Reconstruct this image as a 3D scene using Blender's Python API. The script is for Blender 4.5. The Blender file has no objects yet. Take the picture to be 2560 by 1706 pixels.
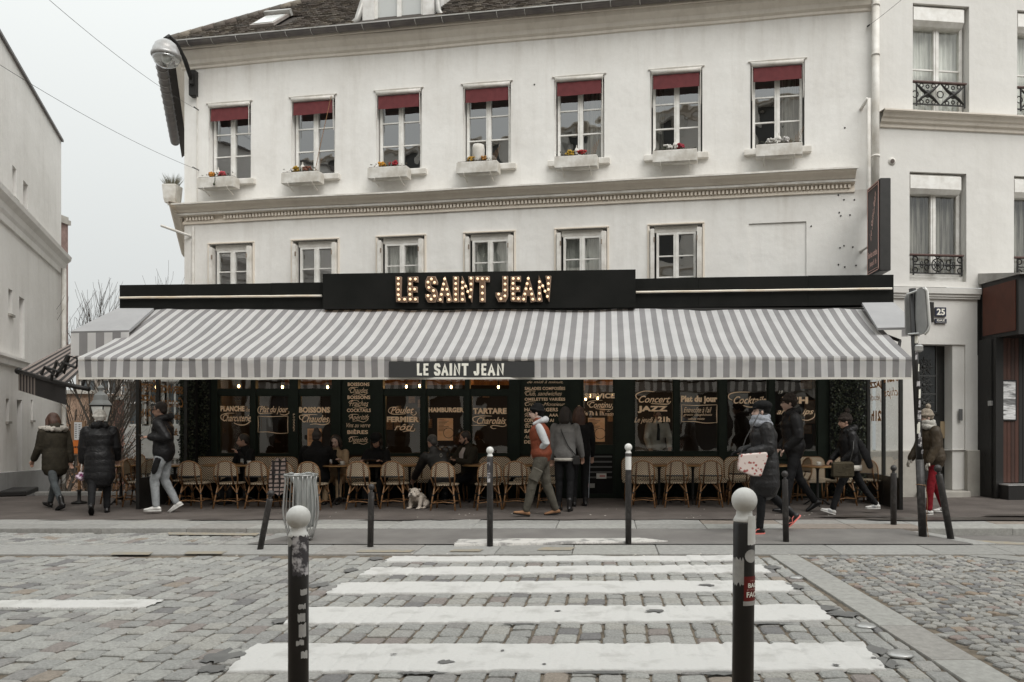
import bpy, bmesh, math, random
from mathutils import Vector, Matrix, noise
R = math.radians
random.seed(7)
SC = bpy.context.scene
COL = SC.collection

# ---------------------------------------------------------------- camera
# photograph is 2560 x 1706; principal point right of centre (shifted lens), horizon at row 1053
FPX, PX, HY, EYE = 1991.0, 1512.4, 1053.0, 1.6
cd = bpy.data.cameras.new('camera')
cam = bpy.data.objects.new('camera', cd); COL.objects.link(cam)
cam.location = (0, 0, EYE); cam.rotation_euler = (R(90), 0, 0)
cd.sensor_width = 36; cd.lens = 36 * FPX / 2560
cd.shift_x = -(PX - 1280) / 2560
cd.shift_y = (HY - 853) / 2560
cd.clip_start = 0.05; cd.clip_end = 600
SC.camera = cam
# ---------------------------------------------------------------- world: overcast sky
SUN_EL, SUN_AZ = R(48), R(145)
w = bpy.data.worlds.new('World'); SC.world = w; w.use_nodes = True
nt = w.node_tree; nt.nodes.clear()
def wn(t, **k):
    n = nt.nodes.new(t)
    for a, b in k.items(): setattr(n, a, b)
    return n
sky = wn('ShaderNodeTexSky'); sky.sky_type = 'NISHITA'; sky.sun_disc = False
sky.sun_elevation = SUN_EL; sky.sun_rotation = SUN_AZ
hsv = wn('ShaderNodeHueSaturation'); hsv.inputs['Saturation'].default_value = 0.12
hsv.inputs['Value'].default_value = 0.1
nt.links.new(sky.outputs[0], hsv.inputs['Color'])
# closed cloud deck: overcast luminance (1 + 2 sin h) / 3, same all round
tc = wn('ShaderNodeTexCoord'); sx = wn('ShaderNodeSeparateXYZ')
nt.links.new(tc.outputs['Generated'], sx.inputs[0])
mm = wn('ShaderNodeMath', operation='MAXIMUM'); mm.inputs[1].default_value = 0.0
nt.links.new(sx.outputs['Z'], mm.inputs[0])
ma = wn('ShaderNodeMath', operation='MULTIPLY_ADD'); ma.inputs[1].default_value = 0.80; ma.inputs[2].default_value = 0.40
nt.links.new(mm.outputs[0], ma.inputs[0])
cl = wn('ShaderNodeVectorMath', operation='SCALE'); cl.inputs[0].default_value = (0.965, 1.0, 0.985)
nt.links.new(ma.outputs[0], cl.inputs['Scale'])
mx = wn('ShaderNodeMix', data_type='RGBA'); mx.inputs[0].default_value = 0.88
nt.links.new(hsv.outputs[0], mx.inputs[6]); nt.links.new(cl.outputs[0], mx.inputs[7])
bg = wn('ShaderNodeBackground'); bg.inputs[1].default_value = 1.0
nt.links.new(mx.outputs[2], bg.inputs[0])
wo = wn('ShaderNodeOutputWorld'); nt.links.new(bg.outputs[0], wo.inputs[0])
# ---------------------------------------------------------------- sun behind the cloud
sl = bpy.data.lights.new('sun', 'SUN'); sl.energy = 1.85; sl.angle = R(42); sl.color = (1.0, 0.97, 0.93)
so = bpy.data.objects.new('sun', sl); COL.objects.link(so)
so.rotation_euler = (R(90) - SUN_EL, 0, R(35)); so.location = (0, -5, 30)
# ---------------------------------------------------------------- view
SC.view_settings.view_transform = 'Standard'
SC.view_settings.look = 'None'
SC.view_settings.exposure = 0.48
SC.view_settings.gamma = 1.0
SC.view_settings.use_curve_mapping = False
SC.render.engine = 'CYCLES'
try:
    SC.cycles.max_bounces = 7; SC.cycles.transparent_max_bounces = 16
    SC.cycles.sample_clamp_indirect = 4.0
    SC.cycles.use_denoising = True
except Exception: pass

# ================================================================ helpers
def at(u, v, Y):
    return Vector(((u - PX) / FPX * Y, Y, EYE - (v - HY) / FPX * Y))
def gp(u, v, z=0.0):
    Y = FPX * (EYE - z) / (v - HY)
    return Vector(((u - PX) / FPX * Y, Y, z))

def tag(o, label=None, cat=None, group=None, kind=None):
    if label: o['label'] = label
    if cat: o['category'] = cat
    if group: o['group'] = group
    if kind: o['kind'] = kind
    return o
WORLD_OFF = {}
def thing(name, label, cat, loc=(0, 0, 0), rz=0.0, group=None):
    o = bpy.data.objects.new(name, None); COL.objects.link(o)
    o.empty_display_size = 0.2
    o.location = loc; o.rotation_euler = (0, 0, rz)
    return tag(o, label, cat, group)
def top(o):
    while o.parent: o = o.parent
    return o
def dup(o, parent=None):
    c = o.copy(); COL.objects.link(c)
    if parent is not None:
        c.parent = parent
        if 'category' in c: del c['category']
    for ch in KIDS.get(o.name, []):
        dup(ch, c)
    if parent is not None: KIDS.setdefault(parent.name, []).append(c)
    return c
KIDS = {}

class MB:
    """collects shapes into one mesh"""
    def __init__(s): s.v = []; s.f = []; s.m = []; s.mi = 0; s.sm = []; s.smooth = False
    def add(s, vs, fs, M=None):
        b = len(s.v)
        if M is not None: vs = [M @ Vector(p) for p in vs]
        s.v.extend([tuple(p) for p in vs])
        for f in fs:
            s.f.append([b + i for i in f]); s.m.append(s.mi); s.sm.append(s.smooth)
        return s
    def quad(s, a, b, c, d): return s.add([a, b, c, d], [(0, 1, 2, 3)])
    def poly(s, pts): return s.add(pts, [tuple(range(len(pts)))])
    def box(s, x0, x1, y0, y1, z0, z1, M=None):
        vs = [(x0,y0,z0),(x1,y0,z0),(x1,y1,z0),(x0,y1,z0),(x0,y0,z1),(x1,y0,z1),(x1,y1,z1),(x0,y1,z1)]
        fs = [(0,3,2,1),(4,5,6,7),(0,1,5,4),(1,2,6,5),(2,3,7,6),(3,0,4,7)]
        return s.add(vs, fs, M)
    def bbox(s, x0, x1, y0, y1, z0, z1, b=0.01, M=None):
        """box with bevelled front/back edges all round (chamfer)"""
        vs = []; 
        for (z, i) in ((z0, b), (z0 + b, 0), (z1 - b, 0), (z1, b)):
            vs += [(x0+i,y0+i,z),(x1-i,y0+i,z),(x1-i,y1-i,z),(x0+i,y1-i,z)]
        fs = [(3,2,1,0),(12,13,14,15)]
        for k in range(3):
            for j in range(4):
                a = k*4+j; c = k*4+(j+1)%4; fs.append((a, c, c+4, a+4))
        return s.add(vs, fs, M)
    def prism(s, pts, h0, h1, M=None):
        """xy polygon extruded z h0..h1"""
        n = len(pts); vs = [(p[0],p[1],h0) for p in pts] + [(p[0],p[1],h1) for p in pts]
        fs = [tuple(range(n-1,-1,-1)), tuple(range(n,2*n))] + [(i,(i+1)%n,n+(i+1)%n,n+i) for i in range(n)]
        return s.add(vs, fs, M)
    def extr(s, prof, x0, x1, M=None):
        """profile in (y,z), extruded along x"""
        n = len(prof); vs = [(x0,p[0],p[1]) for p in prof] + [(x1,p[0],p[1]) for p in prof]
        fs = [tuple(range(n)), tuple(range(2*n-1,n-1,-1))] + [((i+1)%n,i,n+i,n+(i+1)%n) for i in range(n)]
        return s.add(vs, fs, M)
    def tube(s, pts, r, n=8, caps=True):
        pts = [Vector(p) for p in pts]; k = len(pts)
        rs = r if isinstance(r, (list, tuple)) else [r]*k
        vs = []; up = None
        for i, p in enumerate(pts):
            t = (pts[min(i+1,k-1)] - pts[max(i-1,0)])
            if t.length < 1e-9: t = Vector((0,0,1))
            t.normalize()
            if up is None:
                up = Vector((0,0,1)) if abs(t.z) < 0.9 else Vector((1,0,0))
            a = t.cross(up); 
            if a.length < 1e-6: a = t.orthogonal()
            a.normalize(); b = a.cross(t).normalized(); up = b
            for j in range(n):
                an = 2*math.pi*j/n
                vs.append(p + (a*math.cos(an) + b*math.sin(an))*rs[i])
        fs = []
        for i in range(k-1):
            for j in range(n):
                q = (j+1) % n
                fs.append((i*n+j, (i+1)*n+j, (i+1)*n+q, i*n+q))
        if caps: fs += [tuple(range(n)), tuple(range(k*n-1, (k-1)*n-1, -1))]
        return s.add(vs, fs)
    def lathe(s, prof, n=16, M=None, c=(0,0,0)):
        """profile [(r,z)...] around z"""
        vs = []; fs = []
        for (r, z) in prof:
            for j in range(n):
                a = 2*math.pi*j/n; vs.append((c[0]+r*math.cos(a), c[1]+r*math.sin(a), c[2]+z))
        for i in range(len(prof)-1):
            for j in range(n):
                q = (j+1)%n; fs.append((i*n+j, i*n+q, (i+1)*n+q, (i+1)*n+j))
        fs += [tuple(range(n-1,-1,-1)), tuple(range((len(prof)-1)*n, len(prof)*n))]
        return s.add(vs, fs, M)
    def ell(s, c, r, n=12, m=8, M=None):
        if not isinstance(r, (list, tuple)): r = (r, r, r)
        vs = []; fs = []
        for i in range(m+1):
            ph = -math.pi/2 + math.pi*i/m
            ph = max(min(ph, math.pi/2-0.03), -math.pi/2+0.03)
            for j in range(n):
                a = 2*math.pi*j/n
                vs.append((r[0]*math.cos(ph)*math.cos(a), r[1]*math.cos(ph)*math.sin(a), r[2]*math.sin(ph)))
        for i in range(m):
            for j in range(n):
                q=(j+1)%n; fs.append((i*n+j, i*n+q, (i+1)*n+q, (i+1)*n+j))
        fs += [tuple(range(n-1,-1,-1)), tuple(range(m*n, (m+1)*n))]
        T = Matrix.Translation(Vector(c))
        if M is not None: T = T @ M
        return s.add(vs, fs, T)
    def loft(s, pts, radii, side=(1,0,0), n=16, dome=True):
        """closed loft; radii = (along side, across)"""
        pts = [Vector(p) for p in pts]; side = Vector(side).normalized()
        radii = [(r, r) if not isinstance(r, (list, tuple)) else r for r in radii]
        if dome:
            t0 = (pts[0]-pts[1]).normalized(); t1 = (pts[-1]-pts[-2]).normalized()
            a, b = radii[0], radii[-1]; ea, eb = min(a), min(b)
            pts = [pts[0]+t0*ea*0.9, pts[0]+t0*ea*0.6] + pts + [pts[-1]+t1*eb*0.6, pts[-1]+t1*eb*0.9]
            radii = [(a[0]*.3,a[1]*.3),(a[0]*.78,a[1]*.78)] + list(radii) + [(b[0]*.78,b[1]*.78),(b[0]*.3,b[1]*.3)]
        k = len(pts); vs = []
        for i, p in enumerate(pts):
            t = (pts[min(i+1,k-1)] - pts[max(i-1,0)]).normalized()
            sd = side - t*side.dot(t)
            if sd.length < 1e-3: sd = t.orthogonal()
            sd.normalize(); nn = t.cross(sd).normalized()
            for j in range(n):
                an = 2*math.pi*j/n
                vs.append(p + sd*math.cos(an)*radii[i][0] + nn*math.sin(an)*radii[i][1])
        fs = []
        for i in range(k-1):
            for j in range(n):
                q=(j+1)%n; fs.append((i*n+j, i*n+q, (i+1)*n+q, (i+1)*n+j))
        fs += [tuple(range(n-1,-1,-1)), tuple(range((k-1)*n, k*n))]
        return s.add(vs, fs)
    def mesh(s, name, mats, off=None, smooth=None):
        me = bpy.data.meshes.new(name)
        vs = s.v if off is None else [(a-off[0], b-off[1], c-off[2]) for a, b, c in s.v]
        me.from_pydata(vs, [], s.f)
        if not isinstance(mats, (list, tuple)): mats = [mats]
        for m in mats: me.materials.append(m)
        if len(mats) > 1: me.polygons.foreach_set('material_index', s.m)
        if smooth is None: me.polygons.foreach_set('use_smooth', s.sm)
        else: me.polygons.foreach_set('use_smooth', [smooth]*len(s.f))
        me.update()
        return me
    def build(s, name, mats, parent=None, world=False, smooth=None, loc=None, kind=None, label=None):
        off = None
        if world and parent is not None: off = WORLD_OFF.get(top(parent).name) or top(parent).location
        me = s.mesh(name, mats, off, smooth)
        o = bpy.data.objects.new(name, me); COL.objects.link(o)
        if parent is not None:
            o.parent = parent; KIDS.setdefault(parent.name, []).append(o)
        if loc is not None: o.location = loc
        if kind: o['kind'] = kind
        if label: o['label'] = label
        return o
def inst(name, me, parent=None, loc=(0,0,0), rot=(0,0,0), sc=(1,1,1)):
    o = bpy.data.objects.new(name, me); COL.objects.link(o)
    if parent is not None: o.parent = parent; KIDS.setdefault(parent.name, []).append(o)
    o.location = loc; o.rotation_euler = rot; o.scale = sc
    return o

# ================================================================ materials
def newmat(name):
    m = bpy.data.materials.new(name); m.use_nodes = True
    nt = m.node_tree; b = nt.nodes['Principled BSDF']
    return m, nt, b
def N(nt, t, **k):
    n = nt.nodes.new(t)
    for a, b in k.items():
        if a.startswith('i_'):
            key = a[2:]; key = int(key) if key.isdigit() else key.replace('_', ' ')
            n.inputs[key].default_value = b
        else: setattr(n, a, b)
    return n
def L(nt, a, b): nt.links.new(a, b)
def rgb(c): return (c[0], c[1], c[2], 1.0) if isinstance(c, (list, tuple)) else (c, c, c, 1.0)
def pmat(name, c, rough=0.7, c2=None, scale=3.0, bump=0.0, bscale=40.0, metal=0.0, spec=None, emit=None, es=0.0, detail=6.0, lo=.35, hi=.65, coord='Object', stretch=None, bdist=0.01):
    m, nt, b = newmat(name)
    b.inputs['Base Color'].default_value = rgb(c)
    b.inputs['Roughness'].default_value = rough
    b.inputs['Metallic'].default_value = metal
    if spec is not None: b.inputs['Specular IOR Level'].default_value = spec
    if emit is not None:
        b.inputs['Emission Color'].default_value = rgb(emit); b.inputs['Emission Strength'].default_value = es
    tcn = N(nt, 'ShaderNodeTexCoord'); src = tcn.outputs[coord]
    if stretch:
        mp = N(nt, 'ShaderNodeMapping'); mp.inputs['Scale'].default_value = stretch
        L(nt, src, mp.inputs[0]); src = mp.outputs[0]
    if c2 is not None:
        nz = N(nt, 'ShaderNodeTexNoise', i_Scale=scale, i_Detail=detail, i_Roughness=0.6); L(nt, src, nz.inputs['Vector'])
        mr = N(nt, 'ShaderNodeMapRange'); mr.inputs[1].default_value = lo; mr.inputs[2].default_value = hi
        L(nt, nz.outputs['Fac'], mr.inputs[0])
        mxn = N(nt, 'ShaderNodeMix', data_type='RGBA'); mxn.inputs[6].default_value = rgb(c); mxn.inputs[7].default_value = rgb(c2)
        L(nt, mr.outputs[0], mxn.inputs[0]); L(nt, mxn.outputs[2], b.inputs['Base Color'])
    if bump > 0:
        nb = N(nt, 'ShaderNodeTexNoise', i_Scale=bscale, i_Detail=5.0); L(nt, src, nb.inputs['Vector'])
        bp = N(nt, 'ShaderNodeBump', i_Strength=bump, i_Distance=bdist); L(nt, nb.outputs['Fac'], bp.inputs['Height'])
        L(nt, bp.outputs[0], b.inputs['Normal'])
    return m
def translucent(m, fac, c):
    nt = m.node_tree; b = nt.nodes['Principled BSDF']; out = nt.nodes['Material Output']
    tl = N(nt, 'ShaderNodeBsdfTranslucent'); tl.inputs[0].default_value = (c, c*.96, c*.9, 1)
    mx = N(nt, 'ShaderNodeMixShader'); mx.inputs[0].default_value = fac; L(nt, b.outputs[0], mx.inputs[1]); L(nt, tl.outputs[0], mx.inputs[2]); L(nt, mx.outputs[0], out.inputs[0])
    return m
def random_colour(m, cols, fac_noise=0.25, nscale=25.0):
    """colour picked per object and per island from a ramp, with grain"""
    nt = m.node_tree; b = nt.nodes['Principled BSDF']
    oi = N(nt, 'ShaderNodeObjectInfo'); ge = N(nt, 'ShaderNodeNewGeometry')
    ad = N(nt, 'ShaderNodeMath', operation='ADD'); L(nt, oi.outputs['Random'], ad.inputs[0]); L(nt, ge.outputs['Random Per Island'], ad.inputs[1])
    fr = N(nt, 'ShaderNodeMath', operation='FRACT'); L(nt, ad.outputs[0], fr.inputs[0])
    cr = N(nt, 'ShaderNodeValToRGB'); L(nt, fr.outputs[0], cr.inputs[0]); cr.color_ramp.interpolation = 'CONSTANT'
    e = cr.color_ramp.elements
    e[0].position = 0; e[0].color = rgb(cols[0][1]); e[1].position = cols[1][0]; e[1].color = rgb(cols[1][1])
    for p, c in cols[2:]:
        x = e.new(p); x.color = rgb(c)
    tcn = N(nt, 'ShaderNodeTexCoord')
    nz = N(nt, 'ShaderNodeTexNoise', i_Scale=nscale, i_Detail=8.0, i_Roughness=0.7); L(nt, tcn.outputs['Object'], nz.inputs['Vector'])
    mr = N(nt, 'ShaderNodeMapRange'); mr.inputs[1].default_value=.3; mr.inputs[2].default_value=.7; mr.inputs[3].default_value = 1-fac_noise; mr.inputs[4].default_value = 1+fac_noise
    L(nt, nz.outputs['Fac'], mr.inputs[0])
    vm = N(nt, 'ShaderNodeVectorMath', operation='SCALE'); L(nt, cr.outputs[0], vm.inputs[0]); L(nt, mr.outputs[0], vm.inputs['Scale'])
    L(nt, vm.outputs[0], b.inputs['Base Color'])
    return m
def glass_mat(name, refl=0.12, tint=(0.85,0.88,0.86), rough=0.0):
    m, nt, b = newmat(name); nt.nodes.remove(b)
    out = nt.nodes['Material Output']
    tr = N(nt, 'ShaderNodeBsdfTransparent'); tr.inputs[0].default_value = rgb(tint)
    gl = N(nt, 'ShaderNodeBsdfAnisotropic'); gl.inputs['Roughness'].default_value = rough; gl.inputs['Color'].default_value = (1,1,1,1)
    lw = N(nt, 'ShaderNodeLayerWeight'); lw.inputs[0].default_value = 0.5
    pw = N(nt, 'ShaderNodeMath', operation='POWER'); pw.inputs[1].default_value = 3.0; L(nt, lw.outputs['Facing'], pw.inputs[0])
    mr = N(nt, 'ShaderNodeMapRange'); mr.inputs[3].default_value = refl; mr.inputs[4].default_value = 0.9
    L(nt, pw.outputs[0], mr.inputs[0])
    # old panes are not quite flat
    tcn = N(nt, 'ShaderNodeTexCoord'); nz = N(nt, 'ShaderNodeTexNoise', i_Scale=2.2, i_Detail=1.0); L(nt, tcn.outputs['Object'], nz.inputs['Vector'])
    bp = N(nt, 'ShaderNodeBump', i_Strength=0.14, i_Distance=0.03); L(nt, nz.outputs['Fac'], bp.inputs['Height']); L(nt, bp.outputs[0], gl.inputs['Normal'])
    mx = N(nt, 'ShaderNodeMixShader'); L(nt, mr.outputs[0], mx.inputs[0]); L(nt, tr.outputs[0], mx.inputs[1]); L(nt, gl.outputs[0], mx.inputs[2])
    L(nt, mx.outputs[0], out.inputs[0])
    return m
def chevron_mat(name, plane='xz', ca=(0.62,0.49,0.345), cb=(0.06,0.045,0.035), p=0.034):
    m, nt, b = newmat(name); b.inputs['Roughness'].default_value = 0.6
    tcn = N(nt, 'ShaderNodeTexCoord'); s = N(nt, 'ShaderNodeSeparateXYZ'); L(nt, tcn.outputs['Object'], s.inputs[0])
    # zig-zag: columns of slanted strands meeting in the middle
    ab = N(nt, 'ShaderNodeMath', operation='PINGPONG'); ab.inputs[1].default_value = 0.21; 
    shx = N(nt, 'ShaderNodeMath', operation='ADD'); shx.inputs[1].default_value = 0.21*8; L(nt, s.outputs['X'], shx.inputs[0]); L(nt, shx.outputs[0], ab.inputs[0])
    sm = N(nt, 'ShaderNodeMath', operation='MULTIPLY_ADD'); sm.inputs[1].default_value = 0.9; L(nt, ab.outputs[0], sm.inputs[0]); L(nt, s.outputs['Z' if plane=='xz' else 'Y'], sm.inputs[2])
    dv = N(nt, 'ShaderNodeMath', operation='MULTIPLY'); dv.inputs[1].default_value = 2*math.pi/p; L(nt, sm.outputs[0], dv.inputs[0])
    sn = N(nt, 'ShaderNodeMath', operation='SINE'); L(nt, dv.outputs[0], sn.inputs[0])
    mr = N(nt, 'ShaderNodeMapRange'); mr.inputs[1].default_value=-.45; mr.inputs[2].default_value=.25; L(nt, sn.outputs[0], mr.inputs[0])
    nz = N(nt, 'ShaderNodeTexNoise', i_Scale=6.0); L(nt, tcn.outputs['Object'], nz.inputs['Vector'])
    m2 = N(nt, 'ShaderNodeMix', data_type='RGBA'); m2.inputs[6].default_value = rgb(ca); m2.inputs[7].default_value = rgb([x*.7 for x in ca]); L(nt, nz.outputs['Fac'], m2.inputs[0])
    mxn = N(nt, 'ShaderNodeMix', data_type='RGBA'); mxn.inputs[6].default_value = rgb(cb); L(nt, m2.outputs[2], mxn.inputs[7]); L(nt, mr.outputs[0], mxn.inputs[0])
    L(nt, mxn.outputs[2], b.inputs['Base Color'])
    bp = N(nt, 'ShaderNodeBump', i_Strength=0.5, i_Distance=0.004); L(nt, mr.outputs[0], bp.inputs['Height']); L(nt, bp.outputs[0], b.inputs['Normal'])
    return m
def plaster_mat(name, c, dirt, amount=0.5, bands=()):
    """wall render: mottling, rain streaks, fine grain"""
    m, nt, b = newmat(name); b.inputs['Roughness'].default_value = 0.9; b.inputs['Specular IOR Level'].default_value = 0.2
    tcn = N(nt, 'ShaderNodeTexCoord')
    n1 = N(nt, 'ShaderNodeTexNoise', i_Scale=0.55, i_Detail=8.0, i_Roughness=0.62); L(nt, tcn.outputs['Object'], n1.inputs['Vector'])
    mp = N(nt, 'ShaderNodeMapping'); mp.inputs['Scale'].default_value = (2.5, 2.5, .22); L(nt, tcn.outputs['Object'], mp.inputs[0])
    n2 = N(nt, 'ShaderNodeTexNoise', i_Scale=1.3, i_Detail=9.0, i_Roughness=0.7); L(nt, mp.outputs[0], n2.inputs['Vector'])
    n3 = N(nt, 'ShaderNodeTexNoise', i_Scale=9.0, i_Detail=8.0, i_Roughness=0.75); L(nt, tcn.outputs['Object'], n3.inputs['Vector'])
    r1 = N(nt, 'ShaderNodeMapRange'); r1.inputs[1].default_value=.42; r1.inputs[2].default_value=.75; L(nt, n1.outputs['Fac'], r1.inputs[0])
    r2 = N(nt, 'ShaderNodeMapRange'); r2.inputs[1].default_value=.5; r2.inputs[2].default_value=.8; L(nt, n2.outputs['Fac'], r2.inputs[0])
    r3 = N(nt, 'ShaderNodeMapRange'); r3.inputs[1].default_value=.4; r3.inputs[2].default_value=.8; r3.inputs[4].default_value=.5; L(nt, n3.outputs['Fac'], r3.inputs[0])
    a = N(nt, 'ShaderNodeMath', operation='ADD'); L(nt, r1.outputs[0], a.inputs[0]); L(nt, r2.outputs[0], a.inputs[1])
    a2 = N(nt, 'ShaderNodeMath', operation='ADD'); L(nt, a.outputs[0], a2.inputs[0]); L(nt, r3.outputs[0], a2.inputs[1])
    sz = N(nt, 'ShaderNodeSeparateXYZ'); L(nt, tcn.outputs['Object'], sz.inputs[0])
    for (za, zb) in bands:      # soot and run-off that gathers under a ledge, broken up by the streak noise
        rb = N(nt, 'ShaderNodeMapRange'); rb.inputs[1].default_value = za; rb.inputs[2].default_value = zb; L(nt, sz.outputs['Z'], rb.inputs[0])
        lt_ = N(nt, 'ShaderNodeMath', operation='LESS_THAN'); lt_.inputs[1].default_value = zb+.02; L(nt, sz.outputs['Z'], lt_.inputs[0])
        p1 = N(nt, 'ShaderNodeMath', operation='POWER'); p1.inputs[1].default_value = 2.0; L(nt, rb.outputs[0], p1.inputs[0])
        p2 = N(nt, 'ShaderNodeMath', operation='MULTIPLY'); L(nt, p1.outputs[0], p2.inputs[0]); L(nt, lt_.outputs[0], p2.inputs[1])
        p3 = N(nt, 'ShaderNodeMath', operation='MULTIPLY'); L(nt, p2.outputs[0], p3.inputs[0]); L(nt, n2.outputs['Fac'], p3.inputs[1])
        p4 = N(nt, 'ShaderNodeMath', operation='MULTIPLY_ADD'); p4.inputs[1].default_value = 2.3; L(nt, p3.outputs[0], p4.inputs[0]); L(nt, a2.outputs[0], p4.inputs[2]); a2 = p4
    ml = N(nt, 'ShaderNodeMath', operation='MULTIPLY'); ml.inputs[1].default_value = amount; ml.use_clamp = True; L(nt, a2.outputs[0], ml.inputs[0])
    mxn = N(nt, 'ShaderNodeMix', data_type='RGBA'); mxn.inputs[6].default_value = rgb(c); mxn.inputs[7].default_value = rgb(dirt)
    L(nt, ml.outputs[0], mxn.inputs[0]); L(nt, mxn.outputs[2], b.inputs['Base Color'])
    nb = N(nt, 'ShaderNodeTexNoise', i_Scale=60.0, i_Detail=6.0); L(nt, tcn.outputs['Object'], nb.inputs['Vector'])
    nb2 = N(nt, 'ShaderNodeTexNoise', i_Scale=2.0, i_Detail=3.0); L(nt, tcn.outputs['Object'], nb2.inputs['Vector'])
    b1 = N(nt, 'ShaderNodeBump', i_Strength=0.25, i_Distance=0.01); L(nt, nb.outputs['Fac'], b1.inputs['Height'])
    b2 = N(nt, 'ShaderNodeBump', i_Strength=0.5, i_Distance=0.04); L(nt, nb2.outputs['Fac'], b2.inputs['Height']); L(nt, b1.outputs[0], b2.inputs['Normal'])
    L(nt, b2.outputs[0], b.inputs['Normal'])
    return m

M = {}
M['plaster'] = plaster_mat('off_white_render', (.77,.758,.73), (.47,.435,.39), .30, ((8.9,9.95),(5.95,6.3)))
M['plaster_right'] = plaster_mat('cream_render', (.68,.668,.64), (.48,.455,.42), .26)
M['plaster_left'] = plaster_mat('grey_white_render', (.84,.82,.79), (.50,.47,.43), .30)
M['trim'] = plaster_mat('beige_moulding', (.76,.69,.60), (.50,.44,.37), .35)
M['white_trim'] = pmat('white_painted_trim', (.72,.70,.66), .6, (.55,.52,.47), 4.0, .15, 60)
M['stone_base'] = plaster_mat('grey_stone_base', (.42,.40,.36), (.22,.20,.18), .5)
M['win_white'] = pmat('white_window_paint', (.78,.77,.74), .45, (.62,.60,.56), 5.0)
M['red_cloth'] = pmat('red_blind_cloth', (.135,.028,.030), .9, (.10,.020,.022), 5.0, .2, 90)
M['zinc'] = pmat('dark_zinc', (.105,.095,.094), .5, (.16,.145,.135), 3.0, metal=.3)
M['zinc_light'] = pmat('light_zinc', (.45,.44,.42), .45, (.3,.29,.27), 3.0, metal=.3)
M['glass_up'] = glass_mat('reflective_window_glass', .26, (.7,.72,.7))
M['glass_shop'] = glass_mat('shop_glass', .12, (.88,.9,.88))
M['glass_clear'] = glass_mat('clear_screen_glass', .06, (.93,.95,.94))
M['room_dark'] = pmat('dim_room', (.10,.095,.09), .9)
M['curtain'] = pmat('net_curtain', (.85,.84,.81), .9, (.60,.59,.56), 22.0, stretch=(1,1,.04), lo=.4, hi=.6)
M['curtain_dark'] = pmat('grey_curtain', (.36,.34,.31), .9, (.12,.11,.10), 22.0, stretch=(1,1,.04), lo=.4, hi=.6)
M['black'] = pmat('black_paint', (.014,.014,.013), .42, (.022,.021,.020), 8.0, .1, 60)
M['black_matt'] = pmat('matt_black', (.012,.012,.012), .85, spec=.2)
M['iron'] = pmat('black_ironwork', (.02,.019,.018), .5, spec=.3)
M['sign_black'] = pmat('black_sign_board', (.007,.0075,.0065), .85, (.011,.011,.010), 2.0, .15, 200, spec=.15)
M['green'] = pmat('dark_green_paint', (.008,.013,.009), .6, (.011,.018,.012), 6.0, .1, 50, spec=.25)
M['green_panel'] = pmat('dark_green_menu_board', (.012,.019,.013), .6, (.009,.015,.010), 6.0, spec=.25)
M['letter'] = pmat('cream_lettering', (.93,.69,.47), .6, (.86,.63,.42), 20.0)
M['letter_white'] = pmat('white_lettering', (.8,.78,.70), .6)
M['letter_orange'] = pmat('gold_lettering', (.42,.20,.07), .6)
M['amber_wall'] = pmat('amber_panelling', (.42,.20,.07), .7, (.22,.10,.04), 4.0, stretch=(6,1,1))
M['wood'] = pmat('varnished_wood', (.27,.14,.06), .4, (.16,.08,.035), 9.0, stretch=(1,8,8))
M['rattan'] = pmat('rattan_cane', (.30,.155,.065), .45, (.16,.08,.032), 30.0)
M['rattan_dark'] = pmat('dark_rattan_cane', (.16,.075,.028), .45, (.06,.03,.014), 20.0)
M['weave'] = chevron_mat('chevron_weave', 'xz')
M['weave_seat'] = chevron_mat('chevron_weave_seat', 'xy', (.62,.50,.35))
M['str_a'] = translucent(pmat('white_awning_canvas', (.84,.84,.845), .85, (.72,.72,.725), 2.5, .2, 200), .5, .95)
M['str_b'] = translucent(pmat('grey_awning_canvas', (.30,.29,.295), .85, (.24,.235,.24), 2.5, .2, 200), .3, .45)
M['hem'] = pmat('white_awning_hem', (.6,.58,.53), .85)
M['valance_black'] = pmat('charcoal_canvas', (.035,.035,.035), .85)
M['awn_grey'] = pmat('plain_grey_canvas', (.34,.34,.345), .85, (.30,.30,.305), 2.0, .2, 120)
M['asphalt_dark'] = pmat('brown_grey_asphalt', (.135,.117,.106), .93, (.09,.077,.070), 1.4, .6, 220, spec=.2, bdist=.006)
M['asphalt'] = pmat('grey_asphalt', (.20,.19,.178), .93, (.155,.145,.138), 1.8, .6, 220, spec=.2, bdist=.006)
M['mortar'] = pmat('sandy_joint', (.22,.185,.145), 1.0, (.11,.093,.075), 9.0, .8, 60, spec=.1, bdist=.01)
M['sett'] = random_colour(pmat('granite_sett', .3, .8, bump=.55, bscale=55, spec=.35, bdist=.006),
    [(0,(.32,.316,.297)),(.12,(.272,.27,.256)),(.3,(.30,.297,.279)),(.46,(.255,.252,.24)),(.58,(.308,.299,.275)),(.70,(.23,.222,.212)),(.78,(.29,.282,.266)),(.89,(.225,.20,.185)),(.94,(.165,.16,.158)),(.98,(.245,.21,.175))], .3, 30)
M['cobble'] = random_colour(pmat('small_cobble', .3, .82, bump=.6, bscale=60, spec=.3, bdist=.006),
    [(0,(.31,.30,.28)),(.2,(.245,.24,.225)),(.4,(.28,.27,.248)),(.55,(.19,.187,.18)),(.68,(.24,.236,.225)),(.82,(.245,.20,.18)),(.88,(.17,.166,.166)),(.96,(.255,.205,.16))], .3, 35)
M['granite'] = random_colour(pmat('granite_kerb', .3, .8, bump=.35, bscale=120, spec=.3, bdist=.004),
    [(0,(.30,.295,.28)),(.3,(.265,.26,.245)),(.5,(.315,.31,.29)),(.75,(.28,.268,.25)),(.93,(.25,.215,.185))], .22, 14)
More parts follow.
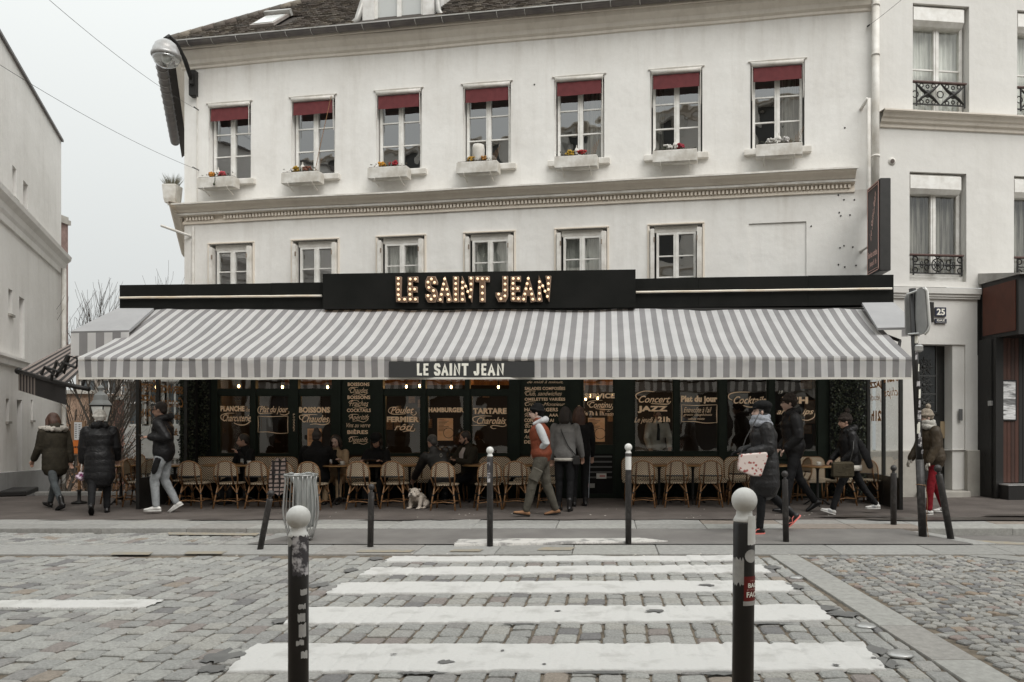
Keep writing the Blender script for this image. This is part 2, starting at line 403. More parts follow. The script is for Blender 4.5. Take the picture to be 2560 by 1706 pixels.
M['paint'] = pmat('white_road_paint', (.56,.55,.53), .8, (.34,.33,.31), 3.2, .7, 26, lo=.52, hi=.80, bdist=.012)
M['paint_worn'] = pmat('worn_road_paint', (.56,.54,.51), .8, (.26,.25,.24), 5.0, .3, 90, lo=.5, hi=.62)
M['yellow_paint'] = pmat('faded_yellow_paint', (.315,.265,.19), .85, (.26,.25,.225), 9.0, .3, 90)
M['tar'] = pmat('tar_patch', (.115,.113,.11), .9, (.16,.157,.15), 5.0, .3, 90)
M['steel'] = pmat('steel', (.52,.52,.51), .35, (.4,.4,.39), 10.0, metal=.6)
M['tile'] = random_colour(pmat('clay_roof_tile', .1, .9, bump=.4, bscale=50, spec=.15),
    [(0,(.15,.13,.11)),(.2,(.11,.097,.085)),(.4,(.135,.115,.10)),(.55,(.095,.085,.076)),(.7,(.17,.15,.125)),(.85,(.12,.10,.088)),(.95,(.19,.165,.135))], .25, 20)
# ================================================================ ground
KERB_Y, BAND_Y, STRIP0, STRIP1 = 11.47, 12.49, 9.54, 10.28
SW = 0.05
def base_sheet():
    mb = MB()
    mb.quad((-60,-30,-.05),(60,-30,-.05),(60,STRIP1,-.05),(-60,STRIP1,-.05))
    mb.quad((-60,STRIP1,-.05),(60,STRIP1,-.05),(60,16.6,-.05),(-60,16.6,-.05))
    # the side street drops away behind the crossing pavement
    mb.quad((-60,16.6,-.05),(60,16.6,-.05),(60,45,-3.6),(-60,45,-3.6))
    mb.quad((-60,45,-3.6),(60,45,-3.6),(60,260,-6.0),(-60,260,-6.0))
    return mb.build('ground', M['asphalt'], kind='structure')
base_sheet()

def stone_geo(mb, cx, cy, lx, ly, z, rnd, th=.05, rot=0.0, bev=.009, n8=True):
    """worn sett: irregular eight-sided top, rounded shoulder, sides down into the joint"""
    hx, hy = lx/2, ly/2
    c = [(-hx,-hy),(hx,-hy),(hx,hy),(-hx,hy)]
    pts = []
    cut = min(lx, ly)*rnd.uniform(.07,.16)
    for i in range(4):
        a = Vector(c[i]); p = Vector(c[i-1]); q = Vector(c[(i+1)%4])
        pts.append(a + (p-a).normalized()*cut + Vector((rnd.uniform(-1,1),rnd.uniform(-1,1)))*.006)
        pts.append(a + (q-a).normalized()*cut + Vector((rnd.uniform(-1,1),rnd.uniform(-1,1)))*.006)
    tz = [rnd.uniform(-.003,.003) for _ in range(8)]
    tilt = (rnd.uniform(-.03,.03), rnd.uniform(-.03,.03))
    vs = []
    cr, sr = math.cos(rot), math.sin(rot)
    def put(p, zz): vs.append((cx + p.x*cr - p.y*sr, cy + p.x*sr + p.y*cr, z + zz + p.x*tilt[0] + p.y*tilt[1]))
    for i,p in enumerate(pts): put(p, -th)
    for i,p in enumerate(pts): put(p, -bev*1.1)
    for i,p in enumerate(pts): put(p*(1-bev*1.5/min(hx,hy)), tz[i]-.001)
    put(Vector((0,0)), rnd.uniform(-.001,.004))
    fs = []
    for k in (0, 8):
        for i in range(8):
            j = (i+1)%8; fs.append((k+i, k+j, k+8+j, k+8+i))
    for i in range(8): fs.append((16+i, 16+(i+1)%8, 24))
    mb.add(vs, fs)
class ProjKey: pass
def screen_size(x, y): return 1.0/(max(y,1.0)**2)

def sett_field(name, label_piece, stones, parent, mat, limit=300, smooth=True):
    """largest-in-picture stones as objects sharing a few meshes, rest one mesh"""
    vis = []; rest = []
    for s in stones:
        x, y, lx, ly, rot = s
        u = PX + x/max(y,.5)*FPX; v = HY + EYE/max(y,.5)*FPX
        inside = (-30 < u < 2590 and 1060 < v < 1740)
        (vis if inside else rest).append(s)
    vis.sort(key=lambda s: s[1])
    near, far = vis[:limit], vis[limit:]
    rnd = random.Random(5)
    protos = []
    for k in range(10):
        mb = MB(); stone_geo(mb, 0, 0, 1*.2, 1*.2, 0, rnd)
        mb.smooth = False
        protos.append(mb.mesh(label_piece, mat, smooth=smooth))
    for i, (x, y, lx, ly, rot) in enumerate(near):
        inst(label_piece, protos[rnd.randrange(10)], parent, (x, y, rnd.uniform(-.005,.003)), (rnd.uniform(-.012,.012), rnd.uniform(-.012,.012), rot + rnd.choice((0, math.pi))+rnd.uniform(-.03,.03)), (lx/.2, ly/.2, 1))
    mb = MB()
    for (x, y, lx, ly, rot) in far: stone_geo(mb, x, y, lx, ly, rnd.uniform(-.005,.003), rnd, rot=rot+rnd.uniform(-.03,.03))
    mb.build(label_piece + 's_beyond', mat, parent, kind='stuff', smooth=smooth)
def strip_x(y, side):   # the flush granite strip between the two roads, edges in plan
    t = (y-4.89)/(9.71-4.89)
    return (2.215-.255*t) if side == 0 else (2.53-.245*t)

road = bpy.data.objects.new('road', None); COL.objects.link(road); road['kind'] = 'structure'
mb = MB(); mb.quad((-40,-12,-.02),(2.36,-12,-.02),(2.15,STRIP0,-.02),(-40,STRIP0,-.02))
mb.build('joint_bed', M['mortar'], road)
rnd = random.Random(11); st = []
x = -9.5
while x < 2.5:
    cw = rnd.uniform(.155,.185); y = 3.6 + rnd.uniform(0,.2)
    while y < STRIP0-.08:
        ly = rnd.uniform(.19,.25)
        if y + ly > STRIP0-.04: break
        wob = .03*math.sin(y*1.1 + x*.7)
        cx = x + cw/2 + wob
        gapx = .020 if -2.6 < cx < 2.0 else .012
        lim = strip_x(y+ly, 0) - .012
        if cx + cw/2 > lim and cx - cw/2 < lim - .05: cw2 = lim-(cx-cw/2); cx2 = cx-cw/2+cw2/2; st.append((cx2, y+ly/2, cw2-gapx, ly-.02, 0))
        if cx + cw/2 < lim and abs((cx)/(max(y,1))) < 1.4:
            st.append((cx, y+ly/2, cw-gapx, ly-rnd.uniform(.014,.026), rnd.uniform(-.03,.03)))
        y += ly
    x += cw
STH = {}
for s_ in st: STH.setdefault((int(s_[0]//.2), int(s_[1]//.2)), []).append(s_)
def joint(x, y):
    i, j = int(x//.2), int(y//.2)
    for a in (-1,0,1):
        for b in (-1,0,1):
            for (sx_, sy_, lx, ly, r_) in STH.get((i+a, j+b), ()):
                if abs(x-sx_) < lx/2-.006 and abs(y-sy_) < ly/2-.006: return 0.0
    return 1.0
sett_field('setts', 'sett', st, road, M['sett'], smooth=False)
# far strip of the road left of the build-out, tight small setts
mb = MB(); mb.quad((-40,STRIP1,-.03),(-3.0,STRIP1,-.03),(-3.0,KERB_Y,-.03),(-40,KERB_Y,-.03)); mb.build('joint_bed', M['mortar'], road)
mb = MB(); x = -11.5
while x < -4.1:
    cw = rnd.uniform(.14,.17); y = STRIP1+.01
    while y < KERB_Y-.1:
        ly = rnd.uniform(.14,.19)
        if x + cw < -4.62 + (y-10.25)*.42 + .2 and y+ly < KERB_Y: stone_geo(mb, x+cw/2, y+ly/2, cw-.012, ly-.012, rnd.uniform(-.004,.002), rnd)
        y += ly
    x += cw
mb.build('gutter_setts', M['sett'], road, kind='stuff', smooth=True)

# side road of small cobbles laid in fans
fan = bpy.data.objects.new('cobbled_side_road', None); COL.objects.link(fan); fan['kind'] = 'structure'
mb = MB(); mb.quad((2.36,-12,-.018),(40,-12,-.018),(40,STRIP0,-.018),(2.15,STRIP0,-.018)); mb.build('joint_bed', M['mortar'], fan)
st = []; fr = 0.62
rows = 0
occ = {}
def free(x, y, r):
    kx, ky = int(x/.1), int(y/.1)
    for a in (-1,0,1):
        for b in (-1,0,1):
            for (px, py) in occ.get((kx+a, ky+b), ()):
                if (px-x)**2 + ((py-y))**2 < (r)**2: return False
    return True
j = 0
yc = 3.0
while yc < 10.6:
    i0 = 0
    xc = 1.6 + (fr if j % 2 else 0)
    while xc < 9.5:
        for k in range(1, 9):
            rr = .106*k
            na = max(2, int(math.pi*.62*rr/.108))
            for q in range(na):
                a = R(90) + (q+.5-na/2)*(R(112)/na)
                sxp, syp = xc + rr*math.cos(a), yc + rr*math.sin(a)
                if syp > STRIP0-.07 or syp < 3.4: continue
                if sxp < strip_x(syp, 1)+.06: continue
                if not free(sxp, syp, .093): continue
                occ.setdefault((int(sxp/.1), int(syp/.1)), []).append((sxp, syp))
                st.append((sxp, syp, rnd.uniform(.090,.106), rnd.uniform(.088,.1), a-R(90)+rnd.uniform(-.08,.08)))
        xc += 2*fr
    yc += fr*.62; j += 1
y = 3.5
while y < STRIP0-.06:      # fill what the fans leave open
    x = 2.1
    while x < 8.2:
        if x > strip_x(y,1)+.07 and free(x, y, .09):
            occ.setdefault((int(x/.1), int(y/.1)), []).append((x, y)); st.append((x, y, rnd.uniform(.08,.095), rnd.uniform(.08,.095), rnd.uniform(-.5,.5)))
        x += .045
    y += .045
sett_field('cobbles', 'cobble', st, fan, M['cobble'], smooth=False)

# granite strips: slabs one by one
def slab(mb, pts, z, th=.08, g=.004, bev=.008):
    c = Vector((sum(p[0] for p in pts)/len(pts), sum(p[1] for p in pts)/len(pts)))
    def sh(p, d):
        q = Vector(p) - c; l = q.length; return c + q*(1-d/l)
    n = len(pts); vs = []
    for d, zz in ((g, z-th), (g, z-bev), (g+bev, z)):
        for p in pts:
            s_ = sh(p, d); vs.append((s_.x, s_.y, zz))
    fs = [(k*n+i, k*n+(i+1)%n, (k+1)*n+(i+1)%n, (k+1)*n+i) for k in (0,1) for i in range(n)] + [tuple(range(2*n, 3*n))]
    mb.add(vs, fs)
strip = bpy.data.objects.new('granite_strip', None); COL.objects.link(strip); strip['kind'] = 'structure'
y = 3.6
while y < STRIP0-.02:
    y2 = min(y + rnd.uniform(.85,1.15), STRIP0-.01); mb = MB()
    slab(mb, [(strip_x(y,0),y),(strip_x(y,1),y),(strip_x(y2,1),y2),(strip_x(y2,0),y2)], .002)
    mb.build('granite_slab', M['granite'], strip); y = y2
gut = bpy.data.objects.new('gutter', None); COL.objects.link(gut); gut['kind'] = 'structure'
mb = MB(); mb.quad((-14,STRIP0,-.02),(14,STRIP0,-.02),(14,STRIP1,-.02),(-14,STRIP1,-.02)); mb.build('joint_bed', M['mortar'], gut)
x = -8.5
while x < 6.5:
    x2 = x + rnd.uniform(.9,1.4); dz = rnd.uniform(-.003,.003); mb = MB()
    slab(mb, [(x,STRIP0+.03),(x2,STRIP0+.03),(x2,STRIP1),(x,STRIP1)], dz, g=.005); mb.build('granite_slab', M['granite'], gut); x = x2
# small diagonal kerb at far right of the side road
mb = MB(); slab(mb, [(4.28,9.5),(4.75,9.5),(5.6,8.75),(5.6,8.35)], .004); mb.build('granite_slab', M['granite'], fan)

# pavement -------------------------------------------------------
pav = bpy.data.objects.new('pavement', None); COL.objects.link(pav); pav['kind'] = 'structure'
mb = MB()
mb.quad((-30,BAND_Y,SW),(30,BAND_Y,SW),(30,16.55,SW),(-30,16.55,SW))
mb.quad((-30,BAND_Y,SW-.05),(30,BAND_Y,SW-.05),(30,KERB_Y+.01,SW-.05),(-30,KERB_Y+.01,SW-.05))
mb.quad((-30,16.55,SW),(30,16.55,SW),(30,16.55,-.2),(-30,16.55,-.2))
mb.build('pavement_surface', M['asphalt_dark'], pav)
# asphalt build-out with the bollards, ramping to the gutter
mb = MB(); n = 14
for i in range(n):
    for (a, b) in ((10.28, 10.7), (10.7, 11.45)):
        t0, t1 = i/n, (i+1)/n
        def X(t, y): 
            xl = -4.62 + (y-10.25)*.42; xr = 4.75 - (y-10.25)*.40
            return xl + (xr-xl)*t
        def Z(y): return .012 + (y-10.28)/(1.17)*.036
        mb.quad((X(t0,a),a,Z(a)),(X(t1,a),a,Z(a)),(X(t1,b),b,Z(b)),(X(t0,b),b,Z(b)))
mb.build('build_out', M['asphalt'], pav)
for (xa, xb, sgn) in ((-4.62,-4.12,-1),(4.75,4.27,1)):
    mb = MB(); ya, yb = 10.27, 11.44
    wdt = .30*sgn
    slab(mb, [(xa,ya),(xb,yb),(xb+wdt*.9,yb),(xa+wdt,ya)][::(1 if sgn>0 else -1)], .018, th=.05)
    mb.build('granite_slab', M['granite'], pav)
x = -16
while x < 14:
    x2 = x + rnd.uniform(.8,1.3)
    for (a, b) in ((KERB_Y, KERB_Y+.5), (KERB_Y+.5, BAND_Y+.02)):
        o = 0
        mb = MB(); slab(mb, [(x+o,a),(x2+o,a),(x2+o,b),(x+o,b)], SW+rnd.uniform(.001,.005)*(1 if a>KERB_Y else 1.6), th=.12 if a==KERB_Y else .03)
        mb.build('granite_slab', M['granite'], pav)
    x = x2
# worn asphalt edges lapping over the slabs, wet patch at the right
rr = random.Random(3)
def blot(cx, cy, rx, ry, z, n=18, jag=.25):
    return [(cx + rx*math.cos(2*math.pi*i/n)*(1+rr.uniform(-jag,jag)), cy + ry*math.sin(2*math.pi*i/n)*(1+rr.uniform(-jag,jag)), z) for i in range(n)]
mb = MB()
for k in range(34):
    mb.poly(blot(rr.uniform(-9,6), BAND_Y+rr.uniform(-.08,.06), rr.uniform(.2,.6), rr.uniform(.04,.13), SW+.0085+.0004*k))
mb.build('asphalt_lap', M['asphalt_dark'], pav, kind='stuff')
M['wet'] = pmat('wet_asphalt', (.052,.044,.039), .35, (.075,.065,.058), 3.0, .3, 120)
mb = MB()
mb.poly(blot(5.6, 12.45, 1.6, .22, SW+.024)); mb.poly(blot(4.0, 12.75, .7, .12, SW+.0245)); mb.poly(blot(6.9,12.9,.9,.12,SW+.025))
mb.build('wet_patch', M['wet'], pav, kind='stuff')

# painted markings ------------------------------------------------
def paint_strip(name, mat, corners, z=.016, n=260, jag=.004, sink=1.0):
    K = 14
    """corners (u,v) of the photograph: TL, TR, BR, BL on the ground; edges wander like thick paint on setts"""
    tl, tr, br, bl = [gp(u, v, z) for u, v in corners]
    mb = MB(); rows = []
    for i in range(n+1):
        t = i/n
        a = tl.lerp(tr, t); b = bl.lerp(br, t)
        jy = noise.noise(Vector((a.x*2.3, a.y, 1.3)))*.035 + rr.uniform(-jag, jag)
        jb = noise.noise(Vector((b.x*2.3, b.y, 7.3)))*.035 + rr.uniform(-jag, jag)
        col = []
        for k in range(K+1):
            p = a.lerp(b, k/K)
            if k == 0: p.y += jy
            if k == K: p.y += jb
            if i in (0, n): p.x += rr.uniform(-.02,.02)
            p.z = z + noise.noise(Vector((p.x*4, p.y*4, 0)))*.004 - joint(p.x, p.y)*.008*sink*max(0,.6+noise.noise(Vector((p.x*1.5,p.y*1.5,4)))*1.6)
            col.append(p)
        rows.append(col)
    vs = [p for c in rows for p in c]; fs = []
    for i in range(n):
        for k in range(K): fs.append((i*(K+1)+k, (i+1)*(K+1)+k, (i+1)*(K+1)+k+1, i*(K+1)+k+1))
    # skirt down to the setts
    b0 = len(vs); vs += [Vector((rows[i][K].x, rows[i][K].y, -.012)) for i in range(n+1)]
    for i in range(n): fs.append((i*(K+1)+K, (i+1)*(K+1)+K, b0+i+1, b0+i))
    mb.add(vs, fs)
    return mb.build(name, mat, cross, smooth=True)
cross = bpy.data.objects.new('zebra_crossing', None); COL.objects.link(cross); cross['kind'] = 'structure'
ST = [((636,1610),(2154,1605),(2220,1673),(566,1678)), ((770,1518),(2039,1511),(2083,1550),(705,1558)),
      ((854,1456),(1958,1449),(1989,1477),(815,1483)), ((931,1419),(1903,1411),(1924,1429),(899,1436)),
      ((980,1390),(1868,1388),(1888,1400),(962,1403))]
for k, c in enumerate(ST):
    paint_strip('white_stripe', M['paint'], [(c[0][0],c[0][1]+0),c[1],c[2],c[3]], z=.0115)
paint_strip('white_stripe', M['paint_worn'], [(1149,1348),(1600,1345),(1667,1352),(1136,1360)], z=.034, sink=0)
cross = road
paint_strip('lane_stripe', M['paint'], [(-60,1500),(411,1499),(367,1517),(-60,1520)], z=.012)
cross = gut
for (a, b, v0, v1) in ((470,568,1378,1385),(282,382,1380,1387),(900,1035,1375,1381),(1135,1210,1373,1379),(1352,1440,1368,1376)):
    mb = MB(); z=.0095
    p = [gp(a,v0,z), gp(b,v0,z), gp(b-12,v1,z), gp(a-10,v1,z)]
    mb.poly([(q.x+rr.uniform(-.02,.02), q.y, q.z) for q in p]); mb.build('yellow_mark', M['yellow_paint'], gut)
mb = MB()
for c in ([(420,1331),(650,1333),(640,1339),(422,1337)], [(2420,1350),(2560,1356),(2560,1362),(2500,1360)]):
    mb = MB(); mb.poly([gp(u,v,.012) for u,v in c]); mb.build('yellow_mark', M['yellow_paint'], road)
# tar smears at stripe ends
mb = MB()
def tar(cu, cv, ru, rv, k):
    c = gp(cu, cv, .006); e = gp(cu+ru*.8, cv, .006); f = gp(cu, cv+rv*.8, .006)
    mb.poly(blot(c.x, c.y, abs(e.x-c.x), abs(f.y-c.y), .0052+.0002*k, 22, .4))
k = 0
for (u,v,ru,rv) in ((560,1640,48,24),(530,1672,40,12),(2195,1625,34,14),(2215,1655,40,16),(2110,1535,46,10),(2070,1520,36,8),(1985,1465,26,8),(1930,1418,24,6),(800,1462,30,9),(875,1425,20,6),(940,1396,26,5),
                    (700,1552,22,8),(1500,1681,90,5),(1050,1682,70,5),(1800,1684,60,5),(1900,1558,90,3),(1300,1560,60,3)):
    tar(u,v,ru,rv,k); k += 1
mb.build('tar_patch', M['tar'], road, kind='stuff')
mb = MB()
for (u,v,ru,rv) in ((1112,1654,20,4.5),(1360,1660,6,2),(1640,1526,22,4),(1395,1527,9,1.5),(1765,1462,20,3),(2185,1644,8,2),(2090,1662,8,2.5),(1256,1626,5,2),(985,1635,9,1.5)):
    c = gp(u,v,.017); e = gp(u+ru,v,.017); f = gp(u,v+rv,.017)
    mb.poly(blot(c.x,c.y,abs(e.x-c.x),abs(f.y-c.y),.0165,16,.35))
mb.build('paint_chip', M['tar'], road, kind='stuff')
# metal studs
for (u,v,d,lab) in ((2164,1567,.16,'round steel road stud between the two lowest white stripes at right'),(2250,1638,.18,'largest steel road stud, beside the right end of the nearest white stripe'),(1990,1446,.14,'smallest steel road stud, beside the middle stripe ends')):
    p = gp(u,v,.0); s = thing('road_stud', lab, 'road stud', (p.x,p.y,.0), 0, 'steel studs in the setts')
    mb = MB(); mb.smooth=True; mb.lathe([(d/2,0.0),(d/2,.012),(d*.42,.02),(d*.2,.026),(.005,.027)], 20); mb.build('stud_cap', M['steel'], s)
# litter
mb = MB()
for k in range(90):
    u = rr.uniform(560,2100); v = rr.choice((rr.uniform(1283,1300), rr.uniform(1384,1390), rr.uniform(1270,1290)))
    z = SW+.004 if v < 1345 else .012
    p = gp(u, v, z); s_ = rr.uniform(.008,.022)
    mb.poly([(p.x+s_*math.cos(a)*rr.uniform(.6,1.2), p.y+s_*.8*math.sin(a), z+rr.uniform(0,.006)) for a in (0,1.3,2.6,3.9,5.2)])
mb.build('litter_scraps', pmat('paper_scraps', (.6,.56,.5), .9), pav, kind='stuff')
# ================================================================ walls with openings
def wall(mb, x0, x1, z0, z1, holes, y=0.0, reveal=.22, subdiv=1.6):
    """front face at y (outward -y) with rectangular holes and reveals"""
    xs = {x0, x1}; zs = {z0, z1}
    for (a, b, c, d) in holes: xs |= {a, b}; zs |= {c, d}
    xs = sorted(xs); zs = sorted(zs)
    for i in range(len(xs)-1):
        for j in range(len(zs)-1):
            cx, cz = (xs[i]+xs[i+1])/2, (zs[j]+zs[j+1])/2
            if any(a < cx < b and c < cz < d for a,b,c,d in holes): continue
            mb.quad((xs[i],y,zs[j]),(xs[i+1],y,zs[j]),(xs[i+1],y,zs[j+1]),(xs[i],y,zs[j+1]))
    for (a,b,c,d) in holes:
        r = y + reveal
        mb.quad((a,y,c),(a,r,c),(a,r,d),(a,y,d)); mb.quad((b,r,c),(b,y,c),(b,y,d),(b,r,d))
        mb.quad((a,y,d),(a,r,d),(b,r,d),(b,y,d)); mb.quad((a,r,c),(a,y,c),(b,y,c),(b,r,c))
class Frame:
    def __init__(s, ox, oy, rz): s.o = Vector((ox, oy)); s.rz = rz; s.e = Vector((math.cos(rz), math.sin(rz)))
    def s(s_, u):        # along-wall coordinate of picture column u
        k = (u-PX)/FPX
        return (k*s_.o.y - s_.o.x)/(s_.e.x - k*s_.e.y)
    def depth(s_, s): return s_.o.y + s_.e.y*s
    def z(s_, u, v): return EYE - (v-HY)/FPX*s_.depth(s_.s(u))
MF = Frame(5.44, 16.2, R(-10))
cafe = thing('corner_building', 'white rendered building above the cafe, with red window blinds and tiled roof', 'building', (5.44,16.2,0), R(-10))
LX = MF.s(461)      # left corner
ZTOP = 10.45
uw = [(518,631),(725,841),(937,1057),(1155,1280),(1383,1514),(1623,1759),(1873,2015)]
WZ0, WZ1 = 7.26, 9.07
lw = [(521,636),(730,847),(942,1064),(1162,1286),(1389,1520),(1623,1757)]
ups = []; los = []
for a, b in uw:
    c = (MF.s(a)+MF.s(b))/2; ups.append((c-.55, c+.55, WZ0, WZ1))
for a, b in lw:
    c = (MF.s(a)+MF.s(b))/2; los.append((c-.56, c+.56, 4.15, 5.77))
blank = (MF.s(1872), MF.s(2016), 4.2, 5.72)
mb = MB()
wall(mb, LX, 0, 6.2, ZTOP, ups, reveal=.26)
wall(mb, LX, 0, 0.0, 6.2, los + [blank, (MF.s(560), MF.s(2120), .05, 3.6)], reveal=.26)
mb.quad((blank[0],.03,blank[2]),(blank[1],.03,blank[2]),(blank[1],.03,blank[3]),(blank[0],.03,blank[3]))
# side wall down the side street and back
SD = Vector((-.431,.902)).normalized()
ang = R(-10); 
def loc2(v): return Vector((v.x*math.cos(-ang)-v.y*math.sin(-ang), v.x*math.sin(-ang)+v.y*math.cos(-ang)))
sd = loc2(SD)*10
mb.quad((LX,0,-3),(LX,0,ZTOP),(LX+sd.x,sd.y,ZTOP),(LX+sd.x,sd.y,-3))
mb.quad((LX+sd.x,sd.y,-3),(LX+sd.x,sd.y,ZTOP),(0,sd.y,ZTOP),(0,sd.y,-3))
mb.build('wall', M['plaster'], cafe)
mb = MB()   # rooms behind the upper windows
for c,d in ((WZ0,WZ1),(4.1,5.8)):
    mb.box(LX+.05,-.05,.9,1.0,c-.4,d+.4); mb.quad((LX+.03,.28,c-.4),(LX+.03,1,c-.4),(LX+.03,1,d+.4),(LX+.03,.28,d+.4))
mb.build('dim_interior', M['room_dark'], cafe)

def cornice(mb, prof, x0, x1, seg=24, wav=.0):
    n = len(prof)
    for i in range(seg):
        a = x0 + (x1-x0)*i/seg; b = x0 + (x1-x0)*(i+1)/seg
        za = wav*noise.noise(Vector((a*.35,0,2))); zb = wav*noise.noise(Vector((b*.35,0,2)))
        for j in range(n-1):
            mb.quad((a,prof[j][0],prof[j][1]+za),(b,prof[j][0],prof[j][1]+zb),(b,prof[j+1][0],prof[j+1][1]+zb),(a,prof[j+1][0],prof[j+1][1]+za))
# mid cornice: drip ledge, tall cove, white bead, dentils, lower bead
CP = [(0,6.30),(-.05,6.31),(-.06,6.36)]
mb = MB(); cornice(mb, [(0,6.26),(-.035,6.27),(-.035,6.33),(-.012,6.335)], LX-.02, -.35, 24, .02)
cornice(mb, [(-.012,6.43),(-.10,6.44),(-.12,6.455)], LX-.08, -.35, 24, .02)
cornice(mb, [(-.125,6.51),(-.15,6.515),(-.19,6.56),(-.27,6.62),(-.30,6.66)], LX-.15, -.35, 24, .02)
cornice(mb, [(-.012,6.335),(-.012,6.43)], LX-.02, -.35, 24, .02)
mb.build('cornice', M['trim'], cafe)
mb = MB(); cornice(mb, [(-.12,6.455),(-.135,6.46),(-.135,6.505),(-.125,6.51)], LX-.1, -.35, 24, .02)
cornice(mb, [(-.30,6.66),(-.32,6.665),(-.32,6.70),(0,6.74)], LX-.2, -.3, 24, .02)
mb.build('cornice_ledge', M['white_trim'], cafe)
mb = MB(); x = LX+.1; k=0
while x < -.4:
    za = .02*noise.noise(Vector((x*.35,0,2)))
    if not (-14.9+k*0 < x < -14.6): mb.box(x, x+.045, -.075, -.01, 6.345+za, 6.425+za)
    x += .082; k += 1
mb.build('dentils', M['trim'], cafe, kind='stuff')
# cornice return along the side wall
mb = MB()
a = Vector((LX, 0)); t = loc2(SD); nrm = Vector((-t.y, t.x))
if nrm.x > 0: nrm = -nrm
def ret(prof, mbx, ln=6.0):
    for j in range(len(prof)-1):
        o0, z0 = prof[j]; o1, z1 = prof[j+1]
        p0 = a + nrm*o0 + Vector((0, -o0*0)); p1 = a + nrm*o1
        q0 = p0 + t*ln; q1 = p1 + t*ln
        p0 = p0 - t*o0*.9; p1 = p1 - t*o1*.9
        mbx.quad((p0.x,p0.y,z0),(p1.x,p1.y,z1),(q1.x,q1.y,z1),(q0.x,q0.y,z0))
ret([(0,6.26),(.04,6.3),(.04,6.42),(.12,6.46),(.15,6.52),(.27,6.6),(.32,6.68),(.32,6.72),(0,6.76)], mb)
mb.build('cornice_return', M['trim'], cafe)
# eaves moulding 
mb = MB(); cornice(mb, [(0,9.93),(-.03,9.95),(-.03,10.0),(-.08,10.04),(-.10,10.12),(-.2,10.22),(-.22,10.3),(-.05,10.32)], LX-.05, -.02, 30, .03)
ret([(0,9.93),(.03,9.95),(.03,10.0),(.08,10.04),(.10,10.12),(.2,10.22),(.22,10.3),(.0,10.32)], mb)
mb.build('eaves_moulding', plaster_mat('eaves_render', (.70,.65,.58), (.42,.37,.31), .4), cafe)
# gutter with brackets
def halfpipe(mbx, p0, p1, r, out, seg=10):
    p0 = Vector(p0); p1 = Vector(p1); out = Vector(out).normalized()
    for i in range(seg):
        a0 = math.pi*i/seg; a1 = math.pi*(i+1)/seg
        def q(p, an, rr_): return p + out*(math.cos(an)*rr_) + Vector((0,0,-math.sin(an)*rr_))
        mbx.quad(q(p0,a0,r),q(p1,a0,r),q(p1,a1,r),q(p0,a1,r)); mbx.quad(q(p0,a0,r*.9),q(p0,a1,r*.9),q(p1,a1,r*.9),q(p1,a0,r*.9))
mb = MB(); mb.smooth = True
halfpipe(mb, (LX-.38,-.36,10.42), (.0,-.36,10.42), .10, (0,-1,0))
halfpipe(mb, (LX-.42,-.34,10.42), (LX-.42+t.x*7, -.34+t.y*7, 10.36), .13, (nrm.x,nrm.y,0))
mb.build('rain_gutter', M['zinc'], cafe)
mb = MB()
x = LX-.2
while x < 0:
    mb.tube([(x,-.36+math.cos(an)*-.112, 10.42-math.sin(an)*.112) for an in [math.pi*k/6 for k in range(7)]], .009, 4); x += .62
for k in range(14):
    p = Vector((LX-.42,-.34)) + t*(.3+k*.48)
    mb.tube([(p.x+nrm.x*.142*math.cos(an), p.y+nrm.y*.142*math.cos(an), 10.40-.142*math.sin(an)) for an in [math.pi*q/6 for q in range(7)]], .009, 4)
mb.box(LX-.4,0,-.475,-.45,10.40,10.425)
mb.build('gutter_bracket', M['zinc_light'], cafe, kind='stuff')
# roof ------------------------------------------------------------
SL = R(40); EZ = 10.46; EY = -.30
roof_mb = MB()
ridge = 5.0
def rp(x, d, up=0.0): return (x, EY + d*math.cos(SL) - up*math.sin(SL), EZ + d*math.sin(SL) + up*math.cos(SL))
HL = LX-.32       # hip foot
roof_mb.add([rp(HL,0), rp(0,0), rp(0,ridge), rp(HL+ridge*math.cos(SL)*1.0,ridge)], [(0,1,2,3)])
p0 = Vector(rp(HL,0)); hipt = Vector(rp(HL+ridge*math.cos(SL),ridge))
back = Vector((HL + t.x*9, EY + t.y*9, EZ))
roof_mb.add([p0, hipt, back], [(0,1,2)])
roof_mb.box(HL+.05,0,EY-.02,.6,EZ-.06,EZ-.0)
sb = MB(); sb.box(LX-.1,0,-.27,.02,EZ-.15,EZ-.065); sb.build('soffit_board', bpy.data.materials['eaves_render'], cafe)
roof = roof_mb.build('roof', pmat('roof_underlay', (.05,.042,.036), .95), cafe)
rt = random.Random(21)
tiles_obj = 0; far_mb = MB()
tile_protos = []
for k in range(6):
    m_ = MB(); wv = .16; ln = .24
    j = [rt.uniform(-.008,.008) for _ in range(8)]
    m_.add([(0,0+j[0],0.022),(wv+j[1],0+j[2],0.022),(wv,ln,-.002),(0,ln,-.002),(0,j[0],.052+j[3]*1.2),(wv+j[1],j[2],.052+j[4]*1.2),(wv,ln,.010),(0,ln,.010)],
           [(0,3,2,1),(4,5,6,7),(0,1,5,4),(1,2,6,5),(2,3,7,6),(3,0,4,7)])
    tile_protos.append(m_)
tile_mesh = [m_.mesh('roof_tile', M['tile']) for m_ in tile_protos]
RM = Matrix(((1,0,0,0),(0,math.cos(SL),-math.sin(SL),0),(0,math.sin(SL),math.cos(SL),0),(0,0,0,1)))
dorm = (MF.s(905), MF.s(1085))
skyx = (MF.s(622), MF.s(705))
cand = []
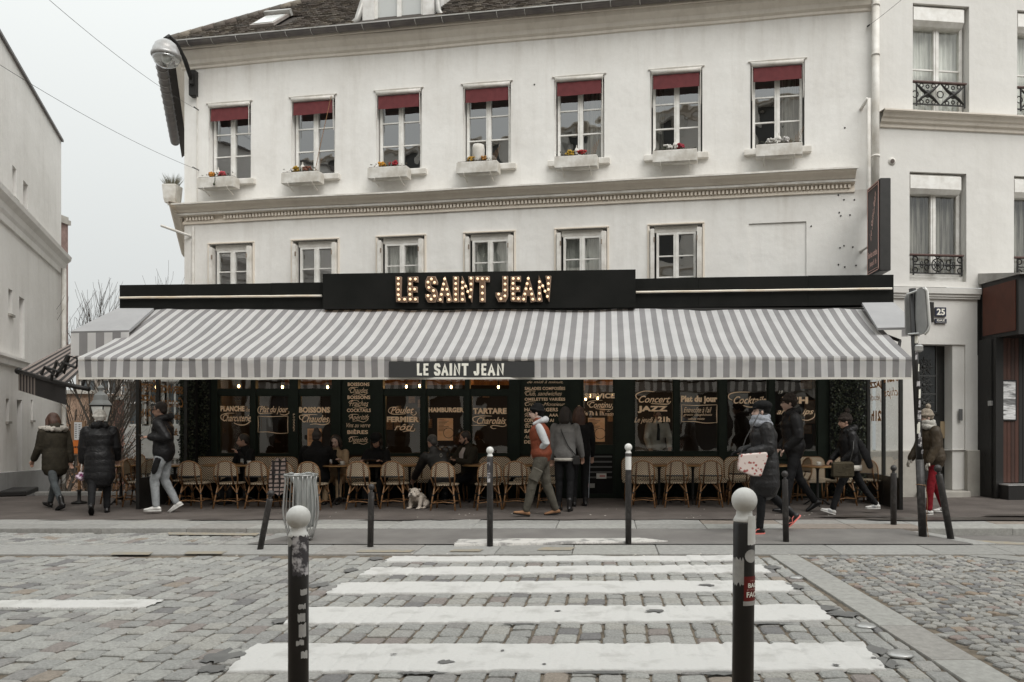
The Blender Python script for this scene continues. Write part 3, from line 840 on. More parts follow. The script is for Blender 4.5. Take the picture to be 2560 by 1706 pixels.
for row in range(34):
    d = -.05 + row*.125
    x = HL + d*math.cos(SL) + .02 + (.08 if row % 2 else 0)
    while x < -.2:
        if not (dorm[0]-.1 < x+.08 < dorm[1]+.1) and not (skyx[0]-.2 < x+.08 < skyx[1]+.05 and .45 < d < 1.35):
            cand.append((x + rt.uniform(-.01,.01), d + rt.uniform(-.012,.012)))
        x += .168
vis = [c for c in cand if c[0] < MF.s(1250)]
vis.sort(key=lambda c: -(abs(c[0])) + c[1]*6)
sel = set(map(id, vis[:300]))
for c in cand:
    Mx = Matrix.Translation(rp(c[0], c[1])) @ RM @ Matrix.Rotation(rt.uniform(-.04,.04), 4, 'Z')
    if id(c) in sel:
        o = bpy.data.objects.new('roof_tile', tile_mesh[rt.randrange(6)]); COL.objects.link(o); o.parent = roof; o.matrix_local = Mx
    else:
        far_mb.add(tile_protos[rt.randrange(6)].v, tile_protos[0].f, Mx)
far_mb.build('roof_tiles_beyond', M['tile'], roof, kind='stuff')
for k in range(16):       # ridge tiles up the hip
    a_ = p0.lerp(hipt, k*.047+.01); b_ = p0.lerp(hipt, (k+1)*.047+.02)
    m_ = MB(); m_.smooth=True; m_.tube([a_+Vector((0,0,.02)), b_+Vector((0,0,.05))], [.10,.085], 10); m_.build('ridge_tile', M['tile'], roof)
# skylight
sk = MB(); 
sk.box(0,.62,0,.85,.05,.11, Matrix.Translation(rp(skyx[0],.5)) @ RM)
sko = sk.build('skylight', pmat('skylight_flashing', (.30,.27,.25), .5, (.2,.17,.15), 6.0), cafe)
sk = MB(); sk.box(.07,.55,.09,.76,.11,.125, Matrix.Translation(rp(skyx[0],.5)) @ RM); sk.build('pane', pmat('bright_skylight_pane', (.62,.64,.63), .2), sko)
sk = MB(); sk.box(-.02,.66,.84,.95,.05,.2, Matrix.Translation(rp(skyx[0],.5)) @ RM); sk.build('flashing', M['zinc_light'], sko)
# dormer
dm = MB(); d0, d1 = dorm; zc = EZ+1.55
wall(dm, d0, d1, EZ-.02, zc, [(d0+.28,d1-.28,EZ+.06,zc-.15)], y=.02, reveal=.12)
dm.quad((d0,.02,EZ-.02),(d0,.02,zc),(d0,2.0,zc),(d0,2.0,EZ+.5)); dm.quad((d1,.02,zc),(d1,.02,EZ-.02),(d1,2.0,EZ+.5),(d1,2.0,zc))
dm.box(d0-.1,d1+.1,-.05,2.2,zc,zc+.08)
dob = dm.build('dormer', pmat('white_dormer_panel', (.72,.71,.69), .6, (.5,.48,.45), 3.0), cafe)
dm = MB(); c_ = (d0+d1)/2
for (a_,b_) in ((d0+.28,d0+.34),(c_-.05,c_+.05),(d1-.34,d1-.28)): dm.box(a_,b_,.07,.12,EZ+.06,zc-.15)
dm.build('window_frame', M['win_white'], dob)
dm = MB(); dm.quad((d0+.28,.13,EZ+.06),(d1-.28,.13,EZ+.06),(d1-.28,.13,zc-.15),(d0+.28,.13,zc-.15)); dm.build('pane', pmat('pale_dormer_pane', (.5,.51,.5), .25), dob)
dm = MB(); dm.smooth = True
dm.tube([(d0-.35,-.1,EZ+.02),(d0-.1,-.04,EZ+.25),(d0-.02,.1,EZ+.75),(d0,.3,EZ+1.2)], .07, 8); dm.build('lead_flashing', M['zinc_light'], dob); dm = MB(); dm.smooth = True; dm.tube([(d1+.3,-.1,EZ+.05),(d1+.12,-.02,EZ+.3),(d1+.02,.1,EZ+.8),(d1,.3,EZ+1.2)], .06, 8)
dm.build('lead_flashing', M['zinc_light'], dob)

# ---------------------------------------------------------------- upper windows
def casement(parent, w, z0, z1, y, rows, mat_fr, glass, curtain, top_z=None, mull=.05, st=.055, cut=None):
    """frame as the window's own mesh, panes and glazing as its children; local x centred"""
    mb = MB(); h = w/2
    mb.bbox(-h,-h+st,y-.035,y+.035,z0,z1,.006); mb.bbox(h-st,h,y-.035,y+.035,z0,z1,.006)
    mb.bbox(-h+st,h-st,y-.035,y+.035,z0,z0+st,.006); mb.bbox(-h+st,h-st,y-.035,y+.035,z1-st,z1,.006)
    mb.bbox(-mull-.005,mull+.005,y-.05,y+.03,z0+st,z1-st,.008)
    mb.bbox(-.012,.012,y-.062,y-.045,z0+st,z1-st,.003)
    zs = [z0+st + (z1-z0-2*st)*k/rows for k in range(rows+1)]
    for k in range(1, rows):
        for s_ in (-1, 1):
            a_, b_ = sorted((s_*(mull+.005), s_*(h-st))); mb.box(a_, b_, y-.022, y+.02, zs[k]-.014, zs[k]+.014)
    return mb, zs, (mull+.005, h-st)
def make_upper():
    root = bpy.data.objects.new('window', None); COL.objects.link(root); root.parent = cafe; KIDS.setdefault(cafe.name, []).append(root)
    mb, zs, (a, b) = casement(root, 1.02, WZ0+.02, WZ1-.10, .17, 3, M['win_white'], None, None)
    mb.build('window_frame', M['win_white'], root)
    for k in range(3):
        for s_ in (-1, 1):
            x0, x1 = sorted((s_*a, s_*b)); p = MB(); p.quad((x0,.17,zs[k]+.012),(x1,.17,zs[k]+.012),(x1,.17,zs[k+1]-.012),(x0,.17,zs[k+1]-.012)); p.build('pane', M['glass_up'], root)
    mb = MB(); mb.smooth = True
    mb.tube([(-.53,-.01,WZ1-.05),(.53,-.01,WZ1-.05)], .045, 10); 
    mb.smooth=False; mb.box(-.55,.55,-.03,.0,WZ1-.012,WZ1+.01)
    for s_ in (-1,1): mb.tube([(s_*.515,-.03,WZ1-.1),(s_*.52,-.035,WZ1-.6),(s_*.515,-.02,WZ1-.8)], .008, 5)
    mb.build('blind_roller', M['white_trim'], root)
    mb = MB(); nx = 12
    for i in range(nx):
        for j in range(3):
            def q(i_, j_):
                x = -.49 + .98*i_/nx; z = WZ1-.11-.30*j_/3
                return (x, .0 + .005*math.sin(i_*1.9+j_) - .02*j_/3, z - (.004*math.sin(i_*.5) if j_ == 3 else 0))
            mb.quad(q(i,j+1), q(i+1,j+1), q(i+1,j), q(i,j))
    mb.smooth = True; mb.build('red_blind', M['red_cloth'], root, smooth=True)
    mb = MB(); mb.bbox(-.68,.68,-.10,.10,WZ0-.14,WZ0-.005,.012); mb.build('sill', M['white_trim'], root); mb = MB()
    mb.bbox(-.60,.60,-.035,.0,WZ1+.005,WZ1+.035,.008)
    mb.build('window_head', M['white_trim'], root)
    return root
u0 = make_upper(); cs = [(a+b)/2 for a,b,_,_ in ups]; u0.location = (cs[0],0,0)
curtains_up = []
for c in cs[1:]:
    o = dup(u0, cafe); o.location = (c,0,0)
mb = MB()
# hanging curtains inside some panes
for k in (4, 5, 6):
    cx = cs[k]
    cm = MB(); pr = [(-.5,.0),(-.25,.0)] if k == 5 else [(.12,.0),(.48,.0)]
    x0, x1 = (cx-.5, cx-.3) if k == 5 else (cx+.1, cx+.48)
    n = 14
    for i in range(n):
        a_ = x0+(x1-x0)*i/n; b_ = x0+(x1-x0)*(i+1)/n
        cm.quad((a_,.32+.02*math.sin(i*1.7),WZ0),(b_,.32+.02*math.sin((i+1)*1.7),WZ0),(b_,.32+.02*math.sin((i+1)*1.7),WZ1),(a_,.32+.02*math.sin(i*1.7),WZ1))
    cm.build('curtain', M['curtain_dark'], cafe, smooth=True)
# lower windows with folded shutters
def make_lower(curt=True):
    root = bpy.data.objects.new('window', None); COL.objects.link(root); root.parent = cafe; KIDS.setdefault(cafe.name, []).append(root)
    z0, z1 = 4.17, 5.62
    mb, zs, (a, b) = casement(root, .84, z0, z1, .10, 3, M['win_white'], None, None, st=.05)
    mb.build('window_frame', M['win_white'], root)
    for k in range(3):
        for s_ in (-1, 1):
            x0, x1 = sorted((s_*a, s_*b)); p = MB(); p.quad((x0,.10,zs[k]+.012),(x1,.10,zs[k]+.012),(x1,.10,zs[k+1]-.012),(x0,.10,zs[k+1]-.012)); p.build('pane', M['glass_up'], root)
    for s_ in (-1, 1):
        mb = MB()
        for q in range(2):
            x0 = s_*(.55-q*.045); x1 = s_*(.52-q*.045)
            a_, b_ = sorted((x0,x1)); mb.bbox(a_, b_, -.06+.01*q, .09, 4.17, 5.68, .006)
        x0, x1 = sorted((s_*.53, s_*.45)); mb.bbox(x0,x1,-.085,-.06,4.17,5.68,.006)
        sh = mb.build('shutter', M['white_trim'], root)
        mb = MB()
        for zz in (4.5, 5.45): mb.box(min(s_*.44,s_*.46), max(s_*.44,s_*.46), -.1, -.07, zz-.05, zz+.05)
        mb.build('hinge', pmat('rusty_hinge', (.22,.17,.13), .6), sh)
    mb = MB(); mb.bbox(-.46,.46,.07,.24,5.62,5.76,.008); mb.build('head_rail', M['white_trim'], root)
    mb = MB()
    for s_ in (-1,1): mb.bbox(s_*.585-.02,s_*.585+.02,-.02,.0,4.2,5.77,.005)
    mb.bbox(-.605,.605,-.03,.0,5.765,5.80,.006); mb.build('window_surround', M['trim'], root)
    cm = MB(); n = 24
    for i in range(n):
        a_ = -.38+.76*i/n; b_ = -.38+.76*(i+1)/n
        cm.quad((a_,.26+.015*math.sin(i*1.9),z0),(b_,.26+.015*math.sin((i+1)*1.9),z0),(b_,.26+.015*math.sin((i+1)*1.9),z1),(a_,.26+.015*math.sin(i*1.9),z1))
    cm.build('curtain', M['curtain'], root, smooth=True)
    return root
l0 = make_lower(); cl_ = [(a+b)/2 for a,b,_,_ in los]; l0.location = (cl_[0],0,0)
for k, c in enumerate(cl_[1:]):
    o = dup(l0, cafe); o.location = (c,0,0)
# no curtain in the first, second and last lower windows
for ch in list(bpy.data.objects):
    if ch.name.startswith('curtain') and ch.parent and ch.parent.name.startswith('window'):
        px = ch.parent.location.x
        if min(abs(px-cl_[0]), abs(px-cl_[1]), abs(px-cl_[5])) < .01: bpy.data.objects.remove(ch)
# downpipes, brackets, fixings
mb = MB(); mb.smooth = True; xd = MF.s(2187)
mb.tube([(xd,-.10,10.3),(xd,-.10,6.0)], .075, 12)
for z in (10.0, 9.0, 6.95): mb.tube([(xd,-.10,z-.02),(xd,-.10,z+.02)], .088, 12)
mb.build('downpipe', M['white_trim'], cafe)
mb = MB(); mb.smooth = True; xv = MF.s(2167)
mb.tube([(xv-.12,0,7.95),(xv-.02,-.22,8.08),(xv,-.30,8.05),(xv,-.30,5.1),(xv-.12,0,5.05)], .032, 8)
mb.build('awning_support_rod', M['white_trim'], cafe)
mb = MB()
for (u,v) in ((2112,320),(2098,532),(2102,540),(2125,538),(2096,488),(2110,500),(2136,500),(2028,566),(2100,620),(2110,615),(2132,618),(2096,662),(2112,668),(2140,664),(1336,212)):
    s_ = MF.s(u); z = MF.z(u,v); mb.ell((s_,-.005,z),(.018,.012,.018),6,4)
mb.build('wall_fixing', M['iron'], cafe, kind='stuff')
mb = MB(); s_ = MF.s(495)
mb.tube([(s_,-.03,9.6),(s_,-.03,6.75)], .012, 5)
s2 = MF.s(485); mb.tube([(s2,-.03,6.2),(s2,-.03,3.6)], .03, 6); mb.tube([(MF.s(455)-.12,-.55,6.12),(MF.s(478),-.02,5.98)], .03, 6)
mb.build('wall_cable', M['white_trim'], cafe)

# flower boxes: each a thing hanging on its sill
def Wl(x, y, z):   # cafe-local to world
    c, s_ = math.cos(R(-10)), math.sin(R(-10)); return Vector((5.44 + x*c - y*s_, 16.2 + x*s_ + y*c, z))
fc = [('orange and pink',(.55,.22,.02),(.55,.08,.10)),('yellow and brown',(.5,.30,.03),(.20,.08,.05)),('orange and dark red',(.6,.28,.02),(.35,.02,.03)),('yellow-orange',(.5,.28,.03),(.38,.18,.04)),
      ('yellow and red',(.55,.35,.04),(.42,.03,.03)),('white and red',(.7,.68,.64),(.35,.03,.05)),('white',(.72,.70,.66),(.62,.6,.58))]
M['leaf_dk'] = random_colour(pmat('dry_leaf', .1, .8), [(0,(.05,.055,.03)),(.4,(.08,.06,.035)),(.7,(.035,.045,.025)),(.9,(.12,.09,.05))], .3, 30)
M['planter'] = pmat('white_planter', (.66,.645,.61), .7, (.45,.42,.37), 4.0, .2, 40)
fr_ = random.Random(9)
extra = ['leftmost upper window, trailing stem','second upper window, long leaning twig','third upper window','fourth upper window, a round white pot in it','fifth upper window','sixth upper window','rightmost upper window, dark foliage beside the blooms']
for k, c in enumerate(cs):
    off = -.10 if k < 4 else (0.0 if k < 6 else .02)
    p = Wl(c+off, -.27, WZ0-.28)
    f = thing('flower_box', 'white box with %s blooms at the %s' % (fc[k][0], extra[k]), 'flower box', p, R(-10), 'white flower boxes under the upper windows')
    mb = MB(); mb.bbox(-.46,.46,-.12,.12,0,.25,.012); mb.build('planter', M['planter'], f)
    mb = MB(); mb.box(-.44,.44,-.10,.10,.25,.262); mb.build('soil', pmat('dry_soil', (.05,.04,.03), .95) if k == 0 else bpy.data.materials['dry_soil'], f)
    mb = MB()
    for s_ in (-.3,.3): mb.tube([(s_,.12,-.12),(s_,-.1,-.03),(s_,-.13,.02)], .012, 5)
    mb.build('bracket', M['white_trim'], f)
    mb = MB()
    for q in range(80):
        x = fr_.gauss(0,.2); x = max(-.42,min(.42,x)); y = fr_.uniform(-.09,.09); z = .26+fr_.uniform(0,.09)
        d = Vector((fr_.uniform(-1,1),fr_.uniform(-1,1),fr_.uniform(0,1))).normalized()*.035; e = d.orthogonal().normalized()*.015
        b0 = Vector((x,y,z)); mb.add([b0-e, b0+e, b0+d], [(0,1,2)])
    mb.build('foliage', M['leaf_dk'], f, kind='stuff')
    for cn, (cc, x0) in enumerate(((fc[k][1],-.15),(fc[k][2],.12))):
        mb = MB(); mt = pmat('petal_%s'%('ab'[cn]), cc, .7, [v_*.6 for v_ in cc], 20.0)
        for q in range(26):
            an = fr_.uniform(0,6.28); rr_ = fr_.uniform(0,.085); mb.ell((x0+rr_*math.cos(an)*1.2, -.03+rr_*math.sin(an)*.6, .30+fr_.uniform(0,.08)), fr_.uniform(.018,.03), 6, 4)
        mb.build('bloom', mt, f)
    if k == 3:
        mb = MB(); mb.smooth=True; mb.lathe([(.09,0),(.125,.05),(.135,.3),(.12,.40),(.02,.42)], 16, c=(-.02,.06,.26)); mb.build('white_pot', M['planter'], f)
    if k in (0,1,4,5,6):
        mb = MB(); mb.box(-.02,.03,-.03,.03,.3,.36); mb.lathe([(.045,0),(.05,.03),(.03,.07),(.01,.09)], 8, c=(0,0,.36)); mb.tube([(0,0,.45),(0,0,.50)], .012,5); mb.build('tiny_lantern', M['planter'], f)
    if k in (1,4,6,3):
        mb = MB()
        for q in range(4): mb.tube([(.32+.02*q,0,.25),(.34+.05*q,-.01,.45+.05*q)], .003, 4)
        mb.build('dry_stalk', M['rattan'], f)
    if k == 1: mb = MB(); mb.tube([(.34,-.05,.28),(.50,-.12,.8),(.78,-.14,1.9)], .007, 5); mb.build('long_twig', M['rattan'], f)
    if k == 0:
        mb = MB(); mb.tube([(.0,-.12,.25),(.02,-.15,.15),(-.01,-.15,.08)], .008, 5); mb.ell((0,-.15,.07),.03,6,4); mb.build('trailing_stem', M['leaf_dk'], f)
# potted grass on the side ledge
p = at(431, 510, 19.2); pt = thing('potted_grass', 'tuft of grey grass in a white pot on the cornice at the building corner', 'potted plant', p)
mb = MB(); mb.lathe([(.17,0),(.2,.1),(.23,.42),(.21,.44)], 4, M=Matrix.Rotation(R(45),4,'Z')); mb.build('pot', M['planter'], pt)
mb = MB()
for q in range(140):
    an = fr_.uniform(0,6.28); r0 = fr_.uniform(0,.14); tip = Vector((math.cos(an)*(r0+.18), math.sin(an)*(r0+.1), .44+fr_.uniform(.1,.3))); b0 = Vector((math.cos(an)*r0, math.sin(an)*r0, .42))
    s_ = Vector((.008,0,0)); mb.add([b0-s_, b0+s_, tip], [(0,1,2)])
mb.build('grass_tuft', pmat('dry_grass', (.16,.15,.11), .9), pt, kind='stuff')

# street lamp on the corner
p = Wl(MF.s(488), 0, 9.25); lamp = thing('street_lamp', 'large round glass street lamp on a bracket at the corner of the white building', 'street lamp', p)
mb = MB(); mb.bbox(-.08,.08,-.14,.02,0,.62,.02); mb.bbox(-.05,.05,-.2,-.12,.25,.5,.01); mb.build('wall_plate', M['iron'], lamp)
mb = MB(); mb.smooth=True; mb.tube([(0,-.15,.35),(-.06,-.35,.75),(-.14,-.6,1.04),(-.20,-.78,1.10),(-.22,-.85,1.0)], [.05,.05,.045,.04,.05], 8); mb.build('arm', M['iron'], lamp)
mb = MB(); mb.smooth=True
mb.lathe([(.02,.36),(.10,.345),(.21,.26),(.27,.14),(.29,.05),(.305,.04),(.315,0),(.305,-.04),(.29,-.04)], 28, c=(-.22,-.85,.62)); mb.build('hood', pmat('silvery_lamp_hood', (.42,.42,.42), .35, (.3,.29,.28), 6.0, metal=.3), lamp)
mb = MB(); mb.smooth=True
mb.lathe([(.29,-.03),(.28,-.10),(.23,-.19),(.13,-.25),(.02,-.27)], 28, c=(-.22,-.85,.62)); mb.build('glass_bowl', glass_mat('lamp_bowl_glass', .2, (.9,.92,.92), .1), lamp)
mb = MB(); mb.smooth=True; mb.ell((-.22,-.85,.54),(.09,.09,.11),12,8); mb.build('bulb', pmat('frosted_bulb', (.75,.75,.72), .5), lamp)
# wires across the street
def wire(lab, a, b, sag, hard):
    o = thing('overhead_wire', lab, 'wire', a, 0, 'wires crossing the sky')
    d = b-a; mb = MB(); mb.tube([Vector((0,0,0)) + d*(i/16) - Vector((0,0,sag*4*(i/16)*(1-i/16))) for i in range(17)], .0038, 5); mb.build('cable', M['iron'], o)
    mb = MB()
    for i in range(5): q = d*(i*.010+.003); mb.ell(q, .016, 6, 4)
    mb.build('insulator', M['iron'], o)
wire('upper wire running from the top of the sky to the white building corner', Wl(MF.s(498),-.02,MF.z(498,277)), at(100,-20,12), .12, 0)
wire('thin lower wire running from the left wall to the white building corner', Wl(MF.s(499),-.02,MF.z(499,427)), at(-20,150,12.5), .12, 0)
wire('short wire at top right, tied beside the downpipe', Wl(MF.s(2168),-.02,MF.z(2168,68)), at(2300,-40,14.5), .02, 0)
# ================================================================ terrace front
AX0, AX1, ATY, AFY, ATZ, AFZ, AVZ = -8.46, 4.93, 15.0, 12.8, 3.70, 2.60, 2.28
SP = .1048
awn = thing('awning', 'wide grey and white striped awning over the cafe terrace', 'awning', (0,ATY,0))
mb = MB(); nst = int(round((AX1-AX0)/SP)); SPX = (AX1-AX0)/nst
prof = []      # slope then front roll
for k in range(9):
    t = k/8; sag = -.05*math.sin(math.pi*t)
    prof.append((ATY+(AFY+.05-ATY)*t, ATZ+(AFZ+.045-ATZ)*t+sag))
for k in range(1, 8):
    an = R(60) - R(25)*k*1.15; prof.append((AFY+.03+ -.05*math.cos(R(60-28*k)), AFZ-.005+.055*math.sin(R(60-28*k))))
rw = random.Random(2)
def awn_off(x, t): return .035*noise.noise(Vector((x*.8, t*2.2, 0))) + .010*noise.noise(Vector((x*3.1, t*4, 5))) + .005*math.sin(x*9)
for i in range(nst):
    x0 = AX0+i*SPX; x1 = x0+SPX; mb.mi = i % 2
    for k in range(len(prof)-1):
        t0, t1 = k/8, (k+1)/8
        mb.quad((x0,prof[k+1][0],prof[k+1][1]+awn_off(x0,t1)),(x1,prof[k+1][0],prof[k+1][1]+awn_off(x1,t1)),(x1,prof[k][0],prof[k][1]+awn_off(x1,t0)),(x0,prof[k][0],prof[k][1]+awn_off(x0,t0)))
mb.build('canopy', [M['str_a'], M['str_b']], awn, world=True, smooth=True)
PA, PB = (974-PX)/FPX*AFY, (1337-PX)/FPX*AFY
def vy(x, z): return AFY-.02 - (.022*math.sin(x*2.3)+.018*math.sin(x*7.1+1)+.03*noise.noise(Vector((x*2,0,3))))*(AFZ-z)/.33
for half in (0, 1):
    mb = MB()
    for i in range(nst):
        x0 = AX0+i*SPX; x1 = x0+SPX; mb.mi = i % 2
        if (x0 > PA-.02) if half == 0 else (x1 < PB+.02): continue
        for (za, zb) in ((AFZ-.04, AFZ-.15),(AFZ-.15, AVZ+.02)):
            mb.quad((x0,vy(x0,zb),zb),(x1,vy(x1,zb),zb),(x1,vy(x1,za),za),(x0,vy(x0,za),za))
    mb.build('valance', [M['str_a'], M['str_b']], awn, world=True, smooth=True)
mb = MB()
for i in range(60):
    x0 = AX0+(AX1-AX0)*i/60; x1 = AX0+(AX1-AX0)*(i+1)/60
    w0, w1 = [.012*noise.noise(Vector((q*1.7,1,1))) for q in (x0,x1)]
    mb.quad((x0,vy(x0,AVZ)-.002,AVZ-.012+w0),(x1,vy(x1,AVZ)-.002,AVZ-.012+w1),(x1,vy(x1,AVZ)-.002,AVZ+.022),(x0,vy(x0,AVZ)-.002,AVZ+.022))
mb.build('valance_hem', M['hem'], awn, world=True, smooth=True)
mb = MB(); mb.quad((PA,AFY-.035,AVZ+.02),(PB,AFY-.035,AVZ+.02),(PB,AFY-.035,AFZ-.045),(PA,AFY-.035,AFZ-.045))
mb.build('name_panel', M['valance_black'], awn, world=True)
mb = MB(); mb.box(AX0,AX1,AFY+.0,AFY+.06,AFZ-.07,AFZ-.03); mb.build('front_bar', M['iron'], awn, world=True)
mb = MB()
for x in (-7.6,-4.9,-2.2,.6,3.2,4.6):
    mb.tube([(x,ATY-.1,3.45),(x+.55,ATY-1.1,3.0),(x+.1,AFY+.05,AFZ-.06)], .03, 6)
mb.build('folding_arms', M['iron'], awn, world=True)
# plain grey corner covers with their striped ends
def cover(lab, q, side):
    o = thing('awning_cover', lab, 'awning', (q[0].x, q[0].y, 0), 0, 'grey canvas corner covers')
    mb = MB(); mb.add(q + [p+Vector((0,.02,-.04)) for p in q], [(3,2,1,0),(4,5,6,7),(0,1,5,4),(1,2,6,5),(2,3,7,6),(3,0,4,7)])
    mb.build('canvas_top', M['awn_grey'], o, world=True)
    a, b = q[3], q[2]      # lower edge left, right
    mb = MB(); n = 7
    for i in range(n):
        mb.mi = (i+side) % 2; p = a.lerp(b, i/n); r = a.lerp(b, (i+1)/n); dz = .42 if side == 0 else .16
        if side and i < 4: continue
        mb.quad(p-Vector((0,-.01,dz)), r-Vector((0,-.01,dz)), r-Vector((0,-.01,.03)), p-Vector((0,-.01,.03)))
    mb.build('striped_end', [M['str_a'], M['str_b']], o, world=True)
cover('plain grey canvas cover at the left end of the striped awning', [at(293,771,14.9), at(384,771,14.9), at(322,826,13.75), at(176,829,13.75)], 0)
cover('plain grey canvas cover at the right end of the striped awning', [at(2155,757,14.9), at(2234,756,14.9), at(2300,818,13.8), at(2194,820,13.8)], 1)

# block letters as strokes --------------------------------------
GL = {
 'L': (.78,[[(0,1),(0,0),(1,0)]]), 'E': (.78,[[(1,1),(0,1),(0,0),(1,0)],[(0,.5),(.85,.5)]]),
 'S': (.85,[[(1,.74),(1,.86),(.8,1),(.2,1),(0,.86),(0,.68),(.15,.56),(.85,.42),(1,.30),(1,.14),(.8,0),(.2,0),(0,.14),(0,.26)]]),
 'A': (1.0,[[(0,0),(.5,1),(1,0)],[(.2,.3),(.8,.3)]]), 'I': (.0,[[(.5,1),(.5,0)]]),
 'N': (1.0,[[(0,0),(0,1),(1,0),(1,1)]]), 'T': (1.0,[[(0,1),(1,1)],[(.5,1),(.5,0)]]),
 'J': (.8,[[(1,1),(1,.16),(.8,0),(.2,0),(0,.16),(0,.32)]])}
def stroke_poly(mb, pts, wdt, y0, y1):
    """closed slab round a polyline in x,z"""
    pts = [Vector(p) for p in pts]; l = []; r = []
    for i, p in enumerate(pts):
        d0 = (p-pts[i-1]).normalized() if i else None; d1 = (pts[i+1]-p).normalized() if i < len(pts)-1 else None
        d0 = d0 or d1; d1 = d1 or d0; m = (d0+d1); 
        m = m.normalized() if m.length > .3 else d1
        n = Vector((-m.y, m.x)); k = min(1.0/max(.45, abs(n.dot(Vector((-d1.y,d1.x))))), 1.12 if len(pts) < 7 else 1.3)
        ext = Vector((0,0))
        if i == 0: ext = -d1*wdt*.0
        l.append(p+n*wdt*k+ext); r.append(p-n*wdt*k+ext)
    vs = [(p.x,y0,p.y) for p in l] + [(p.x,y0,p.y) for p in r] + [(p.x,y1,p.y) for p in l] + [(p.x,y1,p.y) for p in r]
    n = len(pts); fs = []
    for i in range(n-1):
        fs += [(i,n+i,n+i+1,i+1),(2*n+i,2*n+i+1,3*n+i+1,3*n+i),(i,i+1,2*n+i+1,2*n+i),(n+i,3*n+i,3*n+i+1,n+i+1)]
    fs += [(0,2*n,3*n,n),(n-1,2*n-1,4*n-1,3*n-1)]
    mb.add(vs, fs)
def letter(ch, x0, x1, z0, z1, y0, y1, mbx, wf=.5, dots=0.0):
    """fills the box; stroke half-width wdt inset so outer edges meet the box"""
    h = z1-z0; wd = wf*h*.115
    out = []
    jog = 0
    for s_ in GL[ch][1]:
        pts = []
        for (a, b) in s_:
            x = x0+wd + a*(x1-x0-2*wd) if ch != 'I' else (x0+x1)/2
            pts.append((x, z0+wd + b*(h-2*wd)))
        # let open ends reach the box edge
        for e, f in ((0,1),(-1,-2)):
            p, q = Vector(pts[e]), Vector(pts[f]); d = (p-q).normalized()
            if (ch, ) and not (ch == 'S' or (ch=='J' and e==-1)): pts[e] = tuple(p + d*wd*(.98 if not (ch in 'AT' and s_ is GL[ch][1][-1] and (e==0 or ch=='A')) else 0))
        stroke_poly(mbx, pts, wd, y0-.0006*jog, y1+.0006*jog); jog += 1
        if dots:
            tot = sum((Vector(pts[i+1])-Vector(pts[i])).length for i in range(len(pts)-1)); nd = max(2, int(round((tot-1.3*wd)/dots))+1)
            for k in range(nd):
                t = wd*.75 + (tot-1.5*wd)*k/(nd-1); acc = 0
                for i in range(len(pts)-1):
                    sg = (Vector(pts[i+1])-Vector(pts[i])); 
                    if acc+sg.length >= t-1e-6: q = Vector(pts[i])+sg.normalized()*(t-acc); break
                    acc += sg.length
                if all((q-o_).length > dots*.62 for o_ in out): out.append(q)
    return out
# fascia ----------------------------------------------------------
sgn = thing('cafe_sign', 'long black fascia sign with LE SAINT JEAN in bulb-lit letters above the awning', 'sign', (0,15,0))
def fascia(mbx, u0_, u1_, vt0, vt1, vb0, vb1, yf, d=.3):
    a, b, c, e = at(u0_,vb0,yf), at(u1_,vb1,yf), at(u1_,vt1,yf), at(u0_,vt0,yf)
    q = [a,b,c,e]; mbx.add(q + [p+Vector((0,d,0)) for p in q], [(0,1,2,3),(7,6,5,4),(4,5,1,0),(5,6,2,1),(6,7,3,2),(7,4,0,3)])
fu = [299,440,700,806]
mb = MB(); fascia(mb, 299, 470, 713, 711, 772, 772, 15.0); mb.build('fascia_board', M['sign_black'], sgn, world=True)
mb = MB(); fascia(mb, 470.5, 678, 711.5, 708.5, 772, 771, 15.0); mb.build('fascia_board', M['sign_black'], sgn, world=True)
mb = MB(); fascia(mb, 678.5, 830, 708, 706, 771, 771, 15.0); mb.build('fascia_board', M['sign_black'], sgn, world=True)
mb = MB(); fascia(mb, 1560, 1746, 698, 694, 770, 768, 15.0); mb.build('fascia_board', M['sign_black'], sgn, world=True)
mb = MB(); fascia(mb, 1746.5, 2020, 694, 690, 768, 765, 15.0); mb.build('fascia_board', M['sign_black'], sgn, world=True)
mb = MB(); fascia(mb, 2020.5, 2234, 689.5, 687, 765, 762, 15.0); mb.build('fascia_board', M['sign_black'], sgn, world=True)
mb = MB(); fascia(mb, 807, 1589, 685, 674, 773, 769, 14.85, .14); mb.build('name_board', M['sign_black'], sgn, world=True)
mb = MB(); mb.box(-9.14,5.44,15.01,15.3,3.66,3.735); mb.build('lower_ledge', M['black'], sgn, world=True)
mb = MB()
for (ua,ub,va,vb) in ((299,805,745,740),(1590,2230,731,722)):
    p, q = at(ua,va,14.95), at(ub,vb,14.95); mb.tube([p.lerp(q,i/8)+Vector((0,0,.003*(i%2))) for i in range(9)], .022, 6)
    mb.build('light_tube', pmat('white_light_tube', (.72,.68,.6), .5, (.6,.5,.38), 3.0), sgn, world=True); mb = MB()
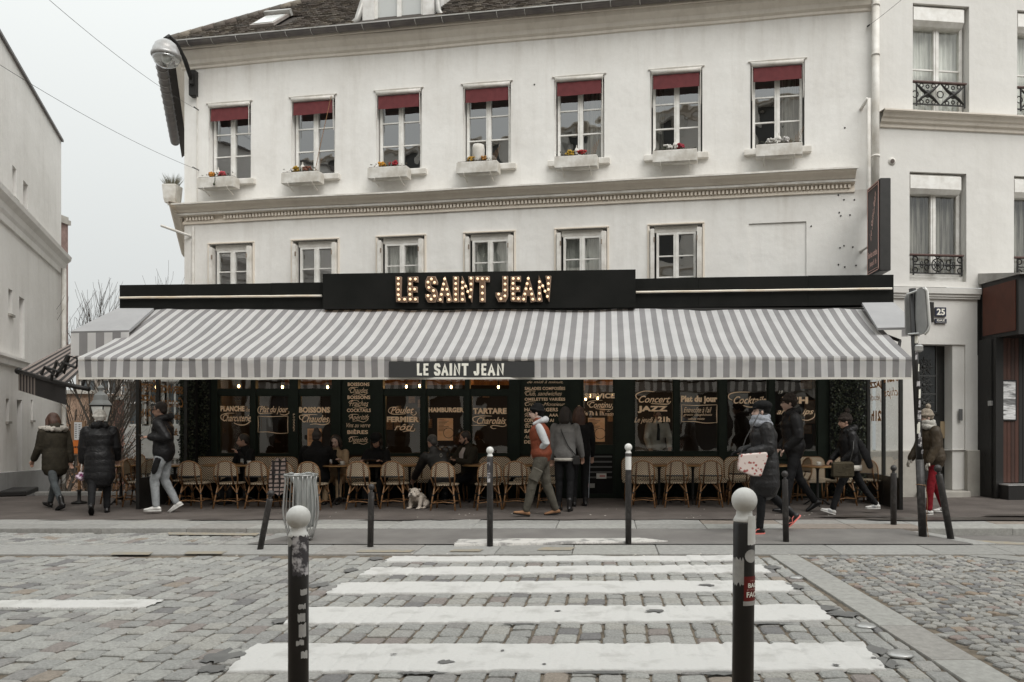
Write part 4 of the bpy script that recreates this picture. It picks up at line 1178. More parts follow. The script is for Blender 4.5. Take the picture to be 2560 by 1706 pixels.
# flat roof behind the fascia and terrace ceiling
mb = MB(); mb.add([(-9.14,15.25,4.0),(5.44,15.25,4.15),(5.44,16.6,4.15),(-9.14,18.6,4.0),(-9.14,15.25,3.62),(5.44,15.25,3.62),(5.44,16.6,3.62),(-9.14,18.6,3.62)],[(0,1,2,3),(7,6,5,4),(0,3,7,4)])
mb.build('terrace_roof', M['black_matt'], sgn, world=True)
M['letter_box'] = pmat('bronze_letter_box', (.10,.06,.035), .55, (.16,.09,.05), 10.0)
M['bulb'] = pmat('lit_sign_bulb', (.9,.75,.55), .4, emit=(1.0,.62,.34), es=.5)
M['bulb_rim'] = pmat('pale_letter_edge', (.38,.27,.2), .5)
bp_ = MB(); bp_.smooth = True; bp_.ell((0,0,0),(.026,.02,.026),10,6); bulb_me = bp_.mesh('bulb', M['bulb'])
zt = lambda u: 1.6+(HY-(693.5-.005*(u-991)))/FPX*14.8; zb = lambda u: 1.6+(HY-(755.5-.005*(u-991)))/FPX*14.8
for ch, ua, ub in (('L',991,1017),('E',1020,1044),('S',1065,1093),('A',1096,1129),('I',1134,1146),('N',1151,1184),('T',1190,1223),('J',1241,1269),('E',1277,1301),('A',1304,1338),('N',1343,1377)):
    x0, x1 = (ua-PX)/FPX*14.8, (ub-PX)/FPX*14.8; mb = MB()
    dots = letter(ch, x0, x1, zb(ua), zt(ua), 14.77, 14.85, mb, wf=.82, dots=.104)
    lo = mb.build('letter', M['letter_box'], sgn, world=True)
    mb = MB(); letter(ch, x0-.008, x1+.008, zb(ua)-.008, zt(ua)+.008, 14.775, 14.849, mb, wf=.94); mb.build('letter_edge', M['bulb_rim'], lo, world=True)
    for q in dots: inst('bulb', bulb_me, lo, (q.x, 14.765-15, q.y))
# valance name
mb = MB()
for ch, ua, ub in (('L',1042,1055),('E',1058,1071),('S',1085,1101),('A',1103,1121),('I',1124,1130),('N',1134,1151),('T',1154,1171),('J',1184,1198),('E',1203,1216),('A',1219,1238),('N',1242,1260)):
    letter(ch, (ua-PX)/FPX*12.76, (ub-PX)/FPX*12.76, AVZ+.048, AFZ-.075, AFY-.04, AFY-.036, mb, wf=.9)
mb.build('name_lettering', M['letter_white'], awn, world=True)

# ================================================================ shopfront at Y = 16
SY = 16.0
def U(u, Y=SY): return (u-PX)/FPX*Y
def V(v, Y=SY): return EYE - (v-HY)/FPX*Y
shop = thing('cafe_shopfront', 'dark green cafe shopfront with gold lettered windows under the striped awning', 'shopfront', (0,SY,0))
TOPV = 930
def rect(mbx, u0_, u1_, v0_, v1_, y0=SY, y1=SY+.08, b=.008): mbx.bbox(U(u0_),U(u1_),y0,y1,V(v1_),V(v0_),b)
ZF = SW
def part_(name, mat, *bx):
    mb = MB()
    for q in bx: mb.bbox(*q)
    return mb.build(name, mat, shop, world=True)
for (a,b) in ((523,546),(629,641),(725,747),(831,853),(931,959),(1055,1065),(1163,1175),(1273,1300),(1424,1452),(1538,1584),(1685,1696),(1797,1814),(1921,1934),(2044,2076)):
    part_('post', M['green'], (U(a),U(b),SY-.04,SY+.09,ZF,3.62,.01))
for (a,b) in ((546,629),(641,725),(747,831),(959,1055),(1065,1163),(1175,1273)):
    part_('transom_bar', M['green'], (U(a),U(b),SY-.02,SY+.07,V(991),V(972),.008)); part_('window_sill', M['green'], (U(a),U(b),SY-.02,SY+.07,V(1152),V(1133),.008))
    for (c,d) in ((a,a+5),(b-5,b)): part_('window_rail', M['green'], (U(c),U(d),SY,SY+.06,V(1133),V(991),.004))
for (a,b) in ((1584,1685),(1696,1797),(1814,1921),(1934,2044)):
    part_('window_sill', M['green'], (U(a),U(b),SY-.02,SY+.07,V(1150),V(1128),.008))
    for (c,d) in ((a,a+4),(b-4,b)): part_('window_rail', M['green'], (U(c),U(d),SY,SY+.06,V(1128),3.6,.004))
for (a,b) in ((546,629),(641,725),(747,831),(959,1055),(1065,1163),(1175,1273),(1584,1685),(1696,1797),(1814,1921),(1934,2044),(853,931),(1300,1424)):
    zt_ = V(1150) if b < 1290 or b > 1500 else V(1139); m_ = (U(b)-U(a))
    part_('lower_panel', M['green'], (U(a),U(b),SY+.0,SY+.07,ZF,zt_,.006), (U(a)+m_*.12,U(b)-m_*.12,SY-.012,SY+.02,ZF+.12,zt_-.1,.01))
for (a,b) in ((853,931),(1300,1424)):
    mb = MB(); mb.bbox(U(a),U(b),SY+.01,SY+.05,V(1138),3.62,.006); mb.build('menu_board', M['green_panel'], shop, world=True)
def pane(u0_, u1_, v0_, v1_):
    mb = MB(); mb.quad((U(u0_),SY+.03,V(v1_)),(U(u1_),SY+.03,V(v1_)),(U(u1_),SY+.03,V(v0_)),(U(u0_),SY+.03,V(v0_))); return mb.build('window_pane', M['glass_shop'], shop, world=True)
for (a,b) in ((546,629),(641,725),(747,831),(959,1055),(1065,1163),(1175,1273)):
    pane(a,b,972,TOPV-120); pane(a+5,b-5,1133,991)
    # swap so v1>v0
for (a,b) in ((1588,1681),(1700,1793),(1818,1917),(1938,2040)): pane(a,b,1128,TOPV-120)
# entrance: glazed double door, right leaf shown
mb = MB(); mb.bbox(U(1452),U(1459),SY,SY+.06,ZF,3.6,.006); mb.bbox(U(1532),U(1538),SY,SY+.06,ZF,3.6,.006); mb.bbox(U(1459),U(1532),SY,SY+.06,ZF,V(1235),.006); mb.bbox(U(1459),U(1532),SY,SY+.06,V(1136),V(1112),.006)
door = mb.build('door', M['green'], shop, world=True)
mb = MB(); mb.quad((U(1459),SY+.03,V(1112)),(U(1532),SY+.03,V(1112)),(U(1532),SY+.03,3.5),(U(1459),SY+.03,3.5)); mb.build('door_glass', M['glass_shop'], door, world=True)
mb = MB(); mb.box(U(1459),U(1532),SY+.02,SY+.04,V(1235),V(1136)); mb.build('kick_panel', M['black_matt'], door, world=True)
mb = MB()
for k in range(5): mb.box(U(1461),U(1530),SY+.008,SY+.02,V(1196-13*k),V(1190-13*k+2))
mb.build('door_stripes', pmat('grey_door_stripe', (.10,.10,.098), .6), door, world=True)  # plain grey bars across the lower door panel
mb = MB(); mb.box(U(1491),U(1516),SY+.0,SY+.008,V(1197),V(1184)); mb.build('notice', pmat('white_notice', (.55,.53,.5), .7), door, world=True)
mb = MB(); mb.box(U(1499),U(1513),SY-.002,SY+.0,V(1192),V(1189)); mb.build('notice_print', pmat('red_print', (.4,.03,.03), .7), door, world=True)
mb = MB(); mb.box(U(1455),U(1472),SY-.02,SY-.012,V(1219),V(1208)); mb.build('notice', pmat('pink_notice', (.42,.22,.2), .7), door, world=True)
mb = MB(); mb.box(U(1474),U(1487),SY-.02,SY-.012,V(1220),V(1209)); mb.build('notice', pmat('grey_notice', (.25,.25,.24), .7), door, world=True)
mb = MB(); mb.smooth=True; mb.tube([(U(1461),SY-.05,V(1120)),(U(1461),SY-.05,V(1060))], .014, 8); mb.build('handle', M['steel'], door, world=True)
# posters with a round print
def poster(u0_, u1_, v0_, v1_, lab):
    mb = MB(); mb.box(U(u0_),U(u1_),SY+.012,SY+.02,V(v1_),V(v0_)); p = mb.build('poster', pmat('orange_poster', (.66,.33,.15), .7, (.75,.44,.24), 8.0) if 'orange_poster' not in bpy.data.materials else bpy.data.materials['orange_poster'], shop, world=True, label=lab)
    mb = MB(); 
    cx, cz = U(u0_+(u1_-u0_)*.72), V(v0_+(v1_-v0_)*.66); r = (U(u1_)-U(u0_))*.34
    for i in range(18):
        a0, a1 = 2*math.pi*i/18, 2*math.pi*(i+1)/18
        mb.quad(*[(cx+rr_*math.cos(an), SY+.010, cz+rr_*math.sin(an)) for an, rr_ in ((a0,r),(a1,r),(a1,r*.9),(a0,r*.9))])
    for k in range(9):
        z = V(v0_+4+k*3.4); mb.box(U(u0_+3), U(u0_+3+(u1_-u0_)*(.35+.1*((k*7)%4))), SY+.009, SY+.011, z-.005, z+.005)
    mb.build('poster_print', pmat('brown_print', (.10,.05,.03), .8) if 'brown_print' not in bpy.data.materials else bpy.data.materials['brown_print'], p, world=True)
poster(768,803,1072,1115,'orange menu poster half hidden behind a dark-haired customer')
poster(1093,1132,1046,1102,'orange menu poster in the hamburger window')
poster(1470,1512,1045,1105,'orange menu poster in the glass door')

# interior ---------------------------------------------------------
room = thing('cafe_interior', 'amber lit cafe interior seen through the shop windows', 'room', (0,18,0))
mb = MB()
for z0,z1,key in ((SW,2.05,'d'),):
    mb.quad((-8.2,20.4,0),(5.2,20.4,0),(5.2,20.4,2.52),(-8.2,20.4,2.52)); mb.quad((.55,19.9,0),(5.2,19.9,0),(5.2,19.9,3.6),(.55,19.9,3.6)); mb.quad((.55,SY+.15,3.59),(5.2,SY+.15,3.59),(5.2,20,3.59),(.55,20,3.59))
mb.quad((-8.2,SY+.2,.02+SW),(5.2,SY+.2,.02+SW),(5.2,20.4,.02+SW),(-8.2,20.4,.02+SW))
mb.quad((-8.2,SY+.15,0),(-8.2,20.4,0),(-8.2,20.4,3.7),(-8.2,SY+.15,3.7)); mb.quad((5.2,SY+.15,0),(5.2,20.4,0),(5.2,20.4,3.7),(5.2,SY+.15,3.7))
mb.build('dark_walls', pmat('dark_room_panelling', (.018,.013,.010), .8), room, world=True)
mb = MB(); mb.quad((-8.2,20.39,2.52),(.55,20.39,2.52),(.55,20.39,3.7),(-8.2,20.39,3.7)); mb.quad((-8.2,SY+.15,3.60),(5.2,SY+.15,3.60),(5.2,20.4,3.60),(-8.2,20.4,3.60))
for x in (-5.6,-3.0,-.2): mb.box(x,x+.12,17.4,17.52,2.4,3.6)
mb.box(-8,.5,17.2,17.4,2.75,3.05)
mb.build('amber_upper_wall', M['amber_wall'], room, world=True)
rq = random.Random(4)
mb = MB()     # shelves and frames at the back
for k in range(26):
    x = rq.uniform(-7.5,4.8); z = rq.uniform(1.3,2.5); w_ = rq.uniform(.1,.3); mb.box(x,x+w_,20.3,20.37,z,z+w_*1.3)
mb.build('picture_frames', pmat('warm_picture', (.35,.22,.12), .6, (.1,.06,.04), 30.0), room, world=True)
fr2 = [(2003,2030,900,972),(2012,2044,1000,1060),(1998,2030,1062,1085),(1950,1975,905,930)]
for (a,b,c,d) in fr2:
    Y = 17.2; mb = MB(); mb.box(U(a,Y),U(b,Y),Y,Y+.03,V(d,Y),V(c,Y)); fo = mb.build('picture_frame', M['wood'], room, world=True)
    mb = MB(); mb.box(U(a+3,Y),U(b-3,Y),Y-.01,Y,V(d-3,Y),V(c+3,Y)); mb.build('picture', pmat('pale_brown_print', (.40,.28,.19), .7, (.2,.12,.08), 12.0) if 'pale_brown_print' not in bpy.data.materials else bpy.data.materials['pale_brown_print'], fo, world=True)
bk = random.Random(8)
lampdat = [(545,967),(597,966),(706,968),(819,968),(1016,967),(1049,965),(1128,968),(1246,968),(1475,990),(1464,998),(1494,996),(1534,988)]
for i, (u,v) in enumerate(lampdat):
    Y = 16.9 if v < 980 else 18.5
    p = at(u, v, Y)
    lb = thing('pendant_lamp', 'lit filament bulb hanging %s' % ['behind the far left post of the cafe windows','in the transom above the word PLANCHE','in the transom above Plat du jour','in the transom above BOISSONS','in the transom above Poulet, the left of two','in the transom above Poulet, the right of two','in the transom above HAMBURGER','in the transom above TARTARE','deep inside above the S of SERVICE','lowest of the cluster behind the glass door','second lowest bulb behind the glass door','deep inside at the right edge of the glass door'][i], 'lamp', p, 0, 'filament bulbs inside the cafe')
    mb = MB(); mb.smooth=True; mb.ell((0,0,0),(.022,.022,.034),10,8); mb.build('bulb', pmat('filament_bulb', (1,.8,.5), .4, emit=(1.0,.62,.25), es=14) if 'filament_bulb' not in bpy.data.materials else bpy.data.materials['filament_bulb'], lb)
    mb = MB(); mb.tube([(0,0,.04),(0,0,.12)], .02, 8); mb.tube([(0,0,.12),(0,0,3.58-p.z)], .005, 4); mb.build('cord', M['iron'], lb)
    pl = bpy.data.lights.new('bulb_light', 'POINT'); pl.energy = 5.0; pl.color = (1.0,.55,.22); pl.shadow_soft_size = .05
    po = bpy.data.objects.new('bulb_light', pl); COL.objects.link(po); po.parent = lb; po.location = (0,-.0,-.09)

# lettering --------------------------------------------------------
def text_mesh(body, bold=0.0, shear=0.0, space=1.0):
    cu = bpy.data.curves.new('t', 'FONT'); cu.body = body; cu.size = 1.0; cu.offset = bold; cu.shear = shear; cu.space_character = space; cu.resolution_u = 3
    o = bpy.data.objects.new('t', cu); COL.objects.link(o)
    me = bpy.data.meshes.new_from_object(o); bpy.data.objects.remove(o); bpy.data.curves.remove(cu)
    return me
ZJ = 0
def lettering(body, u0_, u1_, v0_, v1_, style='block', parent=None, mat=None, y=None, name='lettering', rot=None, to3=None):
    """text fitted to a picture box on the shop plane"""
    bold = {'block':.035, 'bold':.055, 'thin':.0, 'script':.0, 'scriptb':.012}[style]
    me = text_mesh(body, bold, .42 if style.startswith('script') else 0.0, 1.0 if style.startswith('script') else 1.06)
    xs = [v.co.x for v in me.vertices]; ys = [v.co.y for v in me.vertices]
    a, b, c, d = min(xs), max(xs), min(ys), max(ys)
    yy = SY-.045 if y is None else y
    base = top(parent).location
    for v in me.vertices:
        fx = (v.co.x-a)/(b-a); fy = (v.co.y-c)/(d-c)
        if rot == 'v': fx, fy = fx, fy
        if to3: p = to3(fx, fy)
        else: p = Vector((U(u0_+(u1_-u0_)*fx, yy), yy, V(v1_+(v0_-v1_)*fy, yy)))
        v.co = p - base
    me.materials.clear(); me.materials.append(mat or M['letter'])
    o = bpy.data.objects.new(name, me); COL.objects.link(o); o.parent = parent; KIDS.setdefault(parent.name, []).append(o)
    return o
def swash(pts, wdt, parent, y=None, mat=None, name='flourish'):
    """smooth tapering flourish through picture points"""
    yy = SY-.045 if y is None else y
    P_ = []
    for i in range(len(pts)-1):
        p0 = Vector(pts[max(i-1,0)]); p1 = Vector(pts[i]); p2 = Vector(pts[i+1]); p3 = Vector(pts[min(i+2,len(pts)-1)])
        for k in range(6):
            t = k/6; P_.append(.5*((2*p1)+(-p0+p2)*t+(2*p0-5*p1+4*p2-p3)*t*t+(-p0+3*p1-3*p2+p3)*t**3))
    P_.append(Vector(pts[-1])); mb = MB(); n = len(P_); vs = []
    for i, p in enumerate(P_):
        d = (P_[min(i+1,n-1)]-P_[max(i-1,0)]).normalized(); nn = Vector((-d.y,d.x)); ww = wdt*(.55+.65*math.sin(math.pi*min(1,(i+.3)/n)))
        for s_ in (-1,1): q = p+nn*ww*s_*.5; vs.append((U(q.x,yy),yy-.001,V(q.y,yy)))
    mb.add(vs, [(2*i,2*i+1,2*i+3,2*i+2) for i in range(n-1)])
    return mb.build(name, mat or M['letter'], parent, world=True)
z3 = lambda x0,x1,y0,y1: (400+.2678*x0,400+.2678*x1,900+.2678*y0,900+.2678*y1)
z4 = lambda x0,x1,y0,y1: (900+.2678*x0,900+.2678*x1,900+.2678*y0,900+.2678*y1)
z5 = lambda x0,x1,y0,y1: (1400+.2678*x0,1400+.2678*x1,900+.2678*y0,900+.2678*y1)
z6 = lambda x0,x1,y0,y1: (1800+.2934*x0,1800+.2934*x1,900+.2934*y0,900+.2934*y1)
def P3(*a): return [(400+.2678*x,900+.2678*y) for x,y in a]
def P4(*a): return [(900+.2678*x,900+.2678*y) for x,y in a]
def P5(*a): return [(1400+.2678*x,900+.2678*y) for x,y in a]
def P6(*a): return [(1800+.2934*x,900+.2934*y) for x,y in a]
T = lettering
T('PLANCHE',*z3(565,790,430,482),'bold',shop); T('de',*z3(800,838,448,482),'thin',shop); T('Charcuterie',*z3(585,848,508,575),'scriptb',shop)
swash(P3((690,498),(620,500),(570,520),(572,550),(595,568)),1.8,shop); swash(P3((690,588),(740,608),(800,604),(850,570)),2.0,shop)
T('Plat du jour',*z3(930,1195,432,510),'scriptb',shop); swash(P3((1050,500),(980,498),(930,500),(914,475),(925,440),(960,432)),1.5,shop); swash(P3((1120,505),(1160,515),(1200,500),(1203,480)),1.5,shop)
def wavy(fn, x0,x1,y0,y1, w=1.3):
    swash(fn((x0,y0),((x0*2+x1)/3,y0+6),((x0+2*x1)/3,y0+3),(x1,y0)),w,shop); swash(fn((x1,y0),(x1-3,(y0+y1)/2),(x1,y1)),w,shop)
    swash(fn((x1,y1),((x0+2*x1)/3,y1+4),((x0*2+x1)/3,y1-10),(x0,y1-8)),w,shop); swash(fn((x0,y1-8),(x0+3,(y0+y1)/2),(x0,y0)),w,shop)
wavy(P3,915,1195,525,683)
for i, ch in enumerate('POUSSEZ'):
    T(ch,*z3(1242,1259,503+i*24,521+i*24),'thin',shop); 
    if i < 5: T(ch,*z5(167,184,425+i*25,443+i*25),'thin',shop)
T('BOISSONS',*z3(1298,1587,440,495),'bold',shop); T('Chaudes',*z3(1325,1578,515,585),'scriptb',shop)
swash(P3((1470,512),(1380,512),(1310,520),(1305,545),(1330,565)),1.8,shop); swash(P3((1400,605),(1450,598),(1520,606),(1575,590),(1580,555)),1.8,shop)
for b_, x0,x1,y0,y1, st_ in (('BOISSONS',1752,1955,212,245,'block'),('Chaudes',1775,1940,260,310,'script'),('BOISSONS',1750,1962,333,367,'block'),('Fraîches',1770,1945,382,432,'script'),('COCKTAILS',1745,1968,455,488,'block'),
    ('Apéritifs',1765,1952,512,572,'script'),('Vins au verre',1742,1962,590,630,'script'),('BIÈRES',1748,1942,648,693,'block'),('Digestifs',1762,1940,722,782,'script')):
    T(b_,*z3(x0,x1,y0,y1),st_,shop)
for y0 in (262,384,514,722): swash(P3((1850,y0-4),(1790,y0-4),(1764,y0+12),(1775,y0+28)),1.2,shop); swash(P3((1800,y0+62),(1850,y0+54),(1900,y0+66),(1942,y0+46)),1.2,shop)
T('Poulet',*z4(285,505,438,500),'scriptb',shop); swash(P4((360,440),(290,445),(265,480),(300,505),(370,508),(430,502)),1.5,shop); swash(P4((470,500),(500,518),(525,500),(520,482)),1.5,shop)
T('FERMIER',*z4(250,550,530,582),'bold',shop); T('rôti',*z4(320,500,598,658),'scriptb',shop); swash(P4((400,672),(450,662),(500,665),(512,640)),1.8,shop)
T('HAMBURGER',*z4(640,968,445,490),'bold',shop)
T('TARTARE',*z4(1055,1368,450,505),'bold',shop); T('Charolais',*z4(1090,1362,535,600),'scriptb',shop); swash(P4((1230,525),(1120,525),(1058,540),(1060,570),(1090,585)),1.8,shop); swash(P4((1345,590),(1365,610),(1330,622),(1250,612),(1220,625),(1240,642),(1270,640)),1.6,shop); swash(P4((1040,612),(1110,611),(1183,613)),1.2,shop)
for b_, x0,x1,y0,y1, st_ in (('de midi à minuit,',1560,1895,196,222,'script'),('SALADES COMPOSÉES',1538,1915,246,282,'block'),('Club, sandwiches',1545,1885,295,340,'script'),('OMELETTES VARIÉES',1537,1915,347,382,'block'),('Croque-Monsieur',1540,1913,398,440,'script'),
    ('HAMBURGERS',1535,1848,448,482,'block'),('Andou',1538,1650,500,535,'script'),('AAA',1765,1850,502,530,'block'),('CONF',1535,1632,547,582,'block'),('AI',1770,1810,550,580,'block'),('Bave',1540,1640,598,635,'script'),('SAU',1533,1640,648,682,'bold'),('Assorti',1533,1650,700,734,'script'),('DESS',1533,1640,750,782,'block')):
    T(b_,*z4(x0,x1,y0,y1),st_,shop)
for y0 in (296,398,500,598): swash(P4((1640,y0-4),(1570,y0-6),(1540,y0+8),(1548,y0+24)),1.1,shop)
T('SERVICE',*z5(228,510,312,360),'bold',shop); T('Continu',*z5(270,488,392,448),'scriptb',shop); swash(P5((330,455),(400,462),(480,462),(490,435)),1.6,shop); swash(P5((395,378),(330,380),(262,395),(262,420),(285,436)),1.4,shop)
T('de 7h à 1h',*z5(215,408,478,520),'block',shop); T('matin',*z5(415,500,490,522),'script',shop); T('du',*z5(440,468,470,486),'script',shop)
T('Concert',*z5(735,1030,335,400),'scriptb',shop); swash(P5((880,298),(790,292),(715,320),(712,350),(735,370)),2.0,shop); swash(P5((850,408),(930,412),(1010,412),(1035,385)),1.8,shop)
T('JAZZ',*z5(725,1005,430,496),'bold',shop); T('Le jeudi à',*z5(695,900,535,600),'script',shop); T('21h',*z5(915,1027,530,580),'bold',shop)
T('Plat du jour',*z5(1130,1468,335,412),'bold',shop); wavy(P5,1135,1466,420,586)
for b_, x0,x1,y0,y1 in (('Entrecôte à l\'ail',1155,1415,440,492),('gratin dauphinois',1150,1420,500,530),('salade mixte',1195,1350,538,560)):
    T(b_,*z5(x0,x1,y0,y1),'script',shop, mat=M['letter'])
T('Cocktails',*z5(1620,1925,340,410),'scriptb',shop); swash(P5((1775,302),(1660,302),(1585,320),(1575,355),(1610,378)),2.0,shop); swash(P5((1710,425),(1760,440),(1840,440)),1.8,shop)
T('FISH',*z6(530,750,315,375),'bold',shop); T('and chips',*z6(485,800,415,480),'scriptb',shop); swash(P6((700,510),(750,515),(800,490),(808,455)),1.8,shop); T('19',*z6(498,536,262,290),'script',shop,mat=M['letter_white'])

# side glass screens ------------------------------------------------
def screen(lab, X, y0, y1, ys, words, sgn_, ztop=2.75):
    o = thing('glass_screen', lab, 'glass screen', (X,y0,0), 0, 'glass screens closing the terrace ends')
    mb = MB()
    for y in ys: mb.box(X-.03,X+.03,y-.03,y+.03,SW,ztop)
    mb.box(X-.025,X+.025,ys[0],ys[-1],ztop-.05,ztop); mb.box(X-.025,X+.025,ys[0]+.03,ys[-1]-.03,SW+.0,SW+.55)
    mb.build('frame', M['black'], o, world=True)
    for a, b in zip(ys[:-1], ys[1:]):
        mb = MB(); mb.quad((X,a+.03,SW+.55),(X,b-.03,SW+.55),(X,b-.03,ztop-.05),(X,a+.03,ztop-.05)); mb.build('glass_panel', M['glass_clear'], o, world=True)
    for (t_, ya, yb, za, zb, st_) in words:
        lettering(t_,0,0,0,0,st_,o,M['letter_orange'],to3=lambda fx,fy,ya=ya,yb=yb,za=za,zb=zb: Vector((X-.01*sgn_, ya+(yb-ya)*fx, za+(zb-za)*fy)))
    return o
screen('tall glass screen with mirrored gold lettering at the left end of the terrace', -8.2, 14.0, 15.9, [14.0,14.62,15.6], [('Concert',14.58,14.08,2.12,2.35,'scriptb'),('JAZZ',14.55,14.08,1.93,2.07,'bold'),('21h',14.4,14.08,1.68,1.82,'block'),
    ('SERVICE',15.5,14.68,2.12,2.27,'bold'),('Continu',15.5,14.72,1.86,2.06,'scriptb'),('de 7h',15.4,14.9,1.62,1.76,'block'),('à 1h',15.3,14.8,1.32,1.46,'block')], 1)
screen('glass screen with orange lettering at the right end of the terrace', 5.16, 13.9, 15.9, [13.9,14.75,15.6], [('FISH',14.0,14.7,2.3,2.5,'bold'),('chips',14.0,14.7,2.0,2.2,'script'),('JAZZ',14.8,15.5,2.2,2.35,'bold'),('jeudi',14.85,15.5,1.95,2.12,'script'),('BRUNCH'[:0]+'21h',14.85,15.4,1.6,1.8,'bold')], 1)
# hedges ----------------------------------------------------------
M['hedge_leaf'] = random_colour(pmat('dark_evergreen_leaf', .05, .55, spec=.4), [(0,(.018,.026,.014)),(.3,(.028,.036,.018)),(.6,(.012,.018,.010)),(.85,(.045,.05,.028)),(.95,(.08,.08,.05))], .3, 30)
def hedge(lab, x0, x1, y, zt, seed):
    o = thing('plant_wall', lab, 'plant wall', ((x0+x1)/2, y, SW), 0, 'plant walls beside the shopfront')
    mb = MB(); mb.box(x0,x1,y+.02,y+.1,SW+.02,zt); mb.build('backing', M['black_matt'], o, world=True)
    r_ = random.Random(seed); mb = MB()
    for k in range(int((x1-x0)*(zt)*1100)):
        c = Vector((r_.uniform(x0,x1), y-r_.uniform(-.02,.09), r_.uniform(SW+.1,zt))); d = Vector((r_.uniform(-1,1),r_.uniform(-1,.2),r_.uniform(-1,1))).normalized(); e = d.cross(Vector((0,1,.2))).normalized()*.02; d *= .04
        mb.add([c-d*.5, c+e, c+d*.6, c-e], [(0,1,2,3)])
    mb.build('leaves', M['hedge_leaf'], o, world=True, kind='stuff')
hedge('dark artificial plant wall left of the cafe windows', U(449,15.9), U(523,15.9), 15.9, 3.6, 1)
hedge('dark artificial plant wall right of the cafe windows', U(2075,15.9), U(2172,15.9), 15.9, 3.6, 2)
hedge('strip of dark foliage along the left glass screen', -8.3, -8.05, 15.65, 3.3, 3)

# ================================================================ terrace furniture
def make_chair():
    t = thing('bistro_chair', 'rattan bistro chair', 'chair', (0,0,0), 0, 'rattan bistro chairs on the terrace')
    # local: back at -y (towards camera), sitter faces +y
    def arc(w, z, y, zt):
        pts = []
        for k in range(13):
            a = math.pi*k/12; x = -w*math.cos(a); s_ = math.sin(a)
            pts.append((x, y-.035*s_, z + (zt-z)*min(1, s_**.55)))
        return pts
    mb = MB(); mb.smooth = True    # back hoop and lower rail
    mb.tube([(-.175,-.16,.42)] + [(p[0],p[1]-.02,p[2]) for p in arc(.205,.55,-.2,.84)] + [(.175,-.16,.42)], .0125, 8)
    mb.build('back_frame', M['rattan'], t)
    mb = MB(); mb.smooth=True; mb.tube([(-.195,-.235,.575),(-.1,-.262,.572),(0,-.27,.572),(.1,-.262,.572),(.195,-.235,.575)], .014, 8); mb.build('back_rail', M['black'], t)
    mb = MB(); mb.smooth=True
    for s_ in (-1,1): mb.tube([(s_*.13,-.21,.43),(s_*.125,-.268,.57),(s_*.105,-.272,.81)], .0135, 8)
    mb.build('back_stile', M['rattan_dark'], t)
    mb = MB(); mb.smooth=True; nx, nz = 12, 6
    hoop = arc(.19,.56,-.22,.82)
    vs=[]; 
    for i in range(nx+1):
        f = i/nx; x = -.188+.376*f; s_ = math.sqrt(max(0,1-(x/.205)**2)); ztp = .56+(.825-.56)*min(1,s_**.45)
        for j in range(nz+1): vs.append((x, -.222-.045*s_, .572+(ztp-.572)*j/nz))
    fs=[(i*(nz+1)+j,(i+1)*(nz+1)+j,(i+1)*(nz+1)+j+1,i*(nz+1)+j+1) for i in range(nx) for j in range(nz)]
    mb.add(vs, fs); mb.add([(a,b+.008,c) for a,b,c in vs], [f[::-1] for f in fs]); mb.build('backrest', M['weave'], t)
    mb = MB(); mb.smooth=False; pts=[]
    for k in range(20):
        a = 2*math.pi*k/20; c_, s_ = math.cos(a), math.sin(a); q = .205/(abs(c_)**3+abs(s_)**3)**(1/3); pts.append((c_*q, s_*q+.0))
    mb.prism(pts,.43,.452); mb.build('seat', M['weave_seat'], t)
    mb = MB(); mb.smooth=True; mb.tube([(p[0]*1.02,p[1]*1.02,.437) for p in pts]+[(pts[0][0]*1.02,pts[0][1]*1.02,.437)], .014, 6, caps=False); mb.build('seat_rim', M['weave_seat'], t)
    for sx_ in (-1,1):
        for sy_ in (-1,1):
            mb = MB(); mb.smooth=True
            f = Vector((sx_*.215, sy_*.225-.01, 0)); tp = Vector((sx_*.155, sy_*.165, .43))
            mb.tube([f, f.lerp(tp,.5)+Vector((sx_*.004,0,0)), tp], [.0145,.0135,.013], 8)
            lg = mb.build('leg', M['rattan'], t)
            mb = MB(); mb.smooth=True
            m_ = f.lerp(tp,.62); mb.tube([m_, Vector((sx_*.06,sy_*.17,.425))], .009, 6); mb.tube([m_, Vector((sx_*.165,sy_*.05,.425))], .009, 6)
            mb.build('strut', M['rattan'], lg)
            mb = MB(); mb.smooth=True; mb.tube([f.lerp(tp,.58),f.lerp(tp,.64)], .0175, 8); mb.tube([f.lerp(tp,.27),f.lerp(tp,.30)], .0165, 8); mb.build('binding', M['black'], lg)
    mb = MB(); mb.smooth=True; z=.125
    c4 = [(-.195,-.21),(.195,-.21),(.195,.195),(-.195,.195)]
    for a,b in zip(c4, c4[1:]+c4[:1]): mb.tube([(a[0],a[1],z),((a[0]+b[0])*.42,(a[1]+b[1])*.42,z+.018),(b[0],b[1],z)], .008, 6)
    mb.build('stretcher', M['rattan'], t)
    return t
CH0 = make_chair(); first = [True]
cr_ = random.Random(31)
def chair(u, v, rz, lab):
    rz += cr_.uniform(-.13,.13)
    p = gp(u, v, SW)
    # picture v is the near feet; shift to chair centre
    o = CH0 if first[0] else dup(CH0)
    first[0] = False; o.location = (p.x*(p.y+.22)/p.y, p.y+.22, SW); o.rotation_euler = (0,0,rz); o['label'] = lab; return o
chair(491,1272,R(6),'leftmost rattan bistro chair of the front row, in front of the long left banquette')
chair(578,1272,R(8),'rattan bistro chair in front of the seated man with glasses')
chair(658,1273,R(-4),'rattan bistro chair just left of the chair draped with the plaid shawl')
chair(708,1273,R(10),'rattan bistro chair with a plaid shawl hanging on its back')
chair(786,1276,R(0),'rattan bistro chair holding the customer in black, right of the wire litter bin')
chair(907,1275,R(2),'rattan bistro chair in front of the customer reading in a dark cap')
chair(990,1273,R(3),'rattan bistro chair left of the bulldog')
